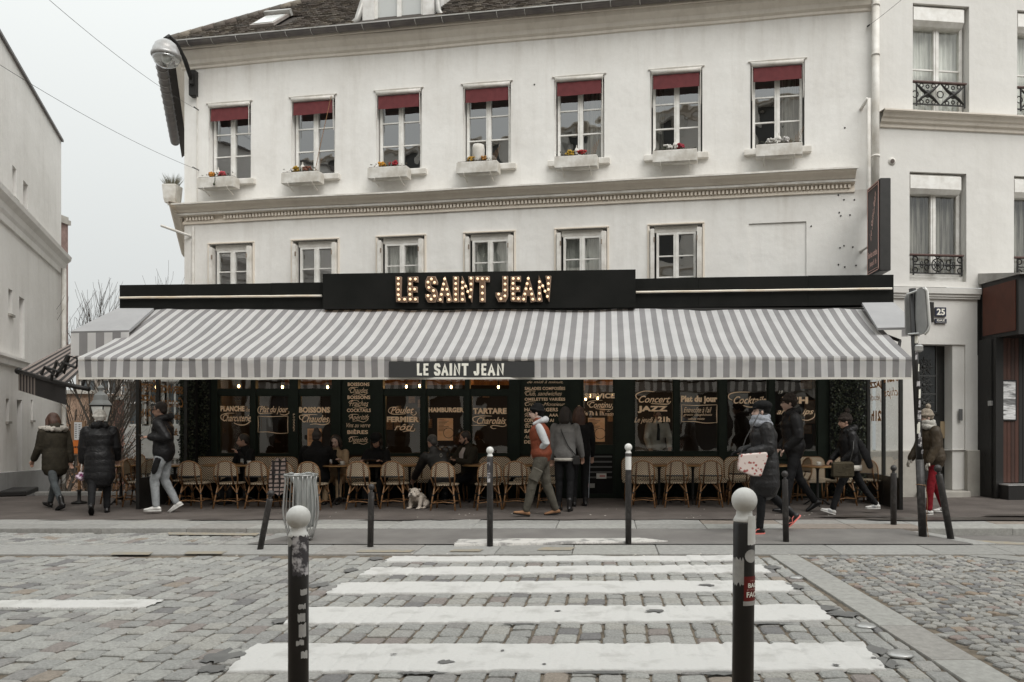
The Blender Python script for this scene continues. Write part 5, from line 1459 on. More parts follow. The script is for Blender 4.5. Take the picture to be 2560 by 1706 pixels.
chair(1115,1277,R(-6),'rattan bistro chair under the man in the black leather jacket, right of the bulldog')
chair(1219,1276,R(22),'rattan bistro chair behind the white-topped bollard left of the red-vested man')
chair(1290,1273,R(0),'rattan bistro chair immediately left of the man in the red vest')
chair(1374,1270,R(0),'rattan bistro chair mostly hidden behind the man in the red vest')
chair(1610,1270,R(-2),'rattan bistro chair just right of the tall white-topped bollard, first of the right group')
chair(1689,1269,R(0),'rattan bistro chair second of the right group, under the word JAZZ')
chair(1773,1269,R(0),'rattan bistro chair third of the right group, under the framed Plat du jour')
chair(1845,1262,R(0),'rattan bistro chair half hidden behind the woman with the floral bag')
chair(1990,1258,R(95),'rattan bistro chair seen side-on behind the tall man in the black beanie')
chair(2098,1266,R(28),'rattan bistro chair behind the walking woman with the dark pompom hat')
chair(2178,1262,R(-30),'rightmost rattan bistro chair, against the right glass screen')
chair(298,1262,R(60),'leftmost rattan bistro chair outside the glass screen, beside the small terrace table')
chair(352,1268,R(-75),'rattan bistro chair standing behind the left black screen post')
chair(322,1240,R(160),'rattan bistro chair on the far side of the outside table')
chair(388,1262,R(25),'rattan bistro chair behind the legs of the man looking at his phone')
chair(445,1262,R(-40),'rattan bistro chair between the man with the phone and the left banquette')
# plaid shawl
M['plaid'] = pmat('plaid_wool', (.34,.27,.24), .95)
nt_ = M['plaid'].node_tree; b_ = nt_.nodes['Principled BSDF']; tcn = N(nt_, 'ShaderNodeTexCoord'); sp_ = N(nt_, 'ShaderNodeSeparateXYZ'); L(nt_, tcn.outputs['Object'], sp_.inputs[0]); fac = []
for ax, per in (('X', .11), ('Z', .075)):
    m1 = N(nt_, 'ShaderNodeMath', operation='MULTIPLY'); m1.inputs[1].default_value = 1/per; L(nt_, sp_.outputs[ax], m1.inputs[0])
    m2 = N(nt_, 'ShaderNodeMath', operation='FRACT'); L(nt_, m1.outputs[0], m2.inputs[0])
    m3 = N(nt_, 'ShaderNodeMath', operation='LESS_THAN'); m3.inputs[1].default_value = .38; L(nt_, m2.outputs[0], m3.inputs[0]); fac.append(m3)
m4 = N(nt_, 'ShaderNodeMath', operation='MAXIMUM'); L(nt_, fac[0].outputs[0], m4.inputs[0]); L(nt_, fac[1].outputs[0], m4.inputs[1])
mx4 = N(nt_, 'ShaderNodeMix', data_type='RGBA'); mx4.inputs[6].default_value = rgb((.36,.28,.25)); mx4.inputs[7].default_value = rgb((.028,.024,.024)); L(nt_, m4.outputs[0], mx4.inputs[0]); L(nt_, mx4.outputs[2], b_.inputs['Base Color'])
p = gp(702,1273,SW); sh_ = thing('plaid_shawl', 'brown and black plaid shawl draped over the back of a bistro chair', 'shawl', (p.x,p.y-.06,SW))
mb = MB(); nx, nz = 14, 16
def shp(i,j): 
    x = -.12+.24*i/nx; s_ = j/nz; z = .88-.62*s_ ; y = -.035-.02*math.sin(i*1.3)-.02*s_+.015*math.sin(i*.9+j*.5); return (x*(1+.15*math.sin(s_*3))-.04*s_, y, z-.03*math.sin(i*.8))
for i in range(nx):
    for j in range(nz): mb.quad(shp(i,j+1),shp(i+1,j+1),shp(i+1,j),shp(i,j))
for i in range(nx): mb.quad(shp(i,0),shp(i+1,0),(shp(i+1,0)[0],.1,.80),(shp(i,0)[0],.1,.80))
mb.build('cloth', M['plaid'], sh_, smooth=True)

M['weave_b'] = chevron_mat('bench_chevron_weave', 'xz', (.80,.64,.46), p=.04)
def bench(u0_, u1_, Y, lab, z=.88):
    x0, x1 = U(u0_,Y), U(u1_,Y); L_ = x1-x0
    t = thing('rattan_bench', lab, 'bench', ((x0+x1)/2,Y,SW), 0, 'woven rattan benches along the windows'); h = L_/2; zz = z-SW
    mb = MB(); mb.smooth = False
    r = .12; vs = []; n = 6
    out = [(-h,.40),(h,.40)] + [(h-r+r*math.cos(a), zz-r+r*math.sin(a)) for a in [math.pi/2*k/n for k in range(n+1)]] + [(-h+r-r*math.sin(a), zz-r+r*math.cos(a)) for a in [math.pi/2*k/n for k in range(n+1)]]
    k = len(out); mb.add([(a,.0+(b-.4)*.12,b) for a,b in out]+[(a,.03+(b-.4)*.12,b) for a,b in out],[tuple(range(k)), tuple(range(2*k-1,k-1,-1))]+[((i+1)%k,i,k+i,k+(i+1)%k) for i in range(k)])
    mb.build('backrest', M['weave_b'], t)
    mb = MB(); mb.smooth=True; mb.tube([(a,.015+(b-.4)*.12,b) for a,b in out[1:]+[out[0]]], .014, 6); mb.build('back_frame', M['rattan'], t)
    mb = MB(); mb.bbox(-h,h,-.42,.0,.39,.43,.01); mb.build('seat', M['weave_seat'], t)
    mb = MB(); mb.bbox(-h,h,-.43,-.42,.36,.435,.004); mb.build('seat_front', M['weave_b'], t)
    for s_ in (-1,1):
        for y in (-.38,-.02): mb = MB(); mb.smooth=True; mb.tube([(s_*(h-.05),y,0),(s_*(h-.07),y,.39)], .016, 6); mb.build('leg', M['rattan'], t)
    return t
bench(458,742,15.75,'long woven bench at the far left under PLANCHE')
bench(868,1052,15.75,'woven bench behind the woman in the beige coat and the reader')
bench(1056,1175,15.75,'woven bench beside the bearded man, behind the bulldog')
bench(1197,1276,15.75,'short woven bench under TARTARE')
bench(1290,1400,15.75,'woven bench behind the man in the red vest')
bench(1555,1809,15.75,'long woven bench under JAZZ and the framed Plat du jour')
bench(1812,1925,15.75,'woven bench under Cocktails')
bench(1975,2062,15.75,'woven bench behind the coffee cup table under FISH')
bench(2088,2150,15.75,'woven bench under the right plant wall')

def make_table():
    t = thing('bistro_table', 'round bistro table', 'table', (0,0,0), 0, 'round bistro tables on the terrace')
    mb = MB(); mb.smooth=False; mb.lathe([(.29,.70),(.30,.705),(.30,.728),(.29,.735)], 28); mb.build('table_top', M['wood'], t)
    mb = MB(); mb.smooth=True; mb.tube([(.302*math.cos(a),.302*math.sin(a),.718) for a in [2*math.pi*k/28 for k in range(29)]], .009, 6, caps=False); mb.build('brass_rim', pmat('brass_rim', (.45,.28,.12), .35, metal=.6), t)
    mb = MB(); mb.smooth=True; mb.lathe([(.06,.70),(.03,.66),(.024,.6),(.024,.15),(.05,.08)], 12); mb.build('column', M['iron'], t)
    for k in range(3):
        a = 2*math.pi*k/3+.4; mb = MB(); mb.smooth=True; mb.tube([(0,0,.12),(.12*math.cos(a),.12*math.sin(a),.1),(.24*math.cos(a),.24*math.sin(a),.02),(.27*math.cos(a),.27*math.sin(a),.01)], .016, 6); mb.build('foot', M['iron'], t)
    return t
TB0 = make_table(); tf = [True]; TABS = {}
def table(key, u, Y, lab):
    o = TB0 if tf[0] else dup(TB0); tf[0] = False; o.location = (U(u,Y), Y, SW); o['label'] = lab; TABS[key] = Vector((U(u,Y),Y,SW+.735)); return o
table('a',437,14.95,'round bistro table left of the leftmost front-row chair, behind the man with the phone')
table('b',548,15.0,'round bistro table between the two leftmost front-row chairs')
table('c',610,15.0,'round bistro table with a water glass before the man with glasses')
table('d',847,14.85,'round bistro table at which the woman in the beige coat sits')
table('e',942,14.9,'round bistro table under the hands of the reading customer')
table('f',1024,15.0,'empty round bistro table behind the bulldog')
table('g',1196,15.0,'round bistro table before the bearded man')
table('h',1330,15.0,'round bistro table behind the man in the red vest')
table('i',1648,15.0,'round bistro table between the first two chairs of the right group')
table('j',1732,15.0,'round bistro table between the second and third chairs of the right group')
table('k',1935,14.9,'round bistro table half hidden by the tall man in the beanie')
table('l',2044,14.6,'round bistro table with a white coffee cup, right of the tall man')
table('m',302,14.9,'round bistro table outside the left glass screen')
M['tumbler'] = glass_mat('tumbler_glass', .18, (.86,.88,.88), .02)
M['china'] = pmat('white_china', (.7,.68,.64), .3)
def tumbler(key, dx, dy, lab):
    p = TABS[key] + Vector((dx,dy,0)); t = thing('water_glass', lab, 'glass', p, 0, 'glasses on the tables'); mb = MB(); mb.smooth=True
    mb.lathe([(.026,0),(.030,.004),(.034,.11),(.031,.11),(.027,.012),(.004,.01)], 12); mb.build('tumbler', M['tumbler'], t)
    mb = MB(); mb.smooth=True; mb.lathe([(.026,.012),(.029,.06),(.002,.061)], 12); mb.build('drink', pmat('drink_'+key, (.55,.5,.42) if key == 'c' else (.35,.1,.05), .1), t)
tumbler('c',.02,-.12,'clear water glass on the table of the man with glasses')
tumbler('d',-.10,-.14,'short glass on the table by the woman in the beige coat')
for key, dx, lab in (('l',.0,'white coffee cup on its saucer on the table at right'),('c',.12,'white cup on a saucer beside the water glass'),('d',.08,'small white cup before the woman in the beige coat')):
    p = TABS[key] + Vector((dx,-.06,0)); t = thing('coffee_cup', lab, 'cup', p, 0, 'coffee cups on the tables')
    mb = MB(); mb.smooth=True; mb.lathe([(.02,.012),(.03,.018),(.038,.07),(.034,.07),(.028,.02),(.003,.018)], 14); cp = mb.build('cup', M['china'], t)
    mb = MB(); mb.smooth=True; mb.tube([(.034,0,.055),(.055,0,.05),(.055,0,.03),(.032,0,.028)], .004, 5); mb.build('handle', M['china'], cp)
    mb = MB(); mb.smooth=True; mb.lathe([(.03,0),(.07,.008),(.07,.011),(.03,.006)], 16); mb.build('saucer', M['china'], t)
# ================================================================ right building
RF = Frame(5.46, 16.2, R(7.1))
nb = thing('neighbour_building', 'cream building numbered 25 with black iron window guards, right of the cafe', 'building', (5.46,16.2,0), R(7.1))
def rz_(u, v): return RF.z(u, v)
RX1 = 26.0
uA = (RF.s(2282), RF.s(2423), rz_(2350,292), rz_(2350,12)); uB = (RF.s(2543), RF.s(2690), rz_(2350,292), rz_(2350,12))
lA = (RF.s(2274), RF.s(2416), rz_(2345,704), rz_(2345,432)); lB = (RF.s(2535), RF.s(2680), rz_(2345,704), rz_(2345,432))
dr = (RF.s(2290), RF.s(2415), .17, rz_(2345,861)); XS = RF.s(2448)
mb = MB()
wall(mb, .06, RX1, 5.0, 14.5, [uA,uB], reveal=.3); zl = 4.35
wall(mb, .06, RX1, zl, 5.0, [(a,b,max(c,zl),5.0) for a,b,c,d in (lA,lB)] , reveal=.3)
mb2 = MB()
mb = MB()
wall(mb, .06, RX1, zl, 14.5, [uA,uB,lA,lB], reveal=.3)
mb.build('wall', M['plaster_right'], nb)
mb = MB(); wall(mb, .06, XS, 1.0, zl-.002, [(dr[0],dr[1],1.0,dr[3])], y=.02, reveal=.45); mb.build('ground_floor_wall', M['plaster_right'], nb)
mb = MB()
bw = RF.s(2396)
mb.bbox(-.2,dr[0]-.0,-.06,.4,0,1.0,.02); mb.build('stone_plinth', M['stone_base'], nb)
mb = MB(); mb.bbox(dr[1],XS+.0,-.06,.4,0,1.0,.02); mb.build('stone_plinth', M['stone_base'], nb)
mb = MB(); a0 = RF.s(2385); mb.bbox(a0,dr[1]+.02,.06,.45,.17,dr[3],.01); mb.build('door_jamb', M['plaster_right'], nb)
mb = MB(); mb.bbox(dr[0]-.02,dr[1]-.05,-.25,.4,0.0,.17,.015); mb.build('door_step', M['stone_base'], nb)
# door with rosette grilles
mb = MB(); mb.bbox(dr[0]-.1,a0,.36,.42,.2,dr[3],.01); dob = mb.build('entrance_door', M['black'], nb)
gx0, gx1 = RF.s(2301), RF.s(2361); gz = [rz_(2330,v) for v in (1024,966,938,894)]
zt_, zb_ = rz_(2330,892), rz_(2330,1030)
mb = MB(); 
n = 3; hh = (zt_-zb_)/n
def ring(mbx, cx, y, cz, r, tr=.008, n=14, a0_=0, a1_=2*math.pi): mbx.tube([(cx+r*math.cos(a0_+(a1_-a0_)*k/n), y, cz+r*math.sin(a0_+(a1_-a0_)*k/n)) for k in range(n+1)], tr, 4)
for k in range(n):
    cz = zb_+hh*(k+.5); cx = (gx0+gx1)/2; w_ = (gx1-gx0)/2
    mb.box(gx0,gx1,.325,.345,cz-hh/2-.012,cz-hh/2+.012)
    mb.ell((cx,.33,cz),.035,8,6); ring(mb,cx,.335,cz,.07)
    for q in range(8):
        a = math.pi*q/4; mb.tube([(cx+.05*math.cos(a),.335,cz+.05*math.sin(a)),(cx+min(w_,hh/2)*1.15*math.cos(a),.335,cz+min(w_,hh/2)*1.15*math.sin(a))], .008, 4)
        ring(mb,cx+.13*math.cos(a+.39),.335,cz+.13*math.sin(a+.39),.035,.006,8)
mb.box(gx0-.02,gx0,.32,.36,zb_,zt_+.3); mb.box(gx1,gx1+.02,.32,.36,zb_,zt_+.3)
mb.build('iron_grille', pmat('grey_iron_grille', (.075,.075,.073), .5, spec=.4), dob)
mb = MB(); mb.box(gx0,gx1,.345,.355,zb_,zt_+.25); mb.build('door_glass', pmat('dark_door_glass', (.012,.013,.013), .15), dob)
mb = MB(); 
for (a,b,c,d) in ((gx0-.06,gx1+.06,zb_-.05,zb_),(gx0,gx1,.35,.38),(gx0,gx1,.9,.94),(gx0-.04,gx0,.35,.9),(gx1,gx1+.04,.35,.9)): mb.bbox(a,b,.32,.37,c,d,.006)
mb.build('door_moulding', M['iron'], dob)
mb = MB(); mb.box(RF.s(2374),RF.s(2387),.345,.36,rz_(2380,1097),rz_(2380,1054)); mb.build('push_plate', pmat('beige_push_plate', (.42,.32,.2), .5), dob)
mb = MB(); mb.bbox(RF.s(2398),RF.s(2406),-.01,.02,rz_(2400,1052),rz_(2400,1023),.004); mb.build('intercom', pmat('grey_intercom', (.10,.10,.10), .5), nb)
# string courses
mb = MB(); zc = rz_(2300,288)
cornice(mb, [(0,zc-.30),(-.04,zc-.29),(-.05,zc-.22),(-.10,zc-.20),(-.12,zc-.14),(-.16,zc-.12),(-.20,zc-.05),(-.26,zc-.03),(-.26,zc),(0,zc+.02)], .12, RX1, 10, 0)
mb.build('string_course', M['eaves'] if 'eaves' in M else bpy.data.materials['eaves_render'], nb)
mb = MB(); zc = zl+.0; cornice(mb, [(.02,zc-.24),(-.03,zc-.235),(-.03,zc-.2),(-.055,zc-.195),(-.055,zc-.15),(-.09,zc-.14),(-.10,zc-.03),(0,zc-.01)], .12, XS, 8, 0)
mb.build('lower_string_course', M['plaster_right'], nb)
def curt(mbx, x0, x1, y, z0, z1, n=22, amp=.02, gather=0):
    for i in range(n):
        a = x0+(x1-x0)*i/n; b = x0+(x1-x0)*(i+1)/n
        mbx.quad((a,y+amp*math.sin(i*1.9),z0),(b,y+amp*math.sin((i+1)*1.9),z0),(b,y+amp*math.sin((i+1)*1.9),z1),(a,y+amp*math.sin(i*1.9),z1))
for k, (h_, rows, cmat, ornate) in enumerate(((uA,2,'curtain',0),(uB,2,'curtain',0),(lA,1,'curtain_dark',1),(lB,1,'curtain_dark',1))):
    a,b,c,d = h_; cx = (a+b)/2; w_ = b-a
    root = bpy.data.objects.new('window', None); COL.objects.link(root); root.parent = nb; root.location = (cx,0,0)
    bx = .36
    mb, zs, (ia, ib) = casement(root, w_-.06, c+.12, d-bx+.02, .24, rows, None, None, None, st=.07)
    mb.bbox(-w_/2,w_/2,.12,.3,c,c+.12,.01)
    mb.build('window_frame', M['win_white'], root)
    for q in range(rows):
        for s_ in (-1,1):
            x0,x1 = sorted((s_*ia,s_*ib)); p = MB(); p.quad((x0,.24,zs[q]+.01),(x1,.24,zs[q]+.01),(x1,.24,zs[q+1]-.01),(x0,.24,zs[q+1]-.01)); p.build('pane', glass_mat('guard_window_glass', .09, (.92,.94,.92)) if 'guard_window_glass' not in bpy.data.materials else bpy.data.materials['guard_window_glass'], root)
    mb = MB(); mb.extr([(.02,d-.33),(.02,d-.08),(.08,d-.02),(.3,d-.02),(.3,d-.42),(.1,d-.42)], -w_/2+.03, w_/2-.10); mb.build('shutter_box', M['win_white'], root)
    mb = MB(); curt(mb, -w_/2, w_/2, .38, c, d, 30); mb.build('curtain', M[cmat], root, smooth=True)
    mb = MB(); mb.quad((-w_/2,.75,c),(w_/2,.75,c),(w_/2,.75,d),(-w_/2,.75,d)); mb.build('dim_interior', M['room_dark'], root)
    # guard rail
    zr = rz_(2340,204) if k < 2 else rz_(2340,636); zb2 = rz_(2340,262) if k < 2 else rz_(2340,684)
    mb = MB(); mb.bbox(-w_/2,w_/2-.06,-.02,.06,zr-.04,zr,.01); rl = mb.build('handrail', pmat('reddish_handrail', (.075,.035,.028), .5) if 'reddish_handrail' not in bpy.data.materials else bpy.data.materials['reddish_handrail'], root)
    mb = MB(); mb.box(-w_/2,w_/2-.08,.0,.03,zb2-.01,zb2+.012); hh = zr-.04-zb2; cz = zb2+hh/2
    for s_ in (-1,1): mb.box(s_*(w_/2-.09)-.012,s_*(w_/2-.09)+.012,.0,.03,zb2-.04,zr-.02)
    if ornate:
        ring(mb,0,.015,cz,.13,.012,18); ring(mb,0,.015,cz,.07,.01,12); mb.ell((0,.015,cz),.04,8,6)
        for q in range(8): a_ = math.pi*q/4; mb.tube([(.04*math.cos(a_),.015,cz+.04*math.sin(a_)),(.13*math.cos(a_),.015,cz+.13*math.sin(a_))], .01, 4)
        for s_ in (-1,1):
            mb.tube([(s_*.13,.015,cz),(s_*.3,.015,cz),(s_*(w_/2-.09),.015,cz)], .014, 5)
            for dz in (-1,1):
                ring(mb,s_*.24,.015,cz+dz*.06,.05,.012,12); ring(mb,s_*(w_/2-.13),.015,cz+dz*.11,.055,.014,12); ring(mb,s_*.35,.015,cz+dz*.035,.028,.01,8)
            mb.ell((s_*.2,.015,cz),(.05,.012,.035),8,5)
        for dz in (-1,1): mb.tube([(0,.015,cz+dz*.13),(-.05,.015,cz+dz*.17),(0,.015,cz+dz*hh*.48),(.05,.015,cz+dz*.17),(0,.015,cz+dz*.13)], .012, 4)
    else:
        for q in range(2):
            cx2 = -w_/4+.02+q*(w_/2-.06); 
            for s_ in (-1,1):
                for dz in (-1,1):
                    mb.tube([(cx2,.015,cz),(cx2+s_*.12,.015,cz+dz*.08),(cx2+s_*(w_/4-.05),.015,cz+dz*(hh*.48))], [.034,.03,.014], 6)
                    ring(mb,cx2+s_*.13,.015,cz+dz*.17,.04,.012,8)
            mb.ell((cx2,.015,cz),(.085,.012,.085),10,6); ring(mb,cx2,.015,cz+.15,.035,.012,8); ring(mb,cx2,.015,cz-.15,.035,.012,8)
        ring(mb,0-.01,.015,cz,.07,.012,10); ring(mb,-w_/2+.06,.015,cz-.02,.07,.012,10)
    mb.build('iron_guard', M['iron'], root)
mb = MB(); mb.smooth=True; q = (RF.s(2230), rz_(2230,404)); mb.tube([(q[0],-.02,q[1]),(q[0],.02,q[1])], .075, 16); mb.build('vent_ring', M['white_trim'], nb)
mb = MB(); mb.tube([(q[0],-.03,q[1]),(q[0],-.02,q[1])], .045, 14); mb.build('vent_grille', pmat('brown_vent', (.08,.06,.05), .7), nb)
# plates
def plate(parent, ua, ub, va, vb, mat, body, tmat, sub=None, fr=RF, y=-.012):
    x0,x1,z0,z1 = fr.s(ua), fr.s(ub), fr.z((ua+ub)/2,vb), fr.z((ua+ub)/2,va)
    mb = MB(); mb.bbox(x0,x1,y-.012,.018,z0,z1,.004); o = mb.build('enamel_plate', mat, parent)
    def put(bd, fx0,fx1,fz0,fz1,bold):
        me = text_mesh(bd, bold); xs=[v.co.x for v in me.vertices]; ys=[v.co.y for v in me.vertices]; a_,b_,c_,d_ = min(xs),max(xs),min(ys),max(ys)
        for v in me.vertices: v.co = Vector((x0+(x1-x0)*(fx0+(fx1-fx0)*(v.co.x-a_)/(b_-a_)), y-.0135, z0+(z1-z0)*(fz0+(fz1-fz0)*(v.co.y-c_)/(d_-c_))))
        me.materials.clear(); me.materials.append(tmat); q_ = bpy.data.objects.new('plate_lettering', me); COL.objects.link(q_); q_.parent = o
    put(body, .12,.88,.45 if sub else .15,.88 if sub else .85,.03)
    if sub: put(sub, .08,.92,.12,.3,0)
    return o
M['enamel'] = pmat('navy_enamel', (.018,.022,.045), .35); 
plate(nb,2337,2364,769,792,M['enamel'],'25',M['letter_white']); plate(nb,2337,2365,798,809,M['enamel'],'GAZ',M['letter_white'],'À TOUS LES ÉTAGES')
mb = MB(); x0,x1,z0,z1 = RF.s(2318),RF.s(2333),rz_(2325,806),rz_(2325,756); mb.bbox(x0,x1,-.03,.015,z0,z1,.008); mb.build('dark_plaque', M['iron'], nb)
# brown shop front at far right ---------------------------------------
XP = RF.s(2448); wy = RF.depth(XP)
bs = thing('brown_shop', 'closed shop front with brown boards and a dark projecting fascia, at the right edge', 'shop', (5.46,16.2,0), R(7.1))
zf1, zf0 = rz_(2448,712)-.05, rz_(2448,852)
M['brown'] = pmat('red_brown_board', (.10,.030,.016), .7, (.075,.024,.013), 3.0)
yp = -1.25
mb = MB(); mb.box(XP+.02,XP+7,yp,-.05,zf0,zf1+.05); mb.build('fascia_box', M['iron'], bs)
mb = MB(); mb.box(XP+.0,XP+.02,yp+.08,-.12,zf0+.08,zf1-.05); mb.build('side_board', M['brown'], bs)
mb = MB(); mb.box(XP+.2,XP+6.9,yp-.01,yp,zf0+.12,zf1-.1); mb.build('front_board', pmat('slate_board', (.032,.036,.038), .5), bs)
mb = MB(); mb.add([(XP-.02,yp-.1,zf1+.05),(XP+7,yp-.1,zf1+.05),(XP+7,-.0,zf1+.28),(XP-.02,-.0,zf1+.28),(XP-.02,yp-.1,zf1+.03),(XP+7,yp-.1,zf1+.03),(XP+7,-.0,zf1+.05),(XP-.02,-.0,zf1+.05)],[(0,1,2,3),(4,5,1,0),(0,3,7,4),(7,6,5,4)]); mb.build('fascia_roof', M['zinc_light'], bs)
yb = -.55
mb = MB(); mb.box(XP-.02,XP+7,yb+.03,.3,.0,zf0); mb.box(XP-.03,XP+7,.0,.3,zf0-.3,4.33); mb.build('backing', M['iron'], bs)
mb = MB(); mb.smooth=False
k = 0; x = XP+.0
M['slat'] = random_colour(pmat('brown_slat', .1, .6), [(0,(.06,.021,.012)),(.3,(.010,.009,.008)),(.65,(.04,.016,.010)),(.85,(.07,.024,.013))], .15, 10)
while x < XP+2.6:
    w_ = .085; mb = MB(); mb.bbox(x,x+w_-.01,yb-.0,yb+.035,.36,zf0-.0,.006); mb.build('slat', M['slat'], bs); x += w_; 
mb = MB(); mb.bbox(XP-.02,XP+.14,yb-.05,yb+.1,.05,zf0,.01); mb.build('corner_post', M['iron'], bs)
mb = MB(); mb.bbox(XP+.05,XP+7,yb-.35,yb+.0,.0,.33,.01); bs_p = mb.build('plinth', M['iron'], bs)
mb = MB(); mb.box(XP+.04,XP+7,yb-.36,yb+.0,.33,.35); mb.build('plinth_edge', M['steel'], bs)
RFp = Frame(5.46 - math.sin(R(7.1))*yb, 16.2 + math.cos(R(7.1))*yb, R(7.1))
x0,x1,z0,z1 = RFp.s(2492)-.0,RFp.s(2536),RFp.z(2515,1049),RFp.z(2515,954)
mb = MB(); mb.bbox(x0-.03,x1+.03,yb-.03,yb+.0,z0-.03,z1+.03,.005); fb = mb.build('notice_frame', M['iron'], bs)
mb = MB(); mb.box(x0,x1,yb-.035,yb-.03,z0,z1); mb.build('notice', pmat('crumpled_silver_notice', (.62,.62,.62), .4, (.16,.16,.16), 3.5, .6, 6, stretch=(.6,1,3), lo=.45, hi=.55, bdist=.05), fb)
mb = MB(); mb.bbox(XP-.08,XP-.01,-.5,-.42,rz_(2440,1016),rz_(2440,1004),.005); mb.build('latch', M['steel'], bs)
mb = MB(); mb.box(XP+1.1,XP+1.22,yb-.5,yb-.1,rz_(2530,890),rz_(2530,862)); mb.build('bracket', M['steel'], bs)
# vertical projecting sign -----------------------------------------------
vs_ = thing('projecting_sign', 'black projecting neon sign with rose script, above the right end of the cafe fascia', 'sign', (5.25,15.5,5.3))
y0,y1,z0,z1 = 15.19,15.90,4.47,6.24
mb = MB(); mb.bbox(5.25,5.45,y0,y1,z0,z1,.01); mb.build('sign_box', M['black'], vs_, world=True)
mb = MB(); mb.box(5.236,5.25,y0+.07,y1-.02,z0+.03,z1-.03); mb.build('sign_face', pmat('plum_sign_face', (.035,.024,.024), .5), vs_, world=True)
M['neon'] = pmat('rose_neon', (.62,.38,.33), .5)
mb = MB()
for (a,b,c,d) in ((y0+.04,y0+.055,z0+.03,z1-.03),(y1-.04,y1-.025,z0+.03,z1-.03),(y0+.04,y1-.03,z0+.03,z0+.045),(y0+.04,y1-.03,z1-.045,z1-.03),(y0+.09,y1-.07,z0+.08,z0+.09),(y0+.09,y1-.07,z1-.09,z1-.08)): mb.box(5.226,5.236,a,b,c,d)
mb.build('neon_border', M['neon'], vs_, world=True)
lettering('Le Saint Jean',0,0,0,0,'scriptb',vs_,M['neon'],name='neon_lettering',to3=lambda fx,fy: Vector((5.23, y1-.16-(y1-y0-.3)*(fx*.72+(1-fy)*.28), z0+.62+1.0*(fx*.86+fy*.14))))
lettering('Service continu',0,0,0,0,'block',vs_,M['neon'],name='neon_lettering',to3=lambda fx,fy: Vector((5.23, y1-.07-(y1-y0-.18)*fx, z0+.34+.13*fy)))
lettering("jusqu'à 1h",0,0,0,0,'block',vs_,M['neon'],name='neon_lettering',to3=lambda fx,fy: Vector((5.23, y1-.16-(y1-y0-.32)*fx, z0+.14+.14*fy)))
mb = MB(); mb.tube([(5.35,15.9,4.8),(5.4,16.3,4.8)], .03, 6); mb.tube([(5.35,15.9,5.9),(5.4,16.3,5.9)], .03, 6); mb.build('fixing_arm', M['iron'], vs_, world=True)

# ================================================================ left building
LF = Frame(-12.53, 16.5, math.atan2(.902,-.431))
lbd = thing('left_building', 'plain grey white rendered building with slit windows along the left side street', 'building', (-12.53,16.5,0), math.atan2(.902,-.431))
def lrect(u0_,u1_,v0_,v1_):
    return (LF.s(u0_), LF.s(u1_), LF.z((u0_+u1_)/2,v1_), LF.z((u0_+u1_)/2,v0_))
sl_ = [lrect(21,31,724,786), lrect(48,61,745,906), lrect(31,41,418,496), lrect(58,70,457,571), lrect(15,23,997,1054), lrect(42,55,1000,1232), lrect(77,82,1000,1051)]
SE = LF.s(153); ZR = 9.55
mb = MB()
wall(mb, -5.5, SE, -4, ZR, sl_, reveal=.16)
mb.quad((SE,0,-4),(SE,6,-4),(SE,6,ZR),(SE,0,ZR)); mb.quad((-5.5,0,ZR),(SE,0,ZR),(SE,6,ZR),(-5.5,6,ZR))
mb.build('wall', M['plaster_left'], lbd)
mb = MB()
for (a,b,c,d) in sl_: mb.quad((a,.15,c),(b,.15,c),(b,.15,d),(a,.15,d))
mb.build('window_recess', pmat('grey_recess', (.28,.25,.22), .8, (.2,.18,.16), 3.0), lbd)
mb = MB()
for (a,b,c,d) in sl_: mb.box(a-.03,b+.03,-.05,.05,c-.05,c)
mb.build('sill', M['stone_base'], lbd)
zc = LF.z(100, 588)-.1
mb = MB(); cornice(mb, [(0,zc-.45),(-.05,zc-.44),(-.06,zc-.3),(-.10,zc-.22),(-.12,zc-.1),(-.22,zc),(-.24,zc+.1),(0,zc+.16)], -5.5, SE+.12, 12, 0); mb.add([(SE+.12,0,zc-.45),(SE+.12,-.06,zc-.3),(SE+.12,-.12,zc-.1),(SE+.12,-.24,zc+.1),(SE+.12,0,zc+.16)],[(0,1,2,3,4)]); mb.build('cornice', M['plaster_left'], lbd)
zq = LF.z(30, 905); s1 = LF.s(58); mb = MB(); cornice(mb, [(0,zq-.12),(-.08,zq-.1),(-.1,zq),(-.14,zq+.04),(-.14,zq+.1),(0,zq+.14)], -5.5, s1, 6, 0); mb.build('string_course', M['plaster_left'], lbd)
mb = MB(); zp = LF.z(50,1207); mb.add([(-5.5,-.04,-.2),(SE,-.04,-4),(SE,-.04,.25),(-5.5,-.04,.75),(-5.5,.0,.76),(SE,.0,.26)],[(0,1,2,3),(3,2,5,4)]); mb.build('grey_plinth', plaster_mat('grey_plinth_paint', (.40,.40,.40), (.24,.23,.22), .5), lbd)
mb = MB(); mb.box(-5.5,SE+.02,-.06,.1,ZR,ZR+.06); mb.build('roof_edge', M['zinc'], lbd)
mb = MB(); mb.smooth=True; sp2 = LF.s(147); mb.tube([(sp2,-.12,zc-.3),(sp2,-.12,-2)], .06, 8); mb.build('downpipe', M['white_trim'], lbd)
p = gp(30,1241,SW); mb = MB(); mb.bbox(-.3,.9,-.5,.0,SW,.16,.02); mb.build('doorstep', M['iron'], lbd)
# chimney stack and farther building slice
ch = thing('chimney', 'narrow brick chimney stack just above the left building edge', 'chimney', at(149,640,26)); b0 = at(149,640,26)
mb = MB(); mb.box(-.10,.14,-.2,.2,-4,1.2); mb.build('brick_stack', pmat('pinkish_brick', (.28,.19,.17), .9, (.18,.12,.10), 6.0), ch)
mb = MB(); mb.box(-.16,.2,-.26,.26,1.05,1.2); mb.box(-.12,.16,-.2,.2,1.2,1.3); mb.build('chimney_cap', M['stone_base'], ch)
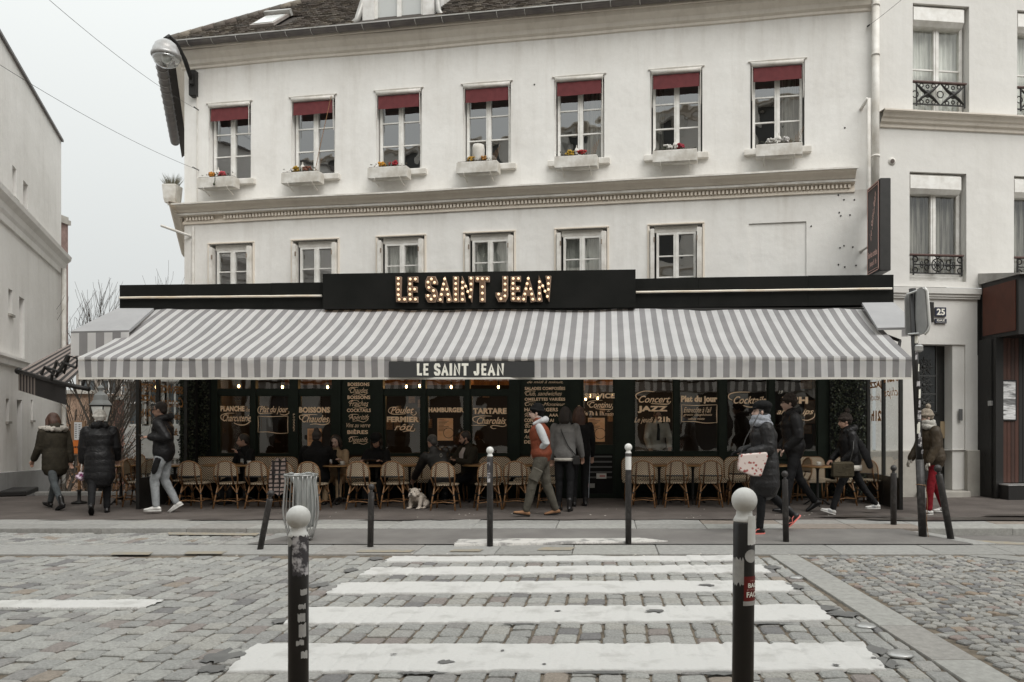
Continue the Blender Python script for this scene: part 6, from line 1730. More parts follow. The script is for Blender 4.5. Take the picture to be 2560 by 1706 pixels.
# far awning over the left pavement ----------------------------------------
fa = thing('far_awning', 'dark striped awning on black scissor arms, half hidden at far left', 'awning', at(250,900,17.5))
A = at(47,927,15.6); B = at(205,968,16.4); C_ = at(300,862,19.5); D = at(205,830,19.0); 
A2 = at(46,928,16.6); B2 = at(165,962,15.6); C2 = at(250,880,18.0); D2 = at(178,858,18.6)
mb = MB(); ns = 16
for i in range(ns):
    mb.mi = i % 2; p0 = A2.lerp(B2,i/ns); p1 = A2.lerp(B2,(i+1)/ns); q0 = D2.lerp(C2,i/ns); q1 = D2.lerp(C2,(i+1)/ns); mb.quad(p0,p1,q1,q0)
mb.build('striped_canvas', [pmat('taupe_canvas', (.25,.21,.19), .9), pmat('black_canvas_stripe', (.03,.027,.026), .9)], fa, world=True)
mb = MB(); ns = 30; dv = Vector((0,0,-.40))
for i in range(ns):
    p0 = A2.lerp(B2,i/ns); p1 = A2.lerp(B2,(i+1)/ns); mb.mi = (i % 2) if i < 12 else 1
    mb.quad(p0+dv, p1+dv*(1.0), p1, p0)
mb.build('scalloped_valance', [bpy.data.materials['taupe_canvas'], bpy.data.materials['black_canvas_stripe']], fa, world=True)
mb = MB(); mb.smooth=True; mb.tube([A2,B2,B2.lerp(at(230,975,15.6),.9)], .045, 8); mb.ell(A2,.07,8,6); mb.build('front_bar', M['iron'], fa, world=True)
mb = MB(); Ys = 15.5
for seg in ([(103,937),(112,918),(150,930),(172,890),(195,897),(190,920),(155,905)],[(112,918),(140,942),(170,888)],[(127,952),(142,903),(160,933),(172,892)],[(165,962),(205,968),(212,945)]):
    mb.tube([at(u,v,Ys) for u,v in seg], .03, 6); Ys += .07
mb.build('scissor_arm', M['iron'], fa, world=True)

# ================================================================ background down the side street
def bld(lab, u0_, u1_, vtop, Y, mat, rows=3, cols=3, depth=6, winm=None, cat='building', v0w=None, zbase=-6):
    x0, x1 = (u0_-PX)/FPX*Y, (u1_-PX)/FPX*Y; zt = EYE-(vtop-HY)/FPX*Y
    o = thing('far_building', lab, cat, (x0,Y,-4), 0, 'buildings down the side street')
    w_ = x1-x0; holes=[]
    for r in range(rows):
        for c in range(cols):
            cx = w_*(c+.5)/cols; cz = zt+4-1.0-(r+.5)*2.6; holes.append((cx-.42,cx+.42,cz-.75,cz+.75))
    mb = MB(); wall(mb, 0, w_, -2, zt+4, holes, reveal=.2); mb.quad((0,0,-2),(0,depth,-2),(0,depth,zt+4),(0,0,zt+4)); mb.quad((w_,0,-2),(w_,0,zt+4),(w_,depth,zt+4),(w_,depth,-2)); mb.quad((0,0,zt+4),(w_,0,zt+4),(w_,depth,zt+4),(0,depth,zt+4))
    mb.build('wall', mat, o)
    for (a,b,c,d) in holes:
        mb = MB(); mb.box(a,b,.16,.19,c,d); wo_ = mb.build('window', winm or pmat('far_window_glass', (.09,.10,.105), .25) if not winm and 'far_window_glass' not in bpy.data.materials else (winm or bpy.data.materials['far_window_glass']), o)
        mb = MB(); 
        for x in (a,(a+b)/2-.03,b-.06): mb.box(x,x+.06,.13,.16,c,d)
        for z in (c,(c+d)/2,d-.06): mb.box(a,b,.128,.158,z,z+.06)
        mb.build('window_frame', M['win_white'], wo_)
    mb = MB(); mb.box(-.1,w_+.1,-.18,.1,zt+4,zt+4.15); mb.build('roof_cornice', M['stone_base'], o)
    return o
bld('orange brick building with brown shutters behind the bare trees', 150, 258, 985, 33, pmat('orange_brick_wall', (.34,.235,.165), .9, (.24,.155,.11), 5.0), 2, 2)
bld('grey stone building right of the orange one, behind the lantern', 190, 345, 872, 40, pmat('grey_brown_wall', (.28,.24,.20), .9, (.18,.15,.13), 3.0), 3, 3)
bld('pale pink brick pillar building behind the lantern', 285, 315, 1000, 30, pmat('pink_brick', (.30,.16,.12), .9, (.22,.11,.09), 8.0), 0, 1)
bld('white building seen through the left glass screen', 318, 500, 840, 27, pmat('white_far_wall', (.62,.60,.57), .9, (.48,.46,.43), 2.0), 3, 4)
# low white kerb wall at the top of the descending street
lw_ = thing('low_wall', 'low pale stone edge at the top of the sloping side street', 'wall', (-10,16.56,0)); mb = MB()
mb.bbox((90-PX)/FPX*16.6,(345-PX)/FPX*16.6,16.56,16.74,-.3,SW+.075,.012); mb.build('coping', M['granite'], lw_, world=True)
# lantern
p = at(252,1240,17.6); lt = thing('lantern', 'old green-black street lantern on a post above the white haired walker', 'street lamp', (p.x,p.y,-.4))
zb = at(252,1085,17.6).z; zt = at(252,905,17.6).z; sc_ = 17.6/FPX
z_ = lambda v: EYE-(v-HY)/FPX*17.6+.4
mb = MB(); mb.smooth=True; mb.tube([(0,0,0),(0,0,z_(1075))], [.06,.035], 10); mb.lathe([(.03,0),(.07,.05),(.05,.1),(.09,.16),(.1,.2)], 12, c=(0,0,z_(1075)-.05)); mb.build('post', M['iron'], lt)
mb = MB(); r1, r0 = 16*sc_, 10*sc_
b_ = [(s1_*r0,s2_*r0,z_(1055)) for s1_,s2_ in ((-1,-1),(1,-1),(1,1),(-1,1))]; t_ = [(s1_*r1,s2_*r1,z_(1015)) for s1_,s2_ in ((-1,-1),(1,-1),(1,1),(-1,1))]
mb.add(b_+t_, [(i,(i+1)%4,4+(i+1)%4,4+i) for i in range(4)]); mb.build('lantern_glass', pmat('milky_glass', (.85,.86,.82), .3), lt)
mb = MB()
for a,b in zip(b_,t_): mb.tube([a,b], .012, 5)
for q in (b_,t_): mb.tube(q+[q[0]], .014, 5)
mb.build('lantern_frame', M['iron'], lt)
mb = MB(); mb.lathe([(r1*1.55,0),(r1*1.5,.02),(r1*1.05,.11),(r1*.95,.22),(r1*.75,.24),(r1*.3,.30),(.04,.32),(.07,.38),(.03,.43),(.005,.45)], 4, M=Matrix.Translation((0,0,z_(1013))) @ Matrix.Rotation(R(45),4,'Z')); mb.build('lantern_roof', pmat('grey_green_metal', (.24,.25,.245), .4), lt)
mb = MB(); mb.smooth=True
mb.tube([(0,0,z_(1085)),(.2,0,z_(1100)),(.5,0,z_(1120))],.018,6); mb.build('arm', M['iron'], lt)
# protest-like placard on a wooden pole, held by nobody: sandwich menu
p = at(194,1290-0,14.9); pc = thing('placard', 'wooden placard with a white printed sheet above an orange notice, on a pole', 'sign', (p.x,14.9,SW)); Y=14.9
def zz(v): return EYE-(v-HY)/FPX*Y-SW
def xx(u): return (u-194)/FPX*Y
mb = MB(); mb.bbox(xx(177),xx(213),0,.03,zz(1138),zz(1052),.006); mb.build('board', pmat('cardboard_brown', (.30,.19,.11), .8, (.22,.14,.09), 5.0), pc)
mb = MB(); mb.box(xx(186),xx(205),-.006,0,zz(1100),zz(1056)); sh2 = mb.build('sheet', pmat('white_sheet', (.66,.67,.68), .8), pc)
mb = MB(); r_ = random.Random(6)
for k in range(8):
    for s_ in (0,1): x0 = xx(188+s_*9); mb.box(x0,x0+.035,-.008,-.006,zz(1062+k*4.6+s_),zz(1060.4+k*4.6+s_))
mb.build('print', M['iron'], sh2)
mb = MB(); mb.box(xx(183),xx(208),-.006,0,zz(1134),zz(1101)); on = mb.build('orange_notice', pmat('orange_card', (.62,.17,.03), .8), pc)
mb = MB()
for k in range(3): mb.ell((xx(189+k*6),-.008,zz(1118)),(.022,.004,.014),8,5)
mb.box(xx(186),xx(205),-.009,-.006,zz(1119),zz(1117)); mb.build('black_marks', M['iron'], on)
mb = MB(); mb.bbox(-.02,.02,.03,.06,.1,zz(1130),.004); mb.build('pole', M['rattan'], pc)
mb = MB(); mb.smooth=True; mb.lathe([(.13,0),(.13,.03),(.03,.06),(.03,.22),(.045,.26)], 12, c=(0,.045,0)); mb.build('stand', M['iron'], pc)
# bare trees ---------------------------------------------------------
M['bark'] = pmat('bark', (.06,.048,.038), .95, (.10,.085,.07), 12.0, .5, 30)
def tree(lab, u, Y, h, seed, spread=.5, lean=0, leaves=0, forks=5, r0=.13, zb=-2.5):
    r_ = random.Random(seed); x = (u-PX)/FPX*Y
    o = thing('bare_tree', lab, 'tree', (x,Y,zb), 0, 'bare winter trees in the side street')
    tr = MB(); tr.smooth=True; tw = MB(); tips = []
    def grow(p, d, ln, r, lv):
        pts=[p]; q = Vector(p); dd = Vector(d); n = 4
        for k in range(n):
            dd = (dd + Vector((r_.uniform(-1,1),r_.uniform(-1,1),r_.uniform(-.2,.5)))*.16).normalized(); q = q + dd*ln/n; pts.append(q.copy())
        (tr if lv < 2 else tw).tube(pts, [max(.0042,r*(1-.4*k/n)) for k in range(n+1)], 7 if lv < 1 else (5 if lv < 2 else 3), caps=False)
        if lv >= 4 or r < .004: tips.append(q.copy()); return
        nb_ = forks if lv == 0 else r_.choice((4,4,5))
        for k in range(nb_):
            t = r_.uniform(.45,1.0) if lv else r_.uniform(.35,1.0); b0 = pts[min(n,int(t*n))]
            az = r_.uniform(0,6.28); sp = spread*r_.uniform(.5,1.3)
            nd = (dd*(1-sp*.4) + Vector((math.cos(az)*sp, math.sin(az)*sp, .25))).normalized()
            grow(b0, nd, ln*r_.uniform(.5,.75), r*r_.uniform(.42,.6), lv+1)
    grow(Vector((0,0,0)), Vector((lean,0,1)).normalized(), h*.5, r0, 0)
    tr.build('trunk', M['bark'], o); tw.build('twigs', M['bark'], o, kind='stuff')
    if leaves:
        lf = MB()
        for k in range(leaves):
            t = r_.choice(tips) + Vector((r_.gauss(0,.2),r_.gauss(0,.2),r_.gauss(0,.2))); s_ = .035; d = Vector((r_.uniform(-1,1),r_.uniform(-1,1),r_.uniform(-1,1))).normalized()*s_; e = d.orthogonal().normalized()*s_*.6; lf.add([t-d,t+e,t+d,t-e],[(0,1,2,3)])
        lf.build('dead_leaves', pmat('rusty_leaf', (.22,.11,.05), .9) if 'rusty_leaf' not in bpy.data.materials else bpy.data.materials['rusty_leaf'], o, kind='stuff')
tree('tall slim bare tree rising above the low pavement edge at left', 196, 23, 9.0, 5, .36, .0, 0, 12, .06)
tree('bare tree leaning right behind the lantern, with a few rusty leaves', 205, 24, 6.4, 8, .6, .16, 260, 7, .07)
tree('bare tree with dense twigs left of the glass screen', 262, 24, 4.6, 12, .7, .12, 420, 7, .05)
tree('thick-stemmed bare tree beside the end of the left building', 165, 22, 4.8, 3, .45, .03, 120, 5, .08)
tree('low bare shrub-like tree behind the placard', 225, 20, 3.8, 17, .8, -.1, 60, 6, .05)
# ================================================================ street opposite, behind the camera: seen in the panes
ZO = 17.8
op = thing('opposite_building', 'pale building across the street, visible only as a reflection in the window panes', 'building', (0,-6.5,0), R(180))
mb = MB(); hl = []
for k in range(-8,17):
    for z in (3.9,6.9,9.9,12.9,15.4): hl.append((k*2.6-.55,k*2.6+.55,z,z+1.9))
    hl.append((k*2.6-.8,k*2.6+.8,.3,2.9))
wall(mb, -22, 44, 0, ZO, hl, reveal=.25); mb.build('wall', plaster_mat('opposite_render', (.74,.71,.66), (.55,.52,.48), .3), op)
mb = MB()
for (a,b,c,d) in hl: mb.quad((a,.25,c),(b,.25,c),(b,.25,d),(a,.25,d))
mb.build('dark_panes', pmat('dark_far_panes', (.035,.035,.035), .3), op)
mb = MB()
for z in (3.35,6.4,9.4,12.4,15.1,17.6): cornice(mb, [(0,z-.2),(-.08,z-.18),(-.1,z-.05),(-.25,z),(-.25,z+.08),(0,z+.1)], -22, 44, 2, 0)
mb.build('string_course', M['trim'], op)
mb = MB()
for (a,b,c,d) in hl:
    if c > 3: 
        for s_ in (a-.15,b+.02): mb.box(s_,s_+.13,-.05,0,c,d+.1)
        mb.box(a-.2,b+.2,-.1,0,d+.05,d+.2)
mb.build('window_surround', M['white_trim'], op)
# ================================================================ bollards
M['bol'] = pmat('scuffed_bollard_paint', (.024,.021,.020), .5, (.085,.078,.074), 14.0, .2, 60, lo=.5, hi=.75, metal=.0)
M['bol_clean'] = pmat('glossy_black_bollard', (.011,.010,.010), .35, (.02,.018,.017), 5.0, .05, 40)
M['bol_white'] = pmat('chalky_white_ball', (.66,.655,.63), .55, (.50,.49,.46), 7.0, .15, 60, lo=.5, hi=.8)
def bollard(lab, u, vb, vt, z0, r, rb, white, mat, lean=0.0, lean_y=0, Y=None, zt=None, grp='street bollards', base=None):
    p = gp(u, vb, z0) if Y is None else Vector(((u-PX)/FPX*Y, Y, 0))
    if base: p = Vector(base)
    h = (EYE-(vt-HY)/FPX*p.y)-p.z if zt is None else zt
    o = thing('bollard', lab, 'bollard', p, 0, grp); o.rotation_euler = (lean_y, lean, 0)
    h = h/math.cos(lean)
    mb = MB(); mb.smooth=True; zt_ = h-2*rb-.03
    mb.lathe([(r*1.0,-.02),(r,zt_-.006),(r*.95,zt_)], 24); mb.build('post', mat, o)
    mb = MB(); mb.smooth=True
    if white: mb.lathe([(r*.98,zt_),(r*1.02,zt_+.004),(r*.9,zt_+.014),(r*.76,zt_+.024),(r*.72,zt_+.038),(r*.8,zt_+.052)], 24)
    else: mb.lathe([(r*.6,zt_-.01),(r*.5,zt_+.01),(r*.5,zt_+.05)], 16)
    mb.build('collar', M['bol_white'] if white else mat, o)
    mb = MB(); mb.smooth=True; mb.ell((0,0,h-rb), rb, 28, 18); mb.build('ball', M['bol_white'] if white else mat, o)
    return o, h, r, zt_
bollard('short scuffed bollard leaning right, left of the wire litter bin', 651,1370,1226,.02,.036,.040,False,M['bol'], lean=R(11))
bollard('short upright dark bollard between the litter bin and the bulldog', 926,1364,1210,.02,.038,.040,False,M['bol'], lean=R(1.0))
b3,_,_,_ = bollard('tall white-topped bollard left of the man in the red vest', 1225,1362,1117,.02,.039,.0475,True,M['bol'])
b4,_,_,_ = bollard('tall white-topped bollard in front of the cafe door, right of the red-vested man', 1571,1358,1109,.02,.040,.049,True,M['bol'])
bollard('short dark bollard right of the near white-balled bollard, before the tall man', 1965,1354,1177,.02,.040,.044,False,M['bol'], lean=R(-1))
bollard('short black bollard at the corner of the right glass screen', 2234,1313,1163,SW,.045,.046,False,M['bol'])
bollard('black bollard leaning left beside the woman in red trousers', 2377,1347,1162,.02,.046,.052,False,M['bol'], lean=R(-10.5))
def band(o, r, z0, z1, a0, a1, mat, name, n=12, jag=0.0, seed=1):
    """sticker wrapped on the post between angles"""
    r_ = random.Random(seed); mb = MB(); mb.smooth=True; rr_ = r+.0015; top_=[]; bot=[]
    for i in range(n+1):
        a = a0+(a1-a0)*i/n; top_.append((rr_*math.cos(a), rr_*math.sin(a), z1+r_.uniform(-jag,jag))); bot.append((rr_*math.cos(a), rr_*math.sin(a), z0+r_.uniform(-jag,jag)))
    for i in range(n): mb.quad(bot[i],bot[i+1],top_[i+1],top_[i])
    return mb.build(name, mat, o)
M['torn'] = pmat('torn_sticker', (.50,.48,.49), .7, (.05,.045,.05), 16.0, .2, 60, lo=.46, hi=.54, detail=10)
M['sil'] = pmat('silver_sticker', (.45,.44,.42), .5, (.30,.29,.28), 20.0)
f0 = -math.pi/2
band(b3, .039, .80, 1.05, f0-.9, f0+.2, M['torn'], 'torn_sticker', jag=.01); band(b4, .040, .95, 1.12, f0-1.3, f0+1.1, M['bol_white'], 'white_band')
# foreground pair
nb1,h1,r1_,zt1 = bollard('nearest left bollard, black with a white ball top and a torn white sticker', 746,0,1264,0,.0388,.0465,True,M['bol_clean'],Y=3.15)
nb2,h2,r2_,zt2 = bollard('nearest right bollard, black with a white ball top and a red sticker', 1853,0,1219,0,.0395,.0468,True,M['bol_clean'],Y=2.9, lean=R(.5))
def zat(v, Y): return EYE-(v-HY)/FPX*(Y-.039)
band(nb1, r1_, zat(1440,3.15), zat(1342,3.15), f0-.25, f0+1.5, M['torn'], 'torn_sticker', jag=.006)
mb = MB(); mb.smooth=True
def disc(o, r, z, ang, rad, mat, name, sx=1.0):
    mb = MB(); mb.smooth=True; n=16; c = len(mb.v); vs=[((r+.002)*math.cos(ang),(r+.002)*math.sin(ang),z)]
    for i in range(n): a = 2*math.pi*i/n; an = ang+rad*sx*math.cos(a)/r; vs.append(((r+.002)*math.cos(an),(r+.002)*math.sin(an),z+rad*math.sin(a)))
    mb.add(vs,[(0,1+i,1+(i+1)%n) for i in range(n)]); return mb.build(name, mat, o)
disc(nb1, r1_, zat(1356,3.15), f0-.62, .019, M['sil'], 'round_sticker', .8)
for k,(v0_,v1_,a0) in enumerate(((1476,1490,.55),(1513,1524,.35),(1536,1556,.3),(1562,1595,.4),(1602,1614,.15),(1632,1650,.6))):
    band(nb1, r1_, zat(v1_,3.15), zat(v0_,3.15), f0+a0, f0+a0+.75, M['sil'], 'sticker_remnant', 6, .004, k)
band(nb2, r2_, zat(1363,2.9), zat(1291,2.9), f0+.15, f0+1.35, M['bol_white'], 'white_sticker', jag=.002)
disc(nb2, r2_, zat(1391,2.9), f0+.52, .024, M['sil'], 'round_sticker')
band(nb2, r2_, zat(1462,2.9), zat(1398,2.9), f0-1.5, f0-.15, M['sil'] , 'scuffed_patch', jag=.008)
M['red_st'] = pmat('red_sticker', (.17,.012,.010), .5, (.12,.008,.007), 20.0)
band(nb2, r2_, zat(1504,2.9), zat(1442,2.9), f0-.15, f0+1.6, M['red_st'], 'red_sticker'); band(nb2, r2_+.0002, zat(1515,2.9), zat(1504,2.9), f0-.2, f0+1.6, M['sil'], 'sticker_footer')
def wraptext(o, r, body, za, zb, a0, a1, mat, bold=.03):
    me = text_mesh(body, bold); xs=[v.co.x for v in me.vertices]; ys=[v.co.y for v in me.vertices]; a_,b_,c_,d_ = min(xs),max(xs),min(ys),max(ys)
    bm = bmesh.new(); bm.from_mesh(me); bmesh.ops.triangulate(bm, faces=bm.faces[:]); bm.to_mesh(me); bm.free()
    for v in me.vertices:
        an = a0+(a1-a0)*(v.co.x-a_)/(b_-a_); z = za+(zb-za)*(v.co.y-c_)/(d_-c_); v.co = Vector(((r+.0045)*math.cos(an),(r+.0045)*math.sin(an),z))
    me.materials.clear(); me.materials.append(mat); q = bpy.data.objects.new('sticker_lettering', me); COL.objects.link(q); q.parent = o
wraptext(nb2, r2_, 'BAC', zat(1470,2.9), zat(1458,2.9), f0+.2, f0+1.15, M['letter_white']); wraptext(nb2, r2_, 'FAC', zat(1494,2.9), zat(1480,2.9), f0+.08, f0+1.1, M['letter_white'])
wraptext(nb2, r2_, 'J\'AI LE', zat(1455,2.9), zat(1451,2.9), f0+.4, f0+1.1, M['neon'], .0); wraptext(nb2, r2_, 'JE CHOISIS', zat(1477,2.9), zat(1473,2.9), f0+.1, f0+1.1, M['neon'], .0)

# ================================================================ litter bin
p = gp(752,1350,.03); bn = thing('litter_bin', 'steel hoop litter bin with a translucent grey bag, behind the near left bollard', 'litter bin', p)
px = 1/189.6
def rb_(z): # outline radius from picture
    t = z/.86; return (.16 + .10*math.sin(min(1,t*1.9)*math.pi/2) - .10*max(0,t-.42)**1.3)*.88
mb = MB(); 
for k in range(22):
    a = 2*math.pi*k/22
    if 3.9 < a < 4.35: continue
    mb_ = MB(); pts = []
    for q in range(12):
        z = .02+.84*q/11; r = rb_(z) + (.02 if q == 11 else 0); pts.append((r*math.cos(a), r*math.sin(a)*.85, z))
    mb_.smooth=True; mb_.tube(pts, .008, 5); mb_.build('hoop_bar', M['steel'], bn)
mb = MB(); mb.smooth=True
for z,ex in ((.86,.025),(.03,0)): r = rb_(z)+ex; mb = MB(); mb.smooth=True; mb.tube([(r*math.cos(a), r*math.sin(a)*.85, z) for a in [2*math.pi*k/28 for k in range(29)]], .009, 6); mb.build('rim', M['steel'], bn)
mb = MB(); mb.tube([(-.20,-.02,.87),(-.30,-.05,.865),(-.33,-.06,.86)], .012, 5); mb.tube([(0,0,0),(0,0,.1)], .05, 8); mb.lathe([(.12,.0),(.12,.03)], 14); mb.build('hinge_and_foot', M['iron'], bn)
bagm, ntb, bb = newmat('grey_bag_film'); bb.inputs['Base Color'].default_value = (.30,.31,.30,1); bb.inputs['Roughness'].default_value = .45; bb.inputs['Alpha'].default_value = .75
tcn = N(ntb,'ShaderNodeTexCoord'); nz = N(ntb,'ShaderNodeTexNoise',i_Scale=5.0,i_Detail=6.0); mpb = N(ntb,'ShaderNodeMapping'); mpb.inputs['Scale'].default_value=(3,3,.6); L(ntb,tcn.outputs['Object'],mpb.inputs[0]); L(ntb,mpb.outputs[0],nz.inputs['Vector'])
bpn = N(ntb,'ShaderNodeBump',i_Strength=.8,i_Distance=.05); L(ntb,nz.outputs['Fac'],bpn.inputs['Height']); L(ntb,bpn.outputs[0],bb.inputs['Normal'])
bagt = thing('bin_bag', 'translucent grey rubbish bag hanging in the steel litter bin', 'bag', (p.x,p.y,p.z)); mb = MB(); na, nz_ = 36, 14
vs = []
for j in range(nz_+1):
    z = .87-.70*j/nz_; 
    for i in range(na):
        a = 2*math.pi*i/na; r = rb_(z)*.9*(1-.25*(j/nz_)**2)+.014*math.sin(a*7+j*.4)+(.03 if j == 0 else 0)
        lf = max(0, -math.cos(a)); r *= 1 - lf*.95*min(1, j/5)
        vs.append((r*math.cos(a)+.015, r*math.sin(a)*.85, z+.01*math.sin(a*5) if j == 0 else z))
mb.add(vs, [(j*na+i, j*na+(i+1)%na, (j+1)*na+(i+1)%na, (j+1)*na+i) for j in range(nz_) for i in range(na)] + [tuple(range(nz_*na,(nz_+1)*na))])
mb.build('bag_film', bagm, bagt, smooth=True)
mb = MB(); r_ = random.Random(5)
for k in range(10): a = r_.uniform(-2.6,-.2); mb.ell((rb_(.86)*1.02*math.cos(a), rb_(.86)*.85*math.sin(a), .87+r_.uniform(-.03,.02)), (.04,.03,.018), 8, 5)
mb.build('knotted_edge', bagm, bagt, smooth=True)
mb = MB(); mb.ell((.03,.0,.33),(.07,.07,.17),12,8); mb.ell((-.03,.03,.25),(.08,.07,.12),12,8); mb.build('rubbish', pmat('beige_rubbish', (.42,.36,.25), .8, (.25,.2,.15), 14.0), bagt, smooth=True)

# ================================================================ leaning sign pole at right
pb = gp(2307,1343,.02); pt_ = at(2281,722,pb.y); h = pt_.z-pb.z
sp = thing('sign_pole', 'black sticker-covered sign pole holding a pale road sign seen from behind', 'sign', pb)
dx = pt_.x-pb.x
def pp(v): return Vector((dx*(1343-v)/(1343-722), 0, (EYE-(v-HY)/FPX*pb.y)-pb.z))
mb = MB(); mb.smooth=True; mb.tube([pp(1343),pp(1149)], .054, 16); mb.build('lower_post', M['bol'], sp)
mb = MB(); mb.smooth=True; mb.tube([pp(1149),pp(722)], .046, 16); mb.build('upper_post', M['bol_clean'], sp)
mb = MB(); mb.smooth=True
rs = random.Random(12); 
for k, (v,w_,h_) in enumerate(((850,.05,.10),(885,.03,.16),(960,.06,.07),(985,.05,.12),(1010,.03,.10),(1040,.05,.14),(1070,.04,.16),(1105,.05,.13),(1130,.05,.06),(920,.02,.1),(1085,.03,.09))):
    q = pp(v); a0 = -math.pi/2 + rs.uniform(-1.0,.4); mb = MB(); mb.smooth=True; n=6; r=.048
    for i in range(n):
        a,b = a0+(w_/r)*i/n, a0+(w_/r)*(i+1)/n
        mb.quad((q.x+r*math.cos(a),r*math.sin(a),q.z-h_/2+rs.uniform(-.01,.01)),(q.x+r*math.cos(b),r*math.sin(b),q.z-h_/2),(q.x+r*math.cos(b)+.003,r*math.sin(b),q.z+h_/2),(q.x+r*math.cos(a)+.003,r*math.sin(a),q.z+h_/2+rs.uniform(-.01,.01)))
    mb.build('sticker', M['torn'] if k % 3 else M['letter_white'], sp)
mb = MB(); mb.bbox(-.02,.09,-.06,.05,-.05,.05,.02); o = mb.build('grey_box', M['steel'], sp); o.location = pp(872)
# sign plate folded: two pale panels seen from behind, edge turned
def px3(u,v,dy): Y=pb.y+dy; return Vector(((u-PX)/FPX*Y, Y, EYE-(v-HY)/FPX*Y)) - Vector(pb)
def slabq(pts, th, name, mat):
    n_ = (Vector(pts[1])-Vector(pts[0])).cross(Vector(pts[-1])-Vector(pts[0])).normalized()*th
    k = len(pts); mb = MB(); mb.add(list(pts)+[Vector(p)+n_ for p in pts], [tuple(range(k)), tuple(range(2*k-1,k-1,-1))]+[((i+1)%k,i,k+i,k+(i+1)%k) for i in range(k)]); return mb.build(name, mat, sp)
M['sign_back'] = pmat('grey_sign_back', (.36,.36,.355), .5, (.28,.28,.275), 4.0, metal=.1)
slabq([px3(2288,842,.05),px3(2313,834,-.22),px3(2320,826,-.28),px3(2323,812,-.3),px3(2316,728,-.3),px3(2311,719,-.28),px3(2304,720,-.2),px3(2288,731,.05)], .03, 'sign_plate', M['sign_back'])
slabq([px3(2262,836,.12),px3(2279,842,.12),px3(2279,731,.12),px3(2266,737,.12),px3(2261,745,.12)], .03, 'second_sign_plate', M['sign_back'])
mb = MB(); mb.smooth=True; mb.tube([px3(2312,720,-.3),px3(2318,728,-.32),px3(2325,815,-.32),px3(2320,828,-.3),px3(2312,836,-.26)], .018, 6); mb.build('plate_edge', M['bol_white'], sp)
mb = MB(); mb.tube([px3(2270,836,.0),px3(2312,833,-.15)], .014, 5); mb.tube([px3(2266,737,.0),px3(2308,722,-.15)], .014, 5); mb.build('clamp', M['steel'], sp)
mb = MB(); q = pp(1212); mb.tube([(q.x+.058*math.cos(a), .058*math.sin(a), q.z+.006*math.sin(a*2)) for a in [2*math.pi*k/12 for k in range(13)]], .006, 5); mb.tube([(q.x+.05,-.04,q.z),(q.x+.07,-.06,q.z-.2),(q.x+.06,-.05,q.z-.5),(q.x+.09,-.05,q.z-.75)], .005, 5); mb.build('string', M['rattan'], sp)
mb = MB(); q=pp(1343); mb.prism([(q.x+.1*math.cos(a)*(1+.2*math.sin(3*a)), .07*math.sin(a)) for a in [2*math.pi*k/12 for k in range(12)]], .0, .006); mb.build('footing', M['granite'], sp)
# ================================================================ people
PENDING = []
def blob(mb, name, mat, parent, vox=.011, smooth_it=4, label=None):
    """one continuous surface from overlapping volumes"""
    me = mb.mesh(name+'_raw', mat); o = bpy.data.objects.new(name, me); COL.objects.link(o)
    m = o.modifiers.new('r', 'REMESH'); m.mode = 'VOXEL'; m.voxel_size = vox; m.use_smooth_shade = True
    s_ = o.modifiers.new('s', 'SMOOTH'); s_.factor = .5; s_.iterations = smooth_it
    if vox >= .013:
        d = o.modifiers.new('d', 'DECIMATE'); d.ratio = .45
    PENDING.append((o, parent, mat, label)); return o
def flush():
    dg = bpy.context.evaluated_depsgraph_get()
    done = [bpy.data.meshes.new_from_object(o.evaluated_get(dg)) for o, *_ in PENDING]
    for (o, parent, mat, label), me in zip(PENDING, done):
        me.name = o.name
        me.polygons.foreach_set('use_smooth', [True]*len(me.polygons))
        me.materials.clear(); me.materials.append(mat)
        nm = o.name.split('.')[0]; raw = o.data
        bpy.data.objects.remove(o); bpy.data.meshes.remove(raw)
        q = bpy.data.objects.new(nm, me); COL.objects.link(q); q.parent = parent
        if label: q['label'] = label
    PENDING.clear()
def cloth(name, c, rough=.9, k=.6, sc_=7.0, bump=.3, bs=90, sheen=0):
    m = pmat(name, c, rough, [x*k for x in c], sc_, bump, bs, spec=.22); nt = m.node_tree; b = nt.nodes['Principled BSDF']
    # creases: stretched ridges on top of the weave
    tcn = N(nt, 'ShaderNodeTexCoord'); nz = N(nt, 'ShaderNodeTexNoise', i_Scale=7.5, i_Detail=3.0, i_Distortion=1.4); L(nt, tcn.outputs['Object'], nz.inputs['Vector'])
    bp = N(nt, 'ShaderNodeBump', i_Strength=.55, i_Distance=.035); L(nt, nz.outputs['Fac'], bp.inputs['Height'])
    old = b.inputs['Normal'].links[0].from_socket.node; L(nt, bp.outputs[0], old.inputs['Normal']); return m
M['skin'] = pmat('skin', (.44,.27,.20), .55, (.38,.22,.16), 9.0, .05, 60)
M['skin_pale'] = pmat('pale_skin', (.55,.39,.32), .55, (.47,.31,.25), 9.0, .05, 60)
M['lip'] = pmat('lips', (.28,.10,.09), .5); M['eye'] = pmat('eye', (.02,.015,.012), .2)
M['hair_dark'] = pmat('dark_hair', (.014,.010,.008), .5, (.03,.02,.015), 4.0, .5, 60, stretch=(8,8,1))
M['hair_brown'] = pmat('auburn_hair', (.085,.038,.022), .5, (.04,.018,.012), 4.0, .5, 60, stretch=(8,8,1))
M['hair_grey'] = pmat('greying_hair', (.10,.095,.09), .6, (.03,.028,.026), 14.0, .5, 60)
M['white_hair'] = pmat('white_hair', (.78,.75,.70), .9, (.5,.47,.43), 26.0, .6, 60)
M['puffer'] = cloth('black_puffer_nylon', (.017,.0165,.0175), .42, .6, 5.0, .25, 18)
M['puffer2'] = cloth('charcoal_puffer_nylon', (.030,.029,.030), .40, .6, 5.0, .25, 18)
M['black_cloth'] = cloth('black_cloth', (.010,.0095,.010), .85)
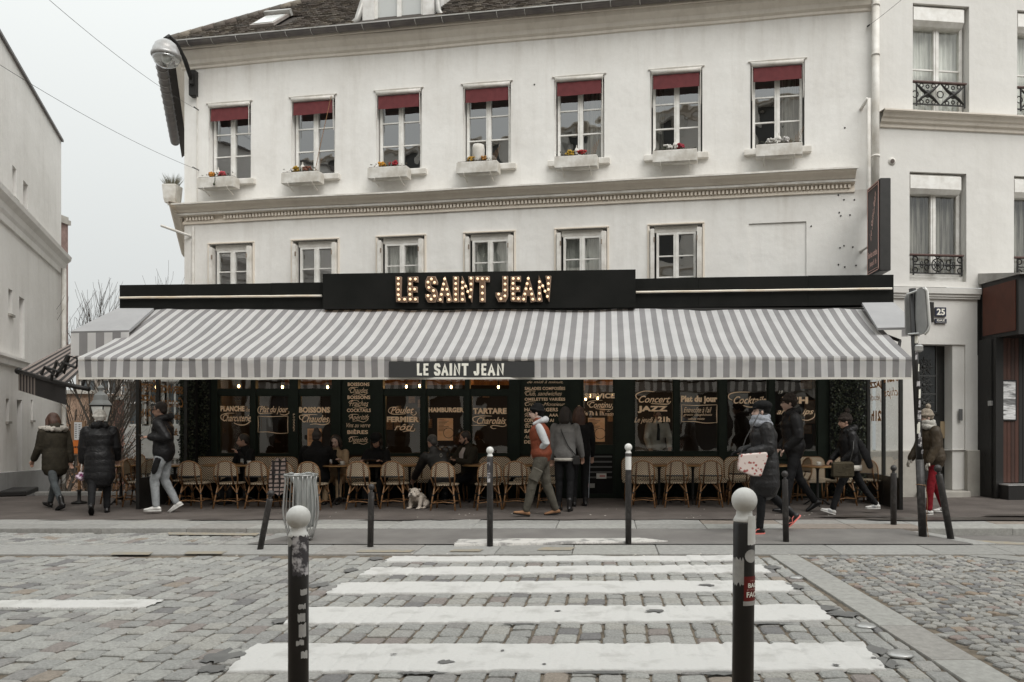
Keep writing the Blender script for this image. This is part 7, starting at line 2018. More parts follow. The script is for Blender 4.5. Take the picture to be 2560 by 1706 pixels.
M['black_trousers'] = cloth('black_trouser_cloth', (.011,.011,.012), .8)
M['olive_puffer'] = cloth('olive_puffer_nylon', (.062,.046,.030), .45, .6, 5.0, .2, 18)
M['parka'] = cloth('dark_olive_parka', (.038,.032,.022), .85)
M['fur'] = pmat('white_fake_fur', (.62,.58,.52), .95, (.38,.35,.31), 30.0, 1.0, 90, bdist=.03)
M['leather'] = pmat('black_leather', (.013,.012,.012), .38, (.02,.019,.018), 9.0, .4, 40)
M['camel'] = cloth('beige_wool_coat', (.40,.285,.18), .9, .8)
M['vest'] = cloth('rust_red_padded_vest', (.20,.052,.026), .6, .75, 5.0, .2, 25)
M['hoodie'] = cloth('light_grey_hoodie', (.50,.51,.52), .95, .8)
M['khaki'] = cloth('khaki_cargo_cloth', (.090,.082,.066), .9, .7)
M['sweater'] = cloth('grey_sweater_knit', (.20,.195,.19), .95, .75)
M['jeans_pale'] = cloth('pale_washed_jeans', (.33,.345,.355), .9, .55, 6.0)
M['leggings'] = cloth('grey_leggings', (.085,.095,.10), .9, .7)
M['red_trs'] = cloth('red_trousers', (.21,.010,.017), .8, .6)
M['scarf_grey'] = cloth('grey_blue_knit', (.33,.345,.38), .95, .6, 30.0, .8, 70)
M['scarf_white'] = cloth('off_white_scarf', (.46,.44,.40), .95, .6, 18.0, .6, 50)
M['knit_beige'] = cloth('beige_cable_knit', (.34,.29,.235), .95, .5, 26.0, .9, 60)
M['knit_dark'] = cloth('dark_brown_knit', (.060,.048,.042), .95, .5, 26.0, .9, 60)
M['beanie_black'] = cloth('black_knit', (.010,.010,.010), .95, .6, 26.0, .6, 70)
M['shoe_black'] = pmat('black_boot_leather', (.012,.011,.011), .35)
M['shoe_white'] = pmat('white_trainer', (.68,.67,.64), .5, (.5,.49,.47), 10.0)
M['shoe_tan'] = pmat('tan_suede', (.30,.165,.08), .8, (.2,.1,.05), 9.0)
M['shoe_pink'] = pmat('pink_sole', (.75,.20,.17), .5)
M['shirt_white'] = cloth('white_shirt', (.55,.52,.47), .9, .8)
M['white_tee'] = cloth('pale_pink_shirt', (.48,.42,.40), .9, .8)
M['beard'] = pmat('dark_beard', (.02,.014,.011), .8)

def person(lab, loc, rz, H=1.74, lean=2, legs=((12,4),(-12,16)), arms=((10,8,15),(-10,8,15)), seat=None, head=(0,0), skin='skin', torso='black_cloth', coat=.0, quilt=0, tmat=None, sleeve=None,
           trs='black_trousers', shoe='shoe_black', hair='hair_dark', hairstyle='short', hat=None, hatmat=None, scarf=None, hood=None, fat=1.0, glasses=False, beard=False, sidelean=0, footpitch=(None,None), sole=None, vest=None, gloves=None, cuff=None, legw=1.0, bare_feet_gap=False, only=None, nudge=0, bag=None):
    S = H/1.75
    t = thing('person', lab, 'person', loc, rz); J = {}
    hz = seat if seat else .93*S
    ln = R(lean); sl = R(sidelean)
    sd = Vector((math.sin(sl), math.sin(ln)*math.cos(sl), math.cos(ln)*math.cos(sl)))
    P_ = Vector((0,0,hz)); neck = P_ + sd*.53*S; chest = P_ + sd*.38*S; waist = P_+sd*.16*S
    rt_ = Vector((math.cos(sl),0,-math.sin(sl)))
    hd = R(head[0]); hp = R(head[1])     # yaw (left +), pitch down +
    hc = neck + (sd*.55 + Vector((0,0,.45))).normalized()*.155*S + Vector((0, .03+.05*math.sin(hp),0))*S
    HM = Matrix.Rotation(hd,4,'Z') @ Matrix.Rotation(-hp,4,'X')
    feet=[]; low = 0
    lj = []
    for i, (a, k) in enumerate(legs):
        sgn_ = -1 if i == 0 else 1
        h0 = P_ + rt_*sgn_*.09*S - Vector((0,0,.02)); a1 = R(a); a2 = R(a-k)
        sp_ = sgn_*(.03 if not seat else .08)
        kn = h0 + Vector((sp_, math.sin(a1), -math.cos(a1)))*.445*S; an_ = kn + Vector((0, math.sin(a2), -math.cos(a2)))*.43*S
        fp = footpitch[i]; fp = R(fp) if fp is not None else (min(0, a2)*1.0 if k > 12 and not seat else 0)
        lj.append((h0, kn, an_, fp)); ft = an_ + Vector((0, math.cos(fp)*.17, math.sin(fp)*.17))*S
        # lowest point of the shoe
        toe_z = an_.z - .075*S*math.cos(fp) + math.sin(fp)*.17*S; heel_z = an_.z - .075*S*math.cos(fp) - math.sin(fp)*.06*S
        feet.append(min(toe_z, heel_z))
    dz = -min(feet) if not seat else 0
    if seat:      # seated: bring feet to the ground by bending shins
        lj2=[]
        for (h0, kn, an_, fp) in lj: an_ = Vector((an_.x, an_.y, .08*S)); lj2.append((h0,kn,an_,0))
        lj = lj2
    off = Vector((0,0,dz+nudge)); 
    for v in (P_, neck, chest, waist, hc): v += off
    lj = [(a+off,b+off,c+off,d) for a,b,c,d in lj] if not seat else lj
    aj = []
    for i, ar in enumerate(arms):
        f, ab, e = ar[:3]; inw = ar[3] if len(ar) > 3 else 0
        sgn_ = -1 if i == 0 else 1
        s0 = neck - sd*.065*S + rt_*sgn_*.175*S*fat**.5
        f, ab, e = R(f), R(ab), R(e)
        ud = Vector((sgn_*math.sin(ab), math.sin(f)*math.cos(ab), -math.cos(f)*math.cos(ab)))
        el = s0 + ud*.285*S; fd = Vector((sgn_*math.sin(ab*.3-R(inw)), math.sin(f+e)*math.cos(R(inw)), -math.cos(f+e)*math.cos(R(inw)))).normalized(); wr = el + fd*.255*S
        aj.append((s0, el, wr, fd))
    sk = M[skin]
    def HT(p): return hc + (HM @ Vector(p))*S
    # --- body: head, neck, torso, arms, hands with fingers, legs as one skin
    mb = MB()
    mb.ell(hc+(HM@Vector((0,-.012,.035)))*S, (.076*S,.094*S,.092*S), 18, 12, HM); mb.ell(hc+(HM@Vector((0,.025,-.035)))*S, (.060*S,.068*S,.082*S), 16, 10, HM)
    mb.ell(hc+(HM@Vector((0,.062,-.088)))*S, (.026*S,.024*S,.02*S), 10, 6, HM)
    mb.loft([HT((0,.086,.012)),HT((0,.102,-.012)),HT((0,.108,-.030))],[.010*S,.013*S,.016*S],n=8)
    mb.ell(HT((0,.089,-.058)), (.024*S,.012*S,.010*S), 10, 6, HM); mb.ell(HT((0,.082,.026)), (.05*S,.014*S,.010*S), 10, 6, HM)
    for s_ in (-1,1): mb.ell(HT((s_*.078,-.005,-.01)), (.010*S,.020*S,.032*S), 8, 6, HM)
    mb.loft([neck-sd*.04*S, neck+sd*.05*S, hc-Vector((0,.0,.06))*S],[.062*S,.054*S,.055*S],n=12)
    mb.loft([P_-Vector((0,0,.05))*S, P_+sd*.05*S, waist, chest, neck-sd*.07*S],[(.15*S,.11*S),(.16*S,.11*S),(.13*S,.095*S),(.16*S,.11*S),(.13*S,.08*S)],side=rt_)
    for (s0,el,wr,fd) in aj:
        mb.loft([s0, el, wr],[.048*S,.036*S,.025*S],n=10)
        pd = fd; side = pd.cross(Vector((0,0,1)) if abs(pd.z) < .9 else Vector((0,1,0))).normalized(); nrm_ = side.cross(pd).normalized()
        pal = wr + pd*.05*S; across = side
        mb.loft([wr, wr+pd*.03*S, wr+pd*.085*S],[(.024*S,.018*S),(.036*S,.016*S),(.038*S,.014*S)],side=across,n=10)
        for q, fl in enumerate((.068,.078,.074,.058)):
            b0 = wr + pd*.085*S + across*(-.027+.018*q)*S; k1 = b0 + (pd*.9 - nrm_*.25).normalized()*fl*.5*S; k2 = k1 + (pd*.6-nrm_*.75).normalized()*fl*.5*S
            mb.loft([b0-pd*.01, k1, k2],[.0095*S,.0088*S,.0075*S],n=7)
        b0 = wr + pd*.03*S - across*.03*S; k1 = b0 + (pd*.6-across*.7-nrm_*.3).normalized()*.035*S; mb.loft([b0, k1, k1+(pd*.9-across*.1-nrm_*.4).normalized()*.03*S],[.012*S,.0105*S,.009*S],n=7)
    for (h0,kn,an_,fp) in lj: mb.loft([h0, kn, an_],[.07*S,.05*S,.036*S],n=10)
    blob(mb, 'body', sk, t, .0085, 2)
    mb = MB()
    for s_ in (-1,1): mb.ell(HT((s_*.030,.086,.006)), (.011*S,.007*S,.006*S), 8, 6, HM)
    mb.build('eyes', M['eye'], t, smooth=True)
    mb = MB()
    for s_ in (-1,1): mb.loft([HT((s_*.014,.097,.026)),HT((s_*.03,.096,.031)),HT((s_*.05,.082,.026))],[.004*S]*3,n=5)
    mb.build('eyebrows', M[hair] if hair else M['hair_dark'], t, smooth=True)
    mb = MB(); mb.ell(HT((0,.099,-.058)), (.022*S,.006*S,.007*S), 10, 6, HM); mb.build('mouth', M['lip'], t, smooth=True)
    if gloves:
        for (s0,el,wr,fd) in aj:
            mb = MB(); side = fd.cross(Vector((0,0,1)) if abs(fd.z) < .9 else Vector((0,1,0))).normalized(); nr = side.cross(fd).normalized()
            mb.loft([wr-fd*.03*S, wr+fd*.03*S, wr+fd*.09*S],[(.034*S,.03*S),(.045*S,.024*S),(.046*S,.022*S)],side=side,n=12)
            for q in range(4):
                b0 = wr+fd*.09*S+side*(-.03+.02*q)*S; k1 = b0+(fd*.9-nr*.25).normalized()*.036*S; mb.loft([b0-fd*.01,k1,k1+(fd*.6-nr*.75).normalized()*.035*S],[.0125*S,.012*S,.010*S],n=7)
            b0 = wr+fd*.03*S-side*.035*S; mb.loft([b0,b0+(fd*.7-side*.6).normalized()*.06*S],[.015*S,.012*S],n=7)
            blob(mb, 'glove', M[gloves], t, .008, 1)
    # --- legs
    mb = MB()
    mb.loft([P_+sd*.10*S, P_+sd*.02*S, P_-Vector((0,0,.07))*S],[(.155*S*fat,.125*S*fat),(.175*S*fat,.135*S*fat),(.14*S*fat,.115*S*fat)],side=rt_)
    rp_ = random.Random(hash(lab) & 255)
    for (h0,kn,an_,fp) in lj:
        pts=[]; rs=[]
        for q in range(13):
            f = q/12; p = h0.lerp(kn, f*2) if f < .5 else kn.lerp(an_, f*2-1)
            r = (.095-.030*f*2)*S if f < .5 else (.065-.012*(f*2-1))*S
            if q in (5,7): r *= 1.06
            r *= legw*(1+rp_.uniform(-.05,.05)) ; pts.append(p + Vector((0,rp_.uniform(-.004,.004),0))); rs.append(r)
        pts[-1] = kn.lerp(an_, .96 if cuff is None else cuff)
        mb.loft(pts, rs, n=14)
    blob(mb, 'trousers', M[trs], t, .013, 5)
    # --- shoes
    for i, (h0,kn,an_,fp) in enumerate(lj):
        c_, s_ = math.cos(fp), math.sin(fp); fw = Vector((0,c_,s_)); up = Vector((0,-s_,c_)); sx_ = Vector((1,0,0))
        def F(a,b): return an_ + fw*a*S + up*b*S
        mb = MB(); mb.loft([F(-.045,-.035),F(0,-.028),F(.06,-.036),F(.12,-.047),F(.175,-.052)],[(.034*S,.032*S),(.038*S,.042*S),(.042*S,.034*S),(.047*S,.024*S),(.036*S,.019*S)],side=sx_,n=14)
        mb.loft([F(-.005,.02 if shoe != 'shoe_black' else .12),F(-.005,-.03)],[.046*S if shoe=='shoe_black' else .04*S,.045*S],n=12)
        sh = blob(mb, 'shoe', M[shoe], t, .0085, 2)
        mb = MB(); out=[]
        for q in range(18):
            a = 2*math.pi*q/18; x = math.cos(a)*.044; y = .06+math.sin(a)*.138; x *= (1.0 if y > .06 else .82); out.append((x,y))
        vs=[]; 
        for zz in (-.078,-.058):
            for (x,y) in out: p = F(y,zz)+sx_*x*S; vs.append(p)
        n=18; mb.add(vs,[tuple(range(n-1,-1,-1)),tuple(range(n,2*n))]+[(q,(q+1)%n,n+(q+1)%n,n+q) for q in range(n)])
        mb.build('sole', M[sole] if sole else (M['shoe_white'] if shoe == 'shoe_white' else M['black_matt']), t)
        if shoe == 'shoe_white' and not sole:
            mb = MB()
            for q in range(3):
                for s2 in (-1,1): mb.tube([F(.045+.022*q,-.015)+sx_*s2*.040*S, F(.02+.022*q,-.058)+sx_*s2*.0475*S], .0045*S, 5)
            mb.build('stripes', M['scarf_grey'] if H < 1.72 else M['black_cloth'], t)
        if sole == 'shoe_pink':
            mb = MB()
            for s2 in (-1,1): mb.tube([F(.0,.0)+sx_*s2*.036*S,F(.05,-.012)+sx_*s2*.042*S,F(.08,-.05)+sx_*s2*.047*S,F(.13,-.03)+sx_*s2*.04*S], .006*S, 5)
            for q in range(4): mb.tube([F(.03+.025*q,.0-.008*q)-sx_*.02*S,F(.035+.025*q,.004-.01*q)+sx_*.02*S], .004*S, 4)
            mb.build('laces', M['shoe_pink'], t)
    # --- coat / top
    mt = M[torso]; hem = P_ - Vector((0,0,coat))*S
    def q_(f): return 1+ (.055*abs(math.sin(f*math.pi*quilt))**.5 - .03 if quilt else 0)
    mb = MB(); pts=[]; rs=[]; nn = 44 if quilt else 20
    base_pts = [(hem, (.178 + .025*min(1,coat*2), .137+.03*min(1,coat*2))), (P_+sd*.04*S, (.185,.145)), (waist,(.165,.13)), (chest,(.19,.145)), (neck-sd*.09*S,(.185,.12)), (neck-sd*.03*S,(.11,.085)), (neck+sd*.02*S,(.078,.075))]
    if seat: base_pts[0] = (P_-Vector((0,0,.06))*S, (.19,.16))
    seglen = [(base_pts[i+1][0]-base_pts[i][0]).length for i in range(len(base_pts)-1)]; tot = sum(seglen)
    for q in range(nn+1):
        d = tot*q/nn; i = 0
        while i < len(seglen)-1 and d > seglen[i]: d -= seglen[i]; i += 1
        f = min(1, d/max(seglen[i],1e-6)); a, b = base_pts[i], base_pts[i+1]
        kk = q_(tot*q/nn/S); sw = 1+ .015*math.sin(q*2.3)
        pts.append(a[0].lerp(b[0], f)); rs.append(((a[1][0]+(b[1][0]-a[1][0])*f)*S*fat*kk*sw, (a[1][1]+(b[1][1]-a[1][1])*f)*S*fat*kk))
    mb.loft(pts, rs, side=rt_, n=24)
    if vest is None:
        for (s0,el,wr,fd) in aj:
            pts=[]; rs=[]; n2 = 26
            w2 = el.lerp(wr,.97)
            for q in range(n2+1):
                f = q/n2; p = s0.lerp(el, f*2) if f < .5 else el.lerp(w2, f*2-1); r = (.078-.024*f)*S*(1.12 if quilt else 1)
                kk = q_(.55*f) if quilt else 1+.04*math.sin(q*1.9)*(1 if .35 < f < .7 else .4); pts.append(p); rs.append(r*kk*(1+(fat-1)*.4))
            mb.loft(pts, rs, n=14)
    if hood: mb.loft([neck+Vector((-.085,.085,-.01))*S, neck+Vector((-.105,0,.02))*S, neck+Vector((-.075,-.09,.035))*S, neck+Vector((0,-.125,.045))*S, neck+Vector((.075,-.09,.035))*S, neck+Vector((.105,0,.02))*S, neck+Vector((.085,.085,-.01))*S],[.035*S,.045*S,.06*S,.07*S,.06*S,.045*S,.035*S],n=10)
    blob(mb, 'jacket' if torso not in ('sweater','shirt_white') else 'jumper', mt, t, .0125, 3)
    if vest is not None:
        mb = MB()
        for (s0,el,wr,fd) in aj:
            mb.loft([s0, s0.lerp(el,.3), s0.lerp(el,.7), el, el.lerp(wr,.3), el.lerp(wr,.65), wr],[.058*S,.066*S,.062*S,.060*S,.055*S,.05*S,.04*S],n=14)
        mb.loft([neck-sd*.08*S, neck-sd*.0*S, neck+sd*.05*S],[(.1*S,.085*S),(.085*S,.08*S),(.07*S,.07*S)],n=14)
        mb.loft([neck+Vector((-.08,.07,-.02))*S, neck+Vector((-.09,-.05,.03))*S, neck+Vector((0,-.11,.05))*S, neck+Vector((.09,-.05,.03))*S, neck+Vector((.08,.07,-.02))*S],[.03*S,.045*S,.06*S,.045*S,.03*S],n=10)
        blob(mb, 'hoodie', M[vest], t, .0115, 3)
    # --- scarf, fur, hair, hats
    if scarf:
        mb = MB(); 
        for k,(rr_,zz_,r2) in enumerate(((.10,.02,.045),(.115,-.025,.05),(.095,.06,.035))):
            mb.tube([neck + Vector((rr_*math.cos(a), .02+rr_*.95*math.sin(a), zz_+.03*math.sin(a+k)-.02*math.cos(a)+.02))*S for a in [2*math.pi*q/20 for q in range(21)]], [r2*S*(1+.15*math.sin(q*1.7+k)) for q in range(21)], 10)
        blob(mb, 'scarf', M[scarf], t, .010, 1)
    if hood == 'fur':
        mb = MB(); r_ = random.Random(1)
        for q in range(26):
            a = math.pi*.95 + math.pi*1.1*q/25; p = neck + Vector((.19*math.cos(a), .02+.17*math.sin(a), -.005))*S
            for z2 in range(3): mb.ell(p+Vector((r_.uniform(-.02,.02),r_.uniform(-.02,.02),r_.uniform(-.022,.022))), r_.uniform(.03,.045), 7, 5)
        blob(mb, 'fur_trim', M['fur'], t, .010, 0)
    hm = M[hair] if hair else None
    if hair:
        mb = MB(); mb.ell(HT((0,-.024,.048)), (.086*S,.098*S,.092*S), 18, 12, HM)
        if hairstyle == 'short':
            mb.ell(HT((0,-.06,-.01)), (.068*S,.055*S,.065*S), 14, 8, HM)
            for s_ in (-1,1): mb.ell(HT((s_*.068,-.005,.03)), (.016*S,.045*S,.045*S), 8, 6, HM)
        if hairstyle in ('long','bob'):
            L2 = .34 if hairstyle == 'long' else .17; rr2 = random.Random(3)
            mb.loft([HT((0,-.05,.06)),HT((0,-.085,-.03)),HT((0,-.10,-.12)), hc+Vector((0,-.10,-L2*.75))*S, hc+Vector((0,-.085,-L2))*S],[(.088*S,.06*S),(.10*S,.06*S),(.098*S,.052*S),(.09*S,.042*S),(.06*S,.025*S)],side=(HM@Vector((1,0,0))),n=16)
            for s_ in (-1,1):
                mb.loft([HT((s_*.06,.0,.07)),HT((s_*.085,.01,.0)),HT((s_*.09,-.005,-.09)), hc+Vector((s_*.095,-.01,-L2*.85))*S],[.028*S,.03*S,.033*S,.018*S],n=10)
        if hairstyle == 'bun': mb.ell(HT((0,-.05,.135)), .05*S, 12, 8); mb.ell(HT((0,-.075,-.01)), (.07*S,.04*S,.06*S), 12, 8)
        # keep the face clear
        blob(mb, 'hair', hm, t, .0095, 2)
    if beard:
        mb = MB(); mb.loft([HT((-.066,.01,-.03)),HT((-.056,.045,-.075)),HT((0,.078,-.098)),HT((.056,.045,-.075)),HT((.066,.01,-.03))],[.016*S,.022*S,.028*S,.022*S,.016*S],n=10); mb.ell(HT((0,.1,-.045)),(.028*S,.01*S,.006*S),10,6,HM); blob(mb, 'beard', M['beard'], t, .008, 1)
    if glasses:
        mb = MB()
        for s_ in (-1,1):
            mb.tube([HT((s_*.032+.022*math.cos(a),.106,.006+.017*math.sin(a))) for a in [2*math.pi*q/10 for q in range(11)]], .0028*S, 4); mb.tube([HT((s_*.054,.104,.01)),HT((s_*.08,.02,.008))], .0028*S, 4)
        mb.tube([HT((-.012,.108,.008)),HT((.012,.108,.008))], .003*S, 4); mb.build('glasses', M['black'], t)
    hmt = M[hatmat] if hatmat else None
    if hat in ('beanie','pompom','slouch'):
        mb = MB(); top_ = .15 if hat != 'slouch' else .19
        mb.ell(HT((0,-.022,.055)), (.097*S,.112*S,.108*S), 20, 12, HM)
        if hat == 'slouch': mb.ell(HT((0,-.075,.12)), (.07*S,.07*S,.06*S), 12, 8, HM)
        c8 = [HT((.093*math.cos(a), -.018+.108*math.sin(a), .042+.018*-math.sin(a)*-1)) for a in [2*math.pi*q/20 for q in range(21)]]
        mb.tube(c8, .022*S, 8); mb.ell(HT((0,-.075,-.0)), (.078*S,.05*S,.06*S), 12, 8, HM)
        blob(mb, 'hat', hmt, t, .0095, 1)
        if hat == 'pompom':
            mb = MB(); r_ = random.Random(2)
            for q in range(16): d = Vector((r_.gauss(0,1),r_.gauss(0,1),r_.gauss(0,1))).normalized()*.028; mb.ell(HT((0,-.065,.185))+d*S, .03*S, 7, 5)
            blob(mb, 'pompom', hmt, t, .009, 0)
    if hat == 'cap':     # baker-boy cap with a peak
        mb = MB(); mb.ell(HT((0,-.03,.085)), (.118*S,.135*S,.075*S), 20, 12, HM); mb.ell(HT((0,-.06,.03)), (.09*S,.085*S,.07*S), 14, 8, HM)
        mb.loft([HT((-.06,.075,.05)),HT((0,.125,.035)),HT((.06,.075,.05))],[(.02*S,.014*S),(.045*S,.014*S),(.02*S,.014*S)],side=(HM@Vector((0,1,0))),n=10); blob(mb, 'cap', hmt, t, .0095, 1)
    if hat == 'cat_ears':
        mb = MB(); mb.ell(HT((0,-.02,.06)), (.09*S,.10*S,.09*S), 16, 10, HM); blob(mb, 'cap', hmt, t, .0095, 1)
    J.update(neck=neck, P=P_, chest=chest, head=hc, arms=aj, legs=lj, sd=sd, S=S, waist=waist, rz=rz, loc=Vector(loc)); return t, J
def wpos(J, p): c, s_ = math.cos(J['rz']), math.sin(J['rz']); return Vector((J['loc'].x+p.x*c-p.y*s_, J['loc'].y+p.x*s_+p.y*c, J['loc'].z+p.z))
LEFT = R(90); AWAY = 0.0; TOCAM = R(180)
def gx(u, Y, z=SW): return Vector(((u-PX)/FPX*Y, Y, z))

# 1 woman in fur-collared parka
t1, J1 = person('woman with long auburn hair in an olive parka with a white fur collar', gx(138,14.0), LEFT+R(-25), 1.70, 5, ((-18,14),(24,4)), ((12,6,22),(-12,10,8)), torso='parka', coat=.20, fat=1.14, trs='leggings', hair='hair_brown', hairstyle='long', hood='fur', legw=.9, footpitch=(-18,14))
# 2 white haired person in long black puffer, seen from behind
t2, J2 = person('white-haired walker in a long black hooded puffer coat seen from behind, beside the placard', gx(249,13.35), LEFT+R(-60), 1.70, 6, ((-14,24),(10,6)), ((4,10,12),(6,10,30)), torso='puffer', coat=.36, quilt=9, trs='black_trousers', hair='hair_grey', hairstyle='short', hat='beanie', hatmat='white_hair', hood='cloth', fat=1.2)
b = wpos(J2, J2['arms'][0][2]); bg_ = thing('charm_bag', 'small pink and white patterned pouch swinging from the hand of the white-haired walker', 'pouch', (b.x, b.y-.04, b.z-.25))
mb = MB(); r_ = random.Random(4)
for q in range(14): d = Vector((r_.gauss(0,1),r_.gauss(0,1),r_.gauss(0,1))).normalized()*.045; mb.ell(d, .035, 7, 5)
mb.build('pouch', pmat('pink_white_print', (.55,.45,.52), .7, (.16,.03,.10), 22.0, lo=.48, hi=.54), bg_, smooth=True)
mb = MB(); mb.tube([(0,0,.06),(.01,0,.14),(0,.02,.25)], .01, 5); mb.build('loop', M['shirt_white'], bg_)
# 3 man with phone
t3, J3 = person('man in glasses, black puffer jacket, pale jeans and white shoes, holding a phone', gx(410,13.4), LEFT+R(8), 1.80, 3, ((14,18),(4,30)), ((-34,8,128,4),(8,8,22)), torso='puffer', coat=.05, quilt=10, trs='jeans_pale', shoe='shoe_white', sole='shoe_white', hair='hair_dark', hairstyle='short', hood='cloth', glasses=True, fat=1.1, legw=1.05, footpitch=(0,-32), head=(0,4))
p = wpos(J3, J3['arms'][0][2] + J3['arms'][0][3]*.12); ph = thing('phone', 'black phone in the raised hand of the man in pale jeans', 'phone', p, LEFT); mb = MB(); mb.bbox(-.037,.037,-.07,.07,-.004,.004,.003, Matrix.Rotation(R(25),4,'X')); mb.build('phone_body', M['black'], ph)
p = wpos(J3, J3['arms'][0][2]) ; glv = thing('glove_pair', 'pair of black gloves held at the thigh of the man with the phone', 'gloves', gx(393,13.15,.98)); mb = MB(); mb.loft([(0,0,0),(-.02,0,-.1),(-.05,0,-.2),(-.06,0,-.24)],[(.035,.02),(.05,.03),(.05,.03),(.03,.02)]); mb.loft([(.03,0,-.02),(-.03,.02,-.14),(-.09,.02,-.2)],[.03,.03,.02]); mb.build('gloves', M['black_cloth'], glv, smooth=True)

# seated customers
t4, J4 = person('man with glasses in black resting his cheek on his hand, at the water glass table', gx(622,15.3), TOCAM+R(-35), 1.74, 8, ((85,80),(80,80)), ((30,22,118,26),(22,10,66,14)), seat=.50, torso='black_cloth', trs='black_trousers', hair='hair_dark', hairstyle='short', glasses=True, head=(-32,6))
t5, J5 = person('dark-haired customer in a bulky black coat seen from behind, under the orange poster', gx(790,14.75), AWAY+R(4), 1.80, 4, ((80,80),(80,80)), ((30,20,60,20),(30,20,60,20)), seat=.54, torso='black_cloth', trs='black_trousers', hair='hair_dark', hairstyle='bun', fat=1.3)
t6, J6 = person('young woman with dark hair in a beige coat, looking down at her table', gx(843,15.3), TOCAM+R(6), 1.70, 10, ((82,80),(80,80)), ((35,8,78,14),(35,8,78,14)), seat=.50, skin='skin_pale', torso='camel', trs='camel', hair='hair_dark', hairstyle='bob', head=(-8,16), fat=.95)
mb = MB(); mb.loft([J6['neck']+Vector((0,.075,-.01)), J6['chest']+Vector((0,.155,-.0)), J6['chest']+Vector((0,.16,-.12))],[(.035,.012),(.03,.012),(.02,.012)]); mb.build('dark_top', M['black_cloth'], t6, smooth=True)
t7, J7 = person('customer in a dark cap bent over a phone, dressed in black, below the Digestifs lettering', gx(946,15.3), TOCAM, 1.72, 10, ((82,80),(80,80)), ((32,16,76,20),(32,16,76,20)), seat=.50, torso='black_cloth', trs='black_trousers', hair='hair_dark', hairstyle='bob', hat='cap', hatmat='beanie_black', head=(0,26))
p = wpos(J7, (J7['arms'][0][2]+J7['arms'][1][2])/2+Vector((0,.08,.03))); ph2 = thing('tablet', 'dark reading tablet in the hands of the customer in a cap', 'tablet', p, TOCAM); mb = MB(); mb.bbox(-.12,.12,-.06,.06,-.005,.005,.003, Matrix.Rotation(R(20),4,'X')); mb.build('tablet_body', M['black'], ph2)
t8, J8 = person('grey-haired man in a black leather jacket leaning down towards the bulldog', gx(1112,14.5), AWAY+R(28), 1.78, 26, ((78,82),(78,82)), ((38,14,6,-6),(40,16,40,10)), seat=.54, torso='leather', quilt=12, trs='black_trousers', hair='hair_grey', hairstyle='short', head=(20,14), sidelean=-14, fat=1.1)
mb = MB(); a = J8['chest']+Vector((.02,-.175,.05)); mb.tube([a+Vector((.02*math.cos(q),0,.03*math.sin(q))) for q in [2*math.pi*k/10 for k in range(11)]], .004, 4); mb.build('back_emblem', M['shirt_white'], t8)
t9, J9 = person('dark-haired bearded man in an open olive jacket and pale shirt, looking left', gx(1176,15.3), TOCAM+R(-42), 1.80, 8, ((82,80),(80,80)), ((34,12,70,20),(34,12,70,20)), seat=.52, torso='parka', trs='black_trousers', hair='hair_dark', hairstyle='short', beard=True, head=(-30,14), fat=1.1)
mb = MB(); mb.loft([J9['neck']+Vector((0,.075,-.02)), J9['chest']+Vector((0,.165,.02)), J9['chest']+Vector((0,.17,-.14))],[(.045,.014),(.065,.014),(.05,.012)]); mb.build('shirt_front', M['white_tee'], t9, smooth=True)
# 10 red vest man
t10, J10 = person('man in a black beanie, rust red padded vest, grey hoodie and khaki cargo trousers', gx(1354,13.0), LEFT+R(4), 1.80, 5, ((19,6),(-10,10)), ((-24,8,74,40),(-24,8,74,40)), torso='vest', quilt=8, vest='hoodie', trs='khaki', shoe='shoe_tan', hair=None, hat='beanie', hatmat='beanie_black', fat=1.16, legw=1.16, footpitch=(10,-6), skin='skin_pale')
mb = MB(); h0,kn,an_,fp = J10['legs'][0]; c_ = h0.lerp(kn,.62); mb.bbox(-.03,.0,-.085,.085,-.11,.10,.015, Matrix.Translation(c_+Vector((-.085,.0,0))) @ Matrix.Rotation(R(27),4,'X')); mb.build('cargo_pocket', M['khaki'], t10)
# 11 woman grey sweater, back
t11, J11 = person('woman with a dark bob and grey sweater standing with her back turned', gx(1412,13.75), AWAY+R(-8), 1.76, 3, ((2,4),(-4,8)), ((2,10,12),(4,14,26)), torso='sweater', coat=.02, trs='black_trousers', shoe='shoe_black', hair='hair_dark', hairstyle='bob', legw=1.0, cuff=.8, fat=1.05)
mb = MB(); mb.loft([J11['P']-Vector((0,0,.11)), J11['P']-Vector((0,0,.06))],[(.188,.146),(.19,.148)], n=24, dome=False); mb.build('shirt_hem', M['shirt_white'], t11, smooth=True)
bg2 = thing('shoulder_bag', 'small dark bag on a thin strap across the back of the woman in grey', 'bag', wpos(J11, J11['P']+Vector((.21,-.06,-.02)))); mb = MB(); mb.bbox(-.05,.06,-.05,.04,-.16,.0,.02); mb.build('bag_body', M['leather'], bg2)
mb = MB(); w0 = wpos(J11, J11['neck']+Vector((-.09,-.04,-.02))) - bg2.location; w1 = wpos(J11, J11['chest']+Vector((-.02,-.18,0))) - bg2.location; w2 = wpos(J11, J11['waist']+Vector((.08,-.16,0))) - bg2.location; mb.tube([w0,w1,w2,Vector((0,-.03,0))], .009, 5); mb.build('strap', M['leather'], bg2)
# 12 dark figure beside her
t12, J12 = person('person in black with a pale side stripe on the trousers, at the cafe door', gx(1449,14.5), AWAY+R(12), 1.78, 3, ((0,2),(4,6)), ((6,8,20),(4,10,12)), torso='black_cloth', coat=.06, trs='black_trousers', shoe='shoe_black', hair='hair_brown', hairstyle='long', cuff=.82, fat=1.1)
mb = MB(); h0,kn,an_,fp = J12['legs'][1]; mb.tube([h0+Vector((.098,-.04,0)),kn+Vector((.074,-.03,0)),an_+Vector((.06,-.02,.07))], .008, 5); mb.build('side_stripe', M['scarf_grey'], t12)
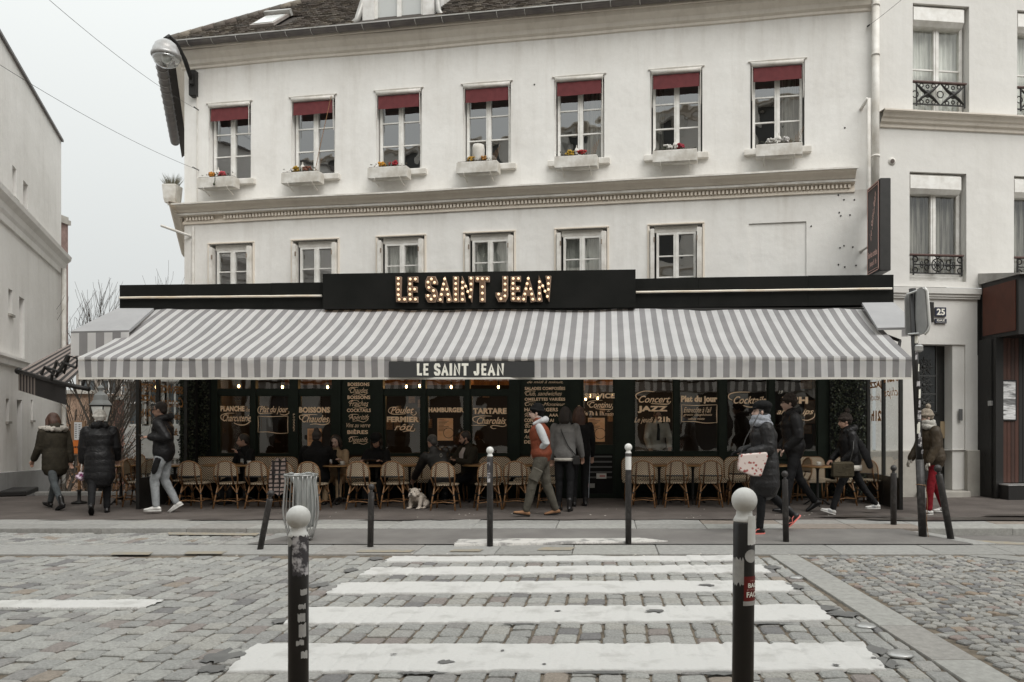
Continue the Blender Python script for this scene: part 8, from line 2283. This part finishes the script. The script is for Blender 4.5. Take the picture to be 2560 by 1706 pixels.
# 13 woman with floral bag
t13, J13 = person('woman in a black cap, grey knitted snood, long puffer coat and pink-soled trainers', gx(1912,11.15,.035), LEFT+R(4), 1.80, 3, ((9,5),(-14,34)), ((-4,10,84,8),(0,10,80,10)), torso='puffer2', coat=.34, quilt=8, gloves='beanie_black', trs='black_trousers', shoe='shoe_black', sole='shoe_pink', hair='hair_grey', hat='cap', hatmat='beanie_black', scarf='scarf_grey', fat=1.27, footpitch=(0,-42), skin='skin_pale', legw=.95)
p = gx(1880,10.82,.0); p.z = EYE-(1160-HY)/FPX*10.82; fb_ = thing('floral_bag', 'cream shoulder bag printed with small red flowers, carried at the hip', 'bag', p, R(4))
flm, ntf, bf = newmat('floral_print'); bf.inputs['Roughness'].default_value=.6; tcn = N(ntf,'ShaderNodeTexCoord'); vo = N(ntf,'ShaderNodeTexVoronoi',i_Scale=19.0); L(ntf,tcn.outputs['Object'],vo.inputs['Vector']); nzz = N(ntf,'ShaderNodeTexNoise',i_Scale=26.0); L(ntf,tcn.outputs['Object'],nzz.inputs['Vector'])
adn = N(ntf,'ShaderNodeMath',operation='MULTIPLY_ADD'); adn.inputs[1].default_value=.5; L(ntf,nzz.outputs['Fac'],adn.inputs[0]); L(ntf,vo.outputs['Distance'],adn.inputs[2]); crr = N(ntf,'ShaderNodeValToRGB'); L(ntf,adn.outputs[0],crr.inputs[0]); e = crr.color_ramp.elements; e[0].position=.54; e[0].color=rgb((.30,.07,.06)); e[1].position=.63; e[1].color=rgb((.62,.53,.49)); L(ntf,crr.outputs[0],bf.inputs['Base Color'])
mb = MB(); w_ = .19; pts = [(-.17,.13),(.20,.16),(.215,.10),(.12,-.17),(.0,-.165),(-.19,-.09),(-.2,-.02)]
vs = [(a,-.045,b) for a,b in pts]+[(a,.045,b) for a,b in pts]; n=len(pts); mb.add(vs,[tuple(range(n-1,-1,-1)),tuple(range(n,2*n))]+[(i,(i+1)%n,n+(i+1)%n,n+i) for i in range(n)]); bb_ = mb.build('bag_body', flm, fb_)
bv = bb_.modifiers.new('b','BEVEL'); bv.width=.02; bv.segments=3
mb = MB(); mb.tube([(-.17,-.03,.12),(-.08,.03,.34),(.08,.10,.60),(.16,.2,.7),(.25,.25,.6),(.24,.1,.3),(.2,.0,.14)], .008, 5); mb.build('strap', M['leather'], fb_)
# 14 tall man
t14, J14 = person('tall man in a dark beanie, glasses and black jacket, walking behind the puffer-coated woman', gx(1985,13.5), LEFT+R(2), 1.97, 5, ((12,4),(-14,20)), ((-10,8,52,26),(-6,8,50,24)), torso='puffer', coat=.02, quilt=6, trs='black_trousers', shoe='shoe_black', hair=None, hat='beanie', hatmat='knit_dark', hood='cloth', glasses=True, fat=1.16, skin='skin_pale', footpitch=(8,-30))
# 15 woman pompom dark
t15, J15 = person('woman in a dark pompom hat and black jacket, striding left in white trainers', gx(2128,13.3), LEFT+R(2), 1.70, 7, ((30,12),(-28,10)), ((-6,10,48,26),(10,8,40,20)), torso='puffer', coat=.02, quilt=0, trs='black_trousers', shoe='shoe_white', hair=None, hat='pompom', hatmat='knit_dark', hood='cloth', fat=1.2, footpitch=(18,0), head=(0,8))
mb = MB(); mb.loft([J15['P']-Vector((0,0,.15)), J15['P']-Vector((0,0,.06))],[(.205,.168),(.205,.168)], n=24, dome=False); mb.build('shirt_hem', M['shirt_white'], t15, smooth=True)
p = gx(2110,12.95); p.z = EYE-(1170-HY)/FPX*12.95; ob = thing('olive_bag', 'olive canvas shoulder bag at the hip of the woman in the dark pompom hat', 'bag', p, R(3)); mb = MB(); mb.bbox(-.19,.15,-.05,.06,-.16,.10,.03); mb.build('bag_body', cloth('olive_canvas', (.055,.045,.028)), ob)
mb = MB(); mb.tube([(.1,.0,.1),(.16,.02,.3),(.2,.1,.52),(.12,.2,.62)], .009, 5); mb.build('strap', M['leather'], ob)
mb = MB(); mb.loft([(.30,.12,.42),(.40,.1,.2),(.48,.1,.0)],[(.05,.03),(.07,.03),(.05,.02)]); mb.build('scarf_tail', M['black_cloth'], ob, smooth=True)
# 16 woman red trousers
t16, J16 = person('woman in a cream pompom hat, white scarf, olive puffer jacket and red trousers', gx(2334,13.3), LEFT+R(6), 1.72, 9, ((14,10),(-10,12)), ((4,8,22,4),(14,10,20,6)), torso='olive_puffer', gloves='fur', coat=.06, quilt=9, trs='red_trs', shoe='shoe_white', hair=None, hat='pompom', hatmat='knit_beige', scarf='scarf_white', fat=1.26, footpitch=(0,0), skin='skin_pale', head=(0,10), legw=.98)
# waiter inside
t17, J17 = person('waiter in a white shirt and dark tie standing inside behind the JAZZ lettering', gx(1642,16.75,SW+.02), TOCAM+R(6), 1.76, 8, ((0,2),(0,2)), ((16,12,34,10),(14,12,30,10)), torso='shirt_white', trs='black_trousers', hair='hair_dark', hairstyle='short', head=(0,25))
mb = MB(); mb.loft([J17['neck']+Vector((0,.09,-.03)), J17['chest']+Vector((0,.17,0)), J17['waist']+Vector((0,.15,0))],[(.02,.008),(.03,.008),(.035,.008)]); mb.build('tie', M['black_cloth'], t17)
t18, J18 = person('customer in black seated indoors behind the bearded man, seen through the glass', gx(1160,16.8,SW+.02), TOCAM, 1.72, 4, ((80,80),(80,80)), ((30,12,60,14),(30,12,60,14)), seat=.5, torso='black_cloth', trs='black_trousers', hair='hair_brown', hairstyle='bob')
# ------------------------------------------------ bulldog sitting
p = gx(1046,14.15); dg_ = thing('dog', 'white bulldog with a darker back sitting beside the bistro chairs', 'dog', p, R(180-18))
# local: forward +y (turned towards the camera)
fur = pmat('white_dog_fur', (.56,.50,.44), .85, (.44,.38,.32), 8.0, .3, 90)
ntd = fur.node_tree; bd = ntd.nodes['Principled BSDF']; oldl = bd.inputs['Base Color'].links[0].from_socket
tcn = N(ntd,'ShaderNodeTexCoord'); spd = N(ntd,'ShaderNodeSeparateXYZ'); L(ntd,tcn.outputs['Object'],spd.inputs[0]); nd_ = N(ntd,'ShaderNodeTexNoise',i_Scale=9.0); L(ntd,tcn.outputs['Object'],nd_.inputs['Vector'])
mY = N(ntd,'ShaderNodeMath',operation='MULTIPLY_ADD'); mY.inputs[1].default_value=.18; L(ntd,nd_.outputs['Fac'],mY.inputs[0]); L(ntd,spd.outputs['Y'],mY.inputs[2]); mR = N(ntd,'ShaderNodeMapRange'); mR.inputs[1].default_value=-.02; mR.inputs[2].default_value=.02; mR.inputs[3].default_value=1; mR.inputs[4].default_value=0; L(ntd,mY.outputs[0],mR.inputs[0])
mz = N(ntd,'ShaderNodeMapRange'); mz.inputs[1].default_value=.08; mz.inputs[2].default_value=.12; L(ntd,spd.outputs['Z'],mz.inputs[0]); mm_ = N(ntd,'ShaderNodeMath',operation='MULTIPLY'); L(ntd,mR.outputs[0],mm_.inputs[0]); L(ntd,mz.outputs[0],mm_.inputs[1])
mxd = N(ntd,'ShaderNodeMix',data_type='RGBA'); L(ntd,oldl,mxd.inputs[6]); mxd.inputs[7].default_value=rgb((.06,.045,.035)); L(ntd,mm_.outputs[0],mxd.inputs[0]); L(ntd,mxd.outputs[2],bd.inputs['Base Color'])
mb = MB()
mb.loft([(0,-.16,.08),(0,-.12,.13),(0,-.02,.185),(0,.07,.215),(0,.11,.25)],[(.085,.07),(.11,.095),(.115,.10),(.10,.09),(.075,.07)],n=16)
for s_ in (-1,1):
    mb.loft([(s_*.085,.07,.20),(s_*.098,.10,.11),(s_*.09,.115,.03)],[.05,.036,.030],n=12); mb.ell((s_*.092,.14,.02),(.036,.052,.022),12,6)
    for q in (-1,0,1): mb.ell((s_*.092+q*.02,.185,.016),(.012,.016,.014),6,4)
    mb.loft([(s_*.085,-.13,.09),(s_*.13,-.04,.10),(s_*.135,.02,.05),(s_*.13,.0,.025)],[.06,.062,.04,.03],n=12); mb.ell((s_*.135,.05,.018),(.032,.06,.02),10,6)
mb.ell((0,.12,.295),(.092,.080,.078),18,12); mb.ell((0,.185,.262),(.062,.05,.048),14,10); mb.ell((0,.20,.285),(.045,.035,.03),12,8)
for s_ in (-1,1):
    mb.ell((s_*.046,.195,.245),(.034,.038,.042),12,8); mb.ell((s_*.078,.13,.268),(.03,.04,.045),10,6); mb.loft([(s_*.07,.11,.345),(s_*.098,.115,.357),(s_*.112,.13,.330)],[(.020,.008),(.022,.008),(.010,.006)],side=(0,1,0),n=10)
mb.ell((0,.18,.215),(.04,.03,.022),10,6); mb.ell((0,-.2,.06),(.03,.03,.03),8,6)
blob(mb, 'body', fur, dg_, .006, 1)
mb = MB(); mb.ell((0,.238,.278),(.020,.012,.013),10,6)
mb.build('nose', M['black'], dg_, smooth=True); mb = MB()
for s_ in (-1,1): mb.ell((s_*.038,.192,.310),(.011,.008,.009),8,6)
mb.build('eyes', M['eye'], dg_, smooth=True); mb = MB(); mb.tube([(-.06,.215,.235),(-.03,.236,.243),(0,.24,.252),(.03,.236,.243),(.06,.215,.235)], .006, 5); mb.build('mouth', M['black'], dg_, smooth=True)
mb = MB(); mb.tube([(.02,.09,.30),(.15,.0,.5),(.3,-.3,.62)], .004, 4); mb.build('lead', M['leather'], dg_)
flush()
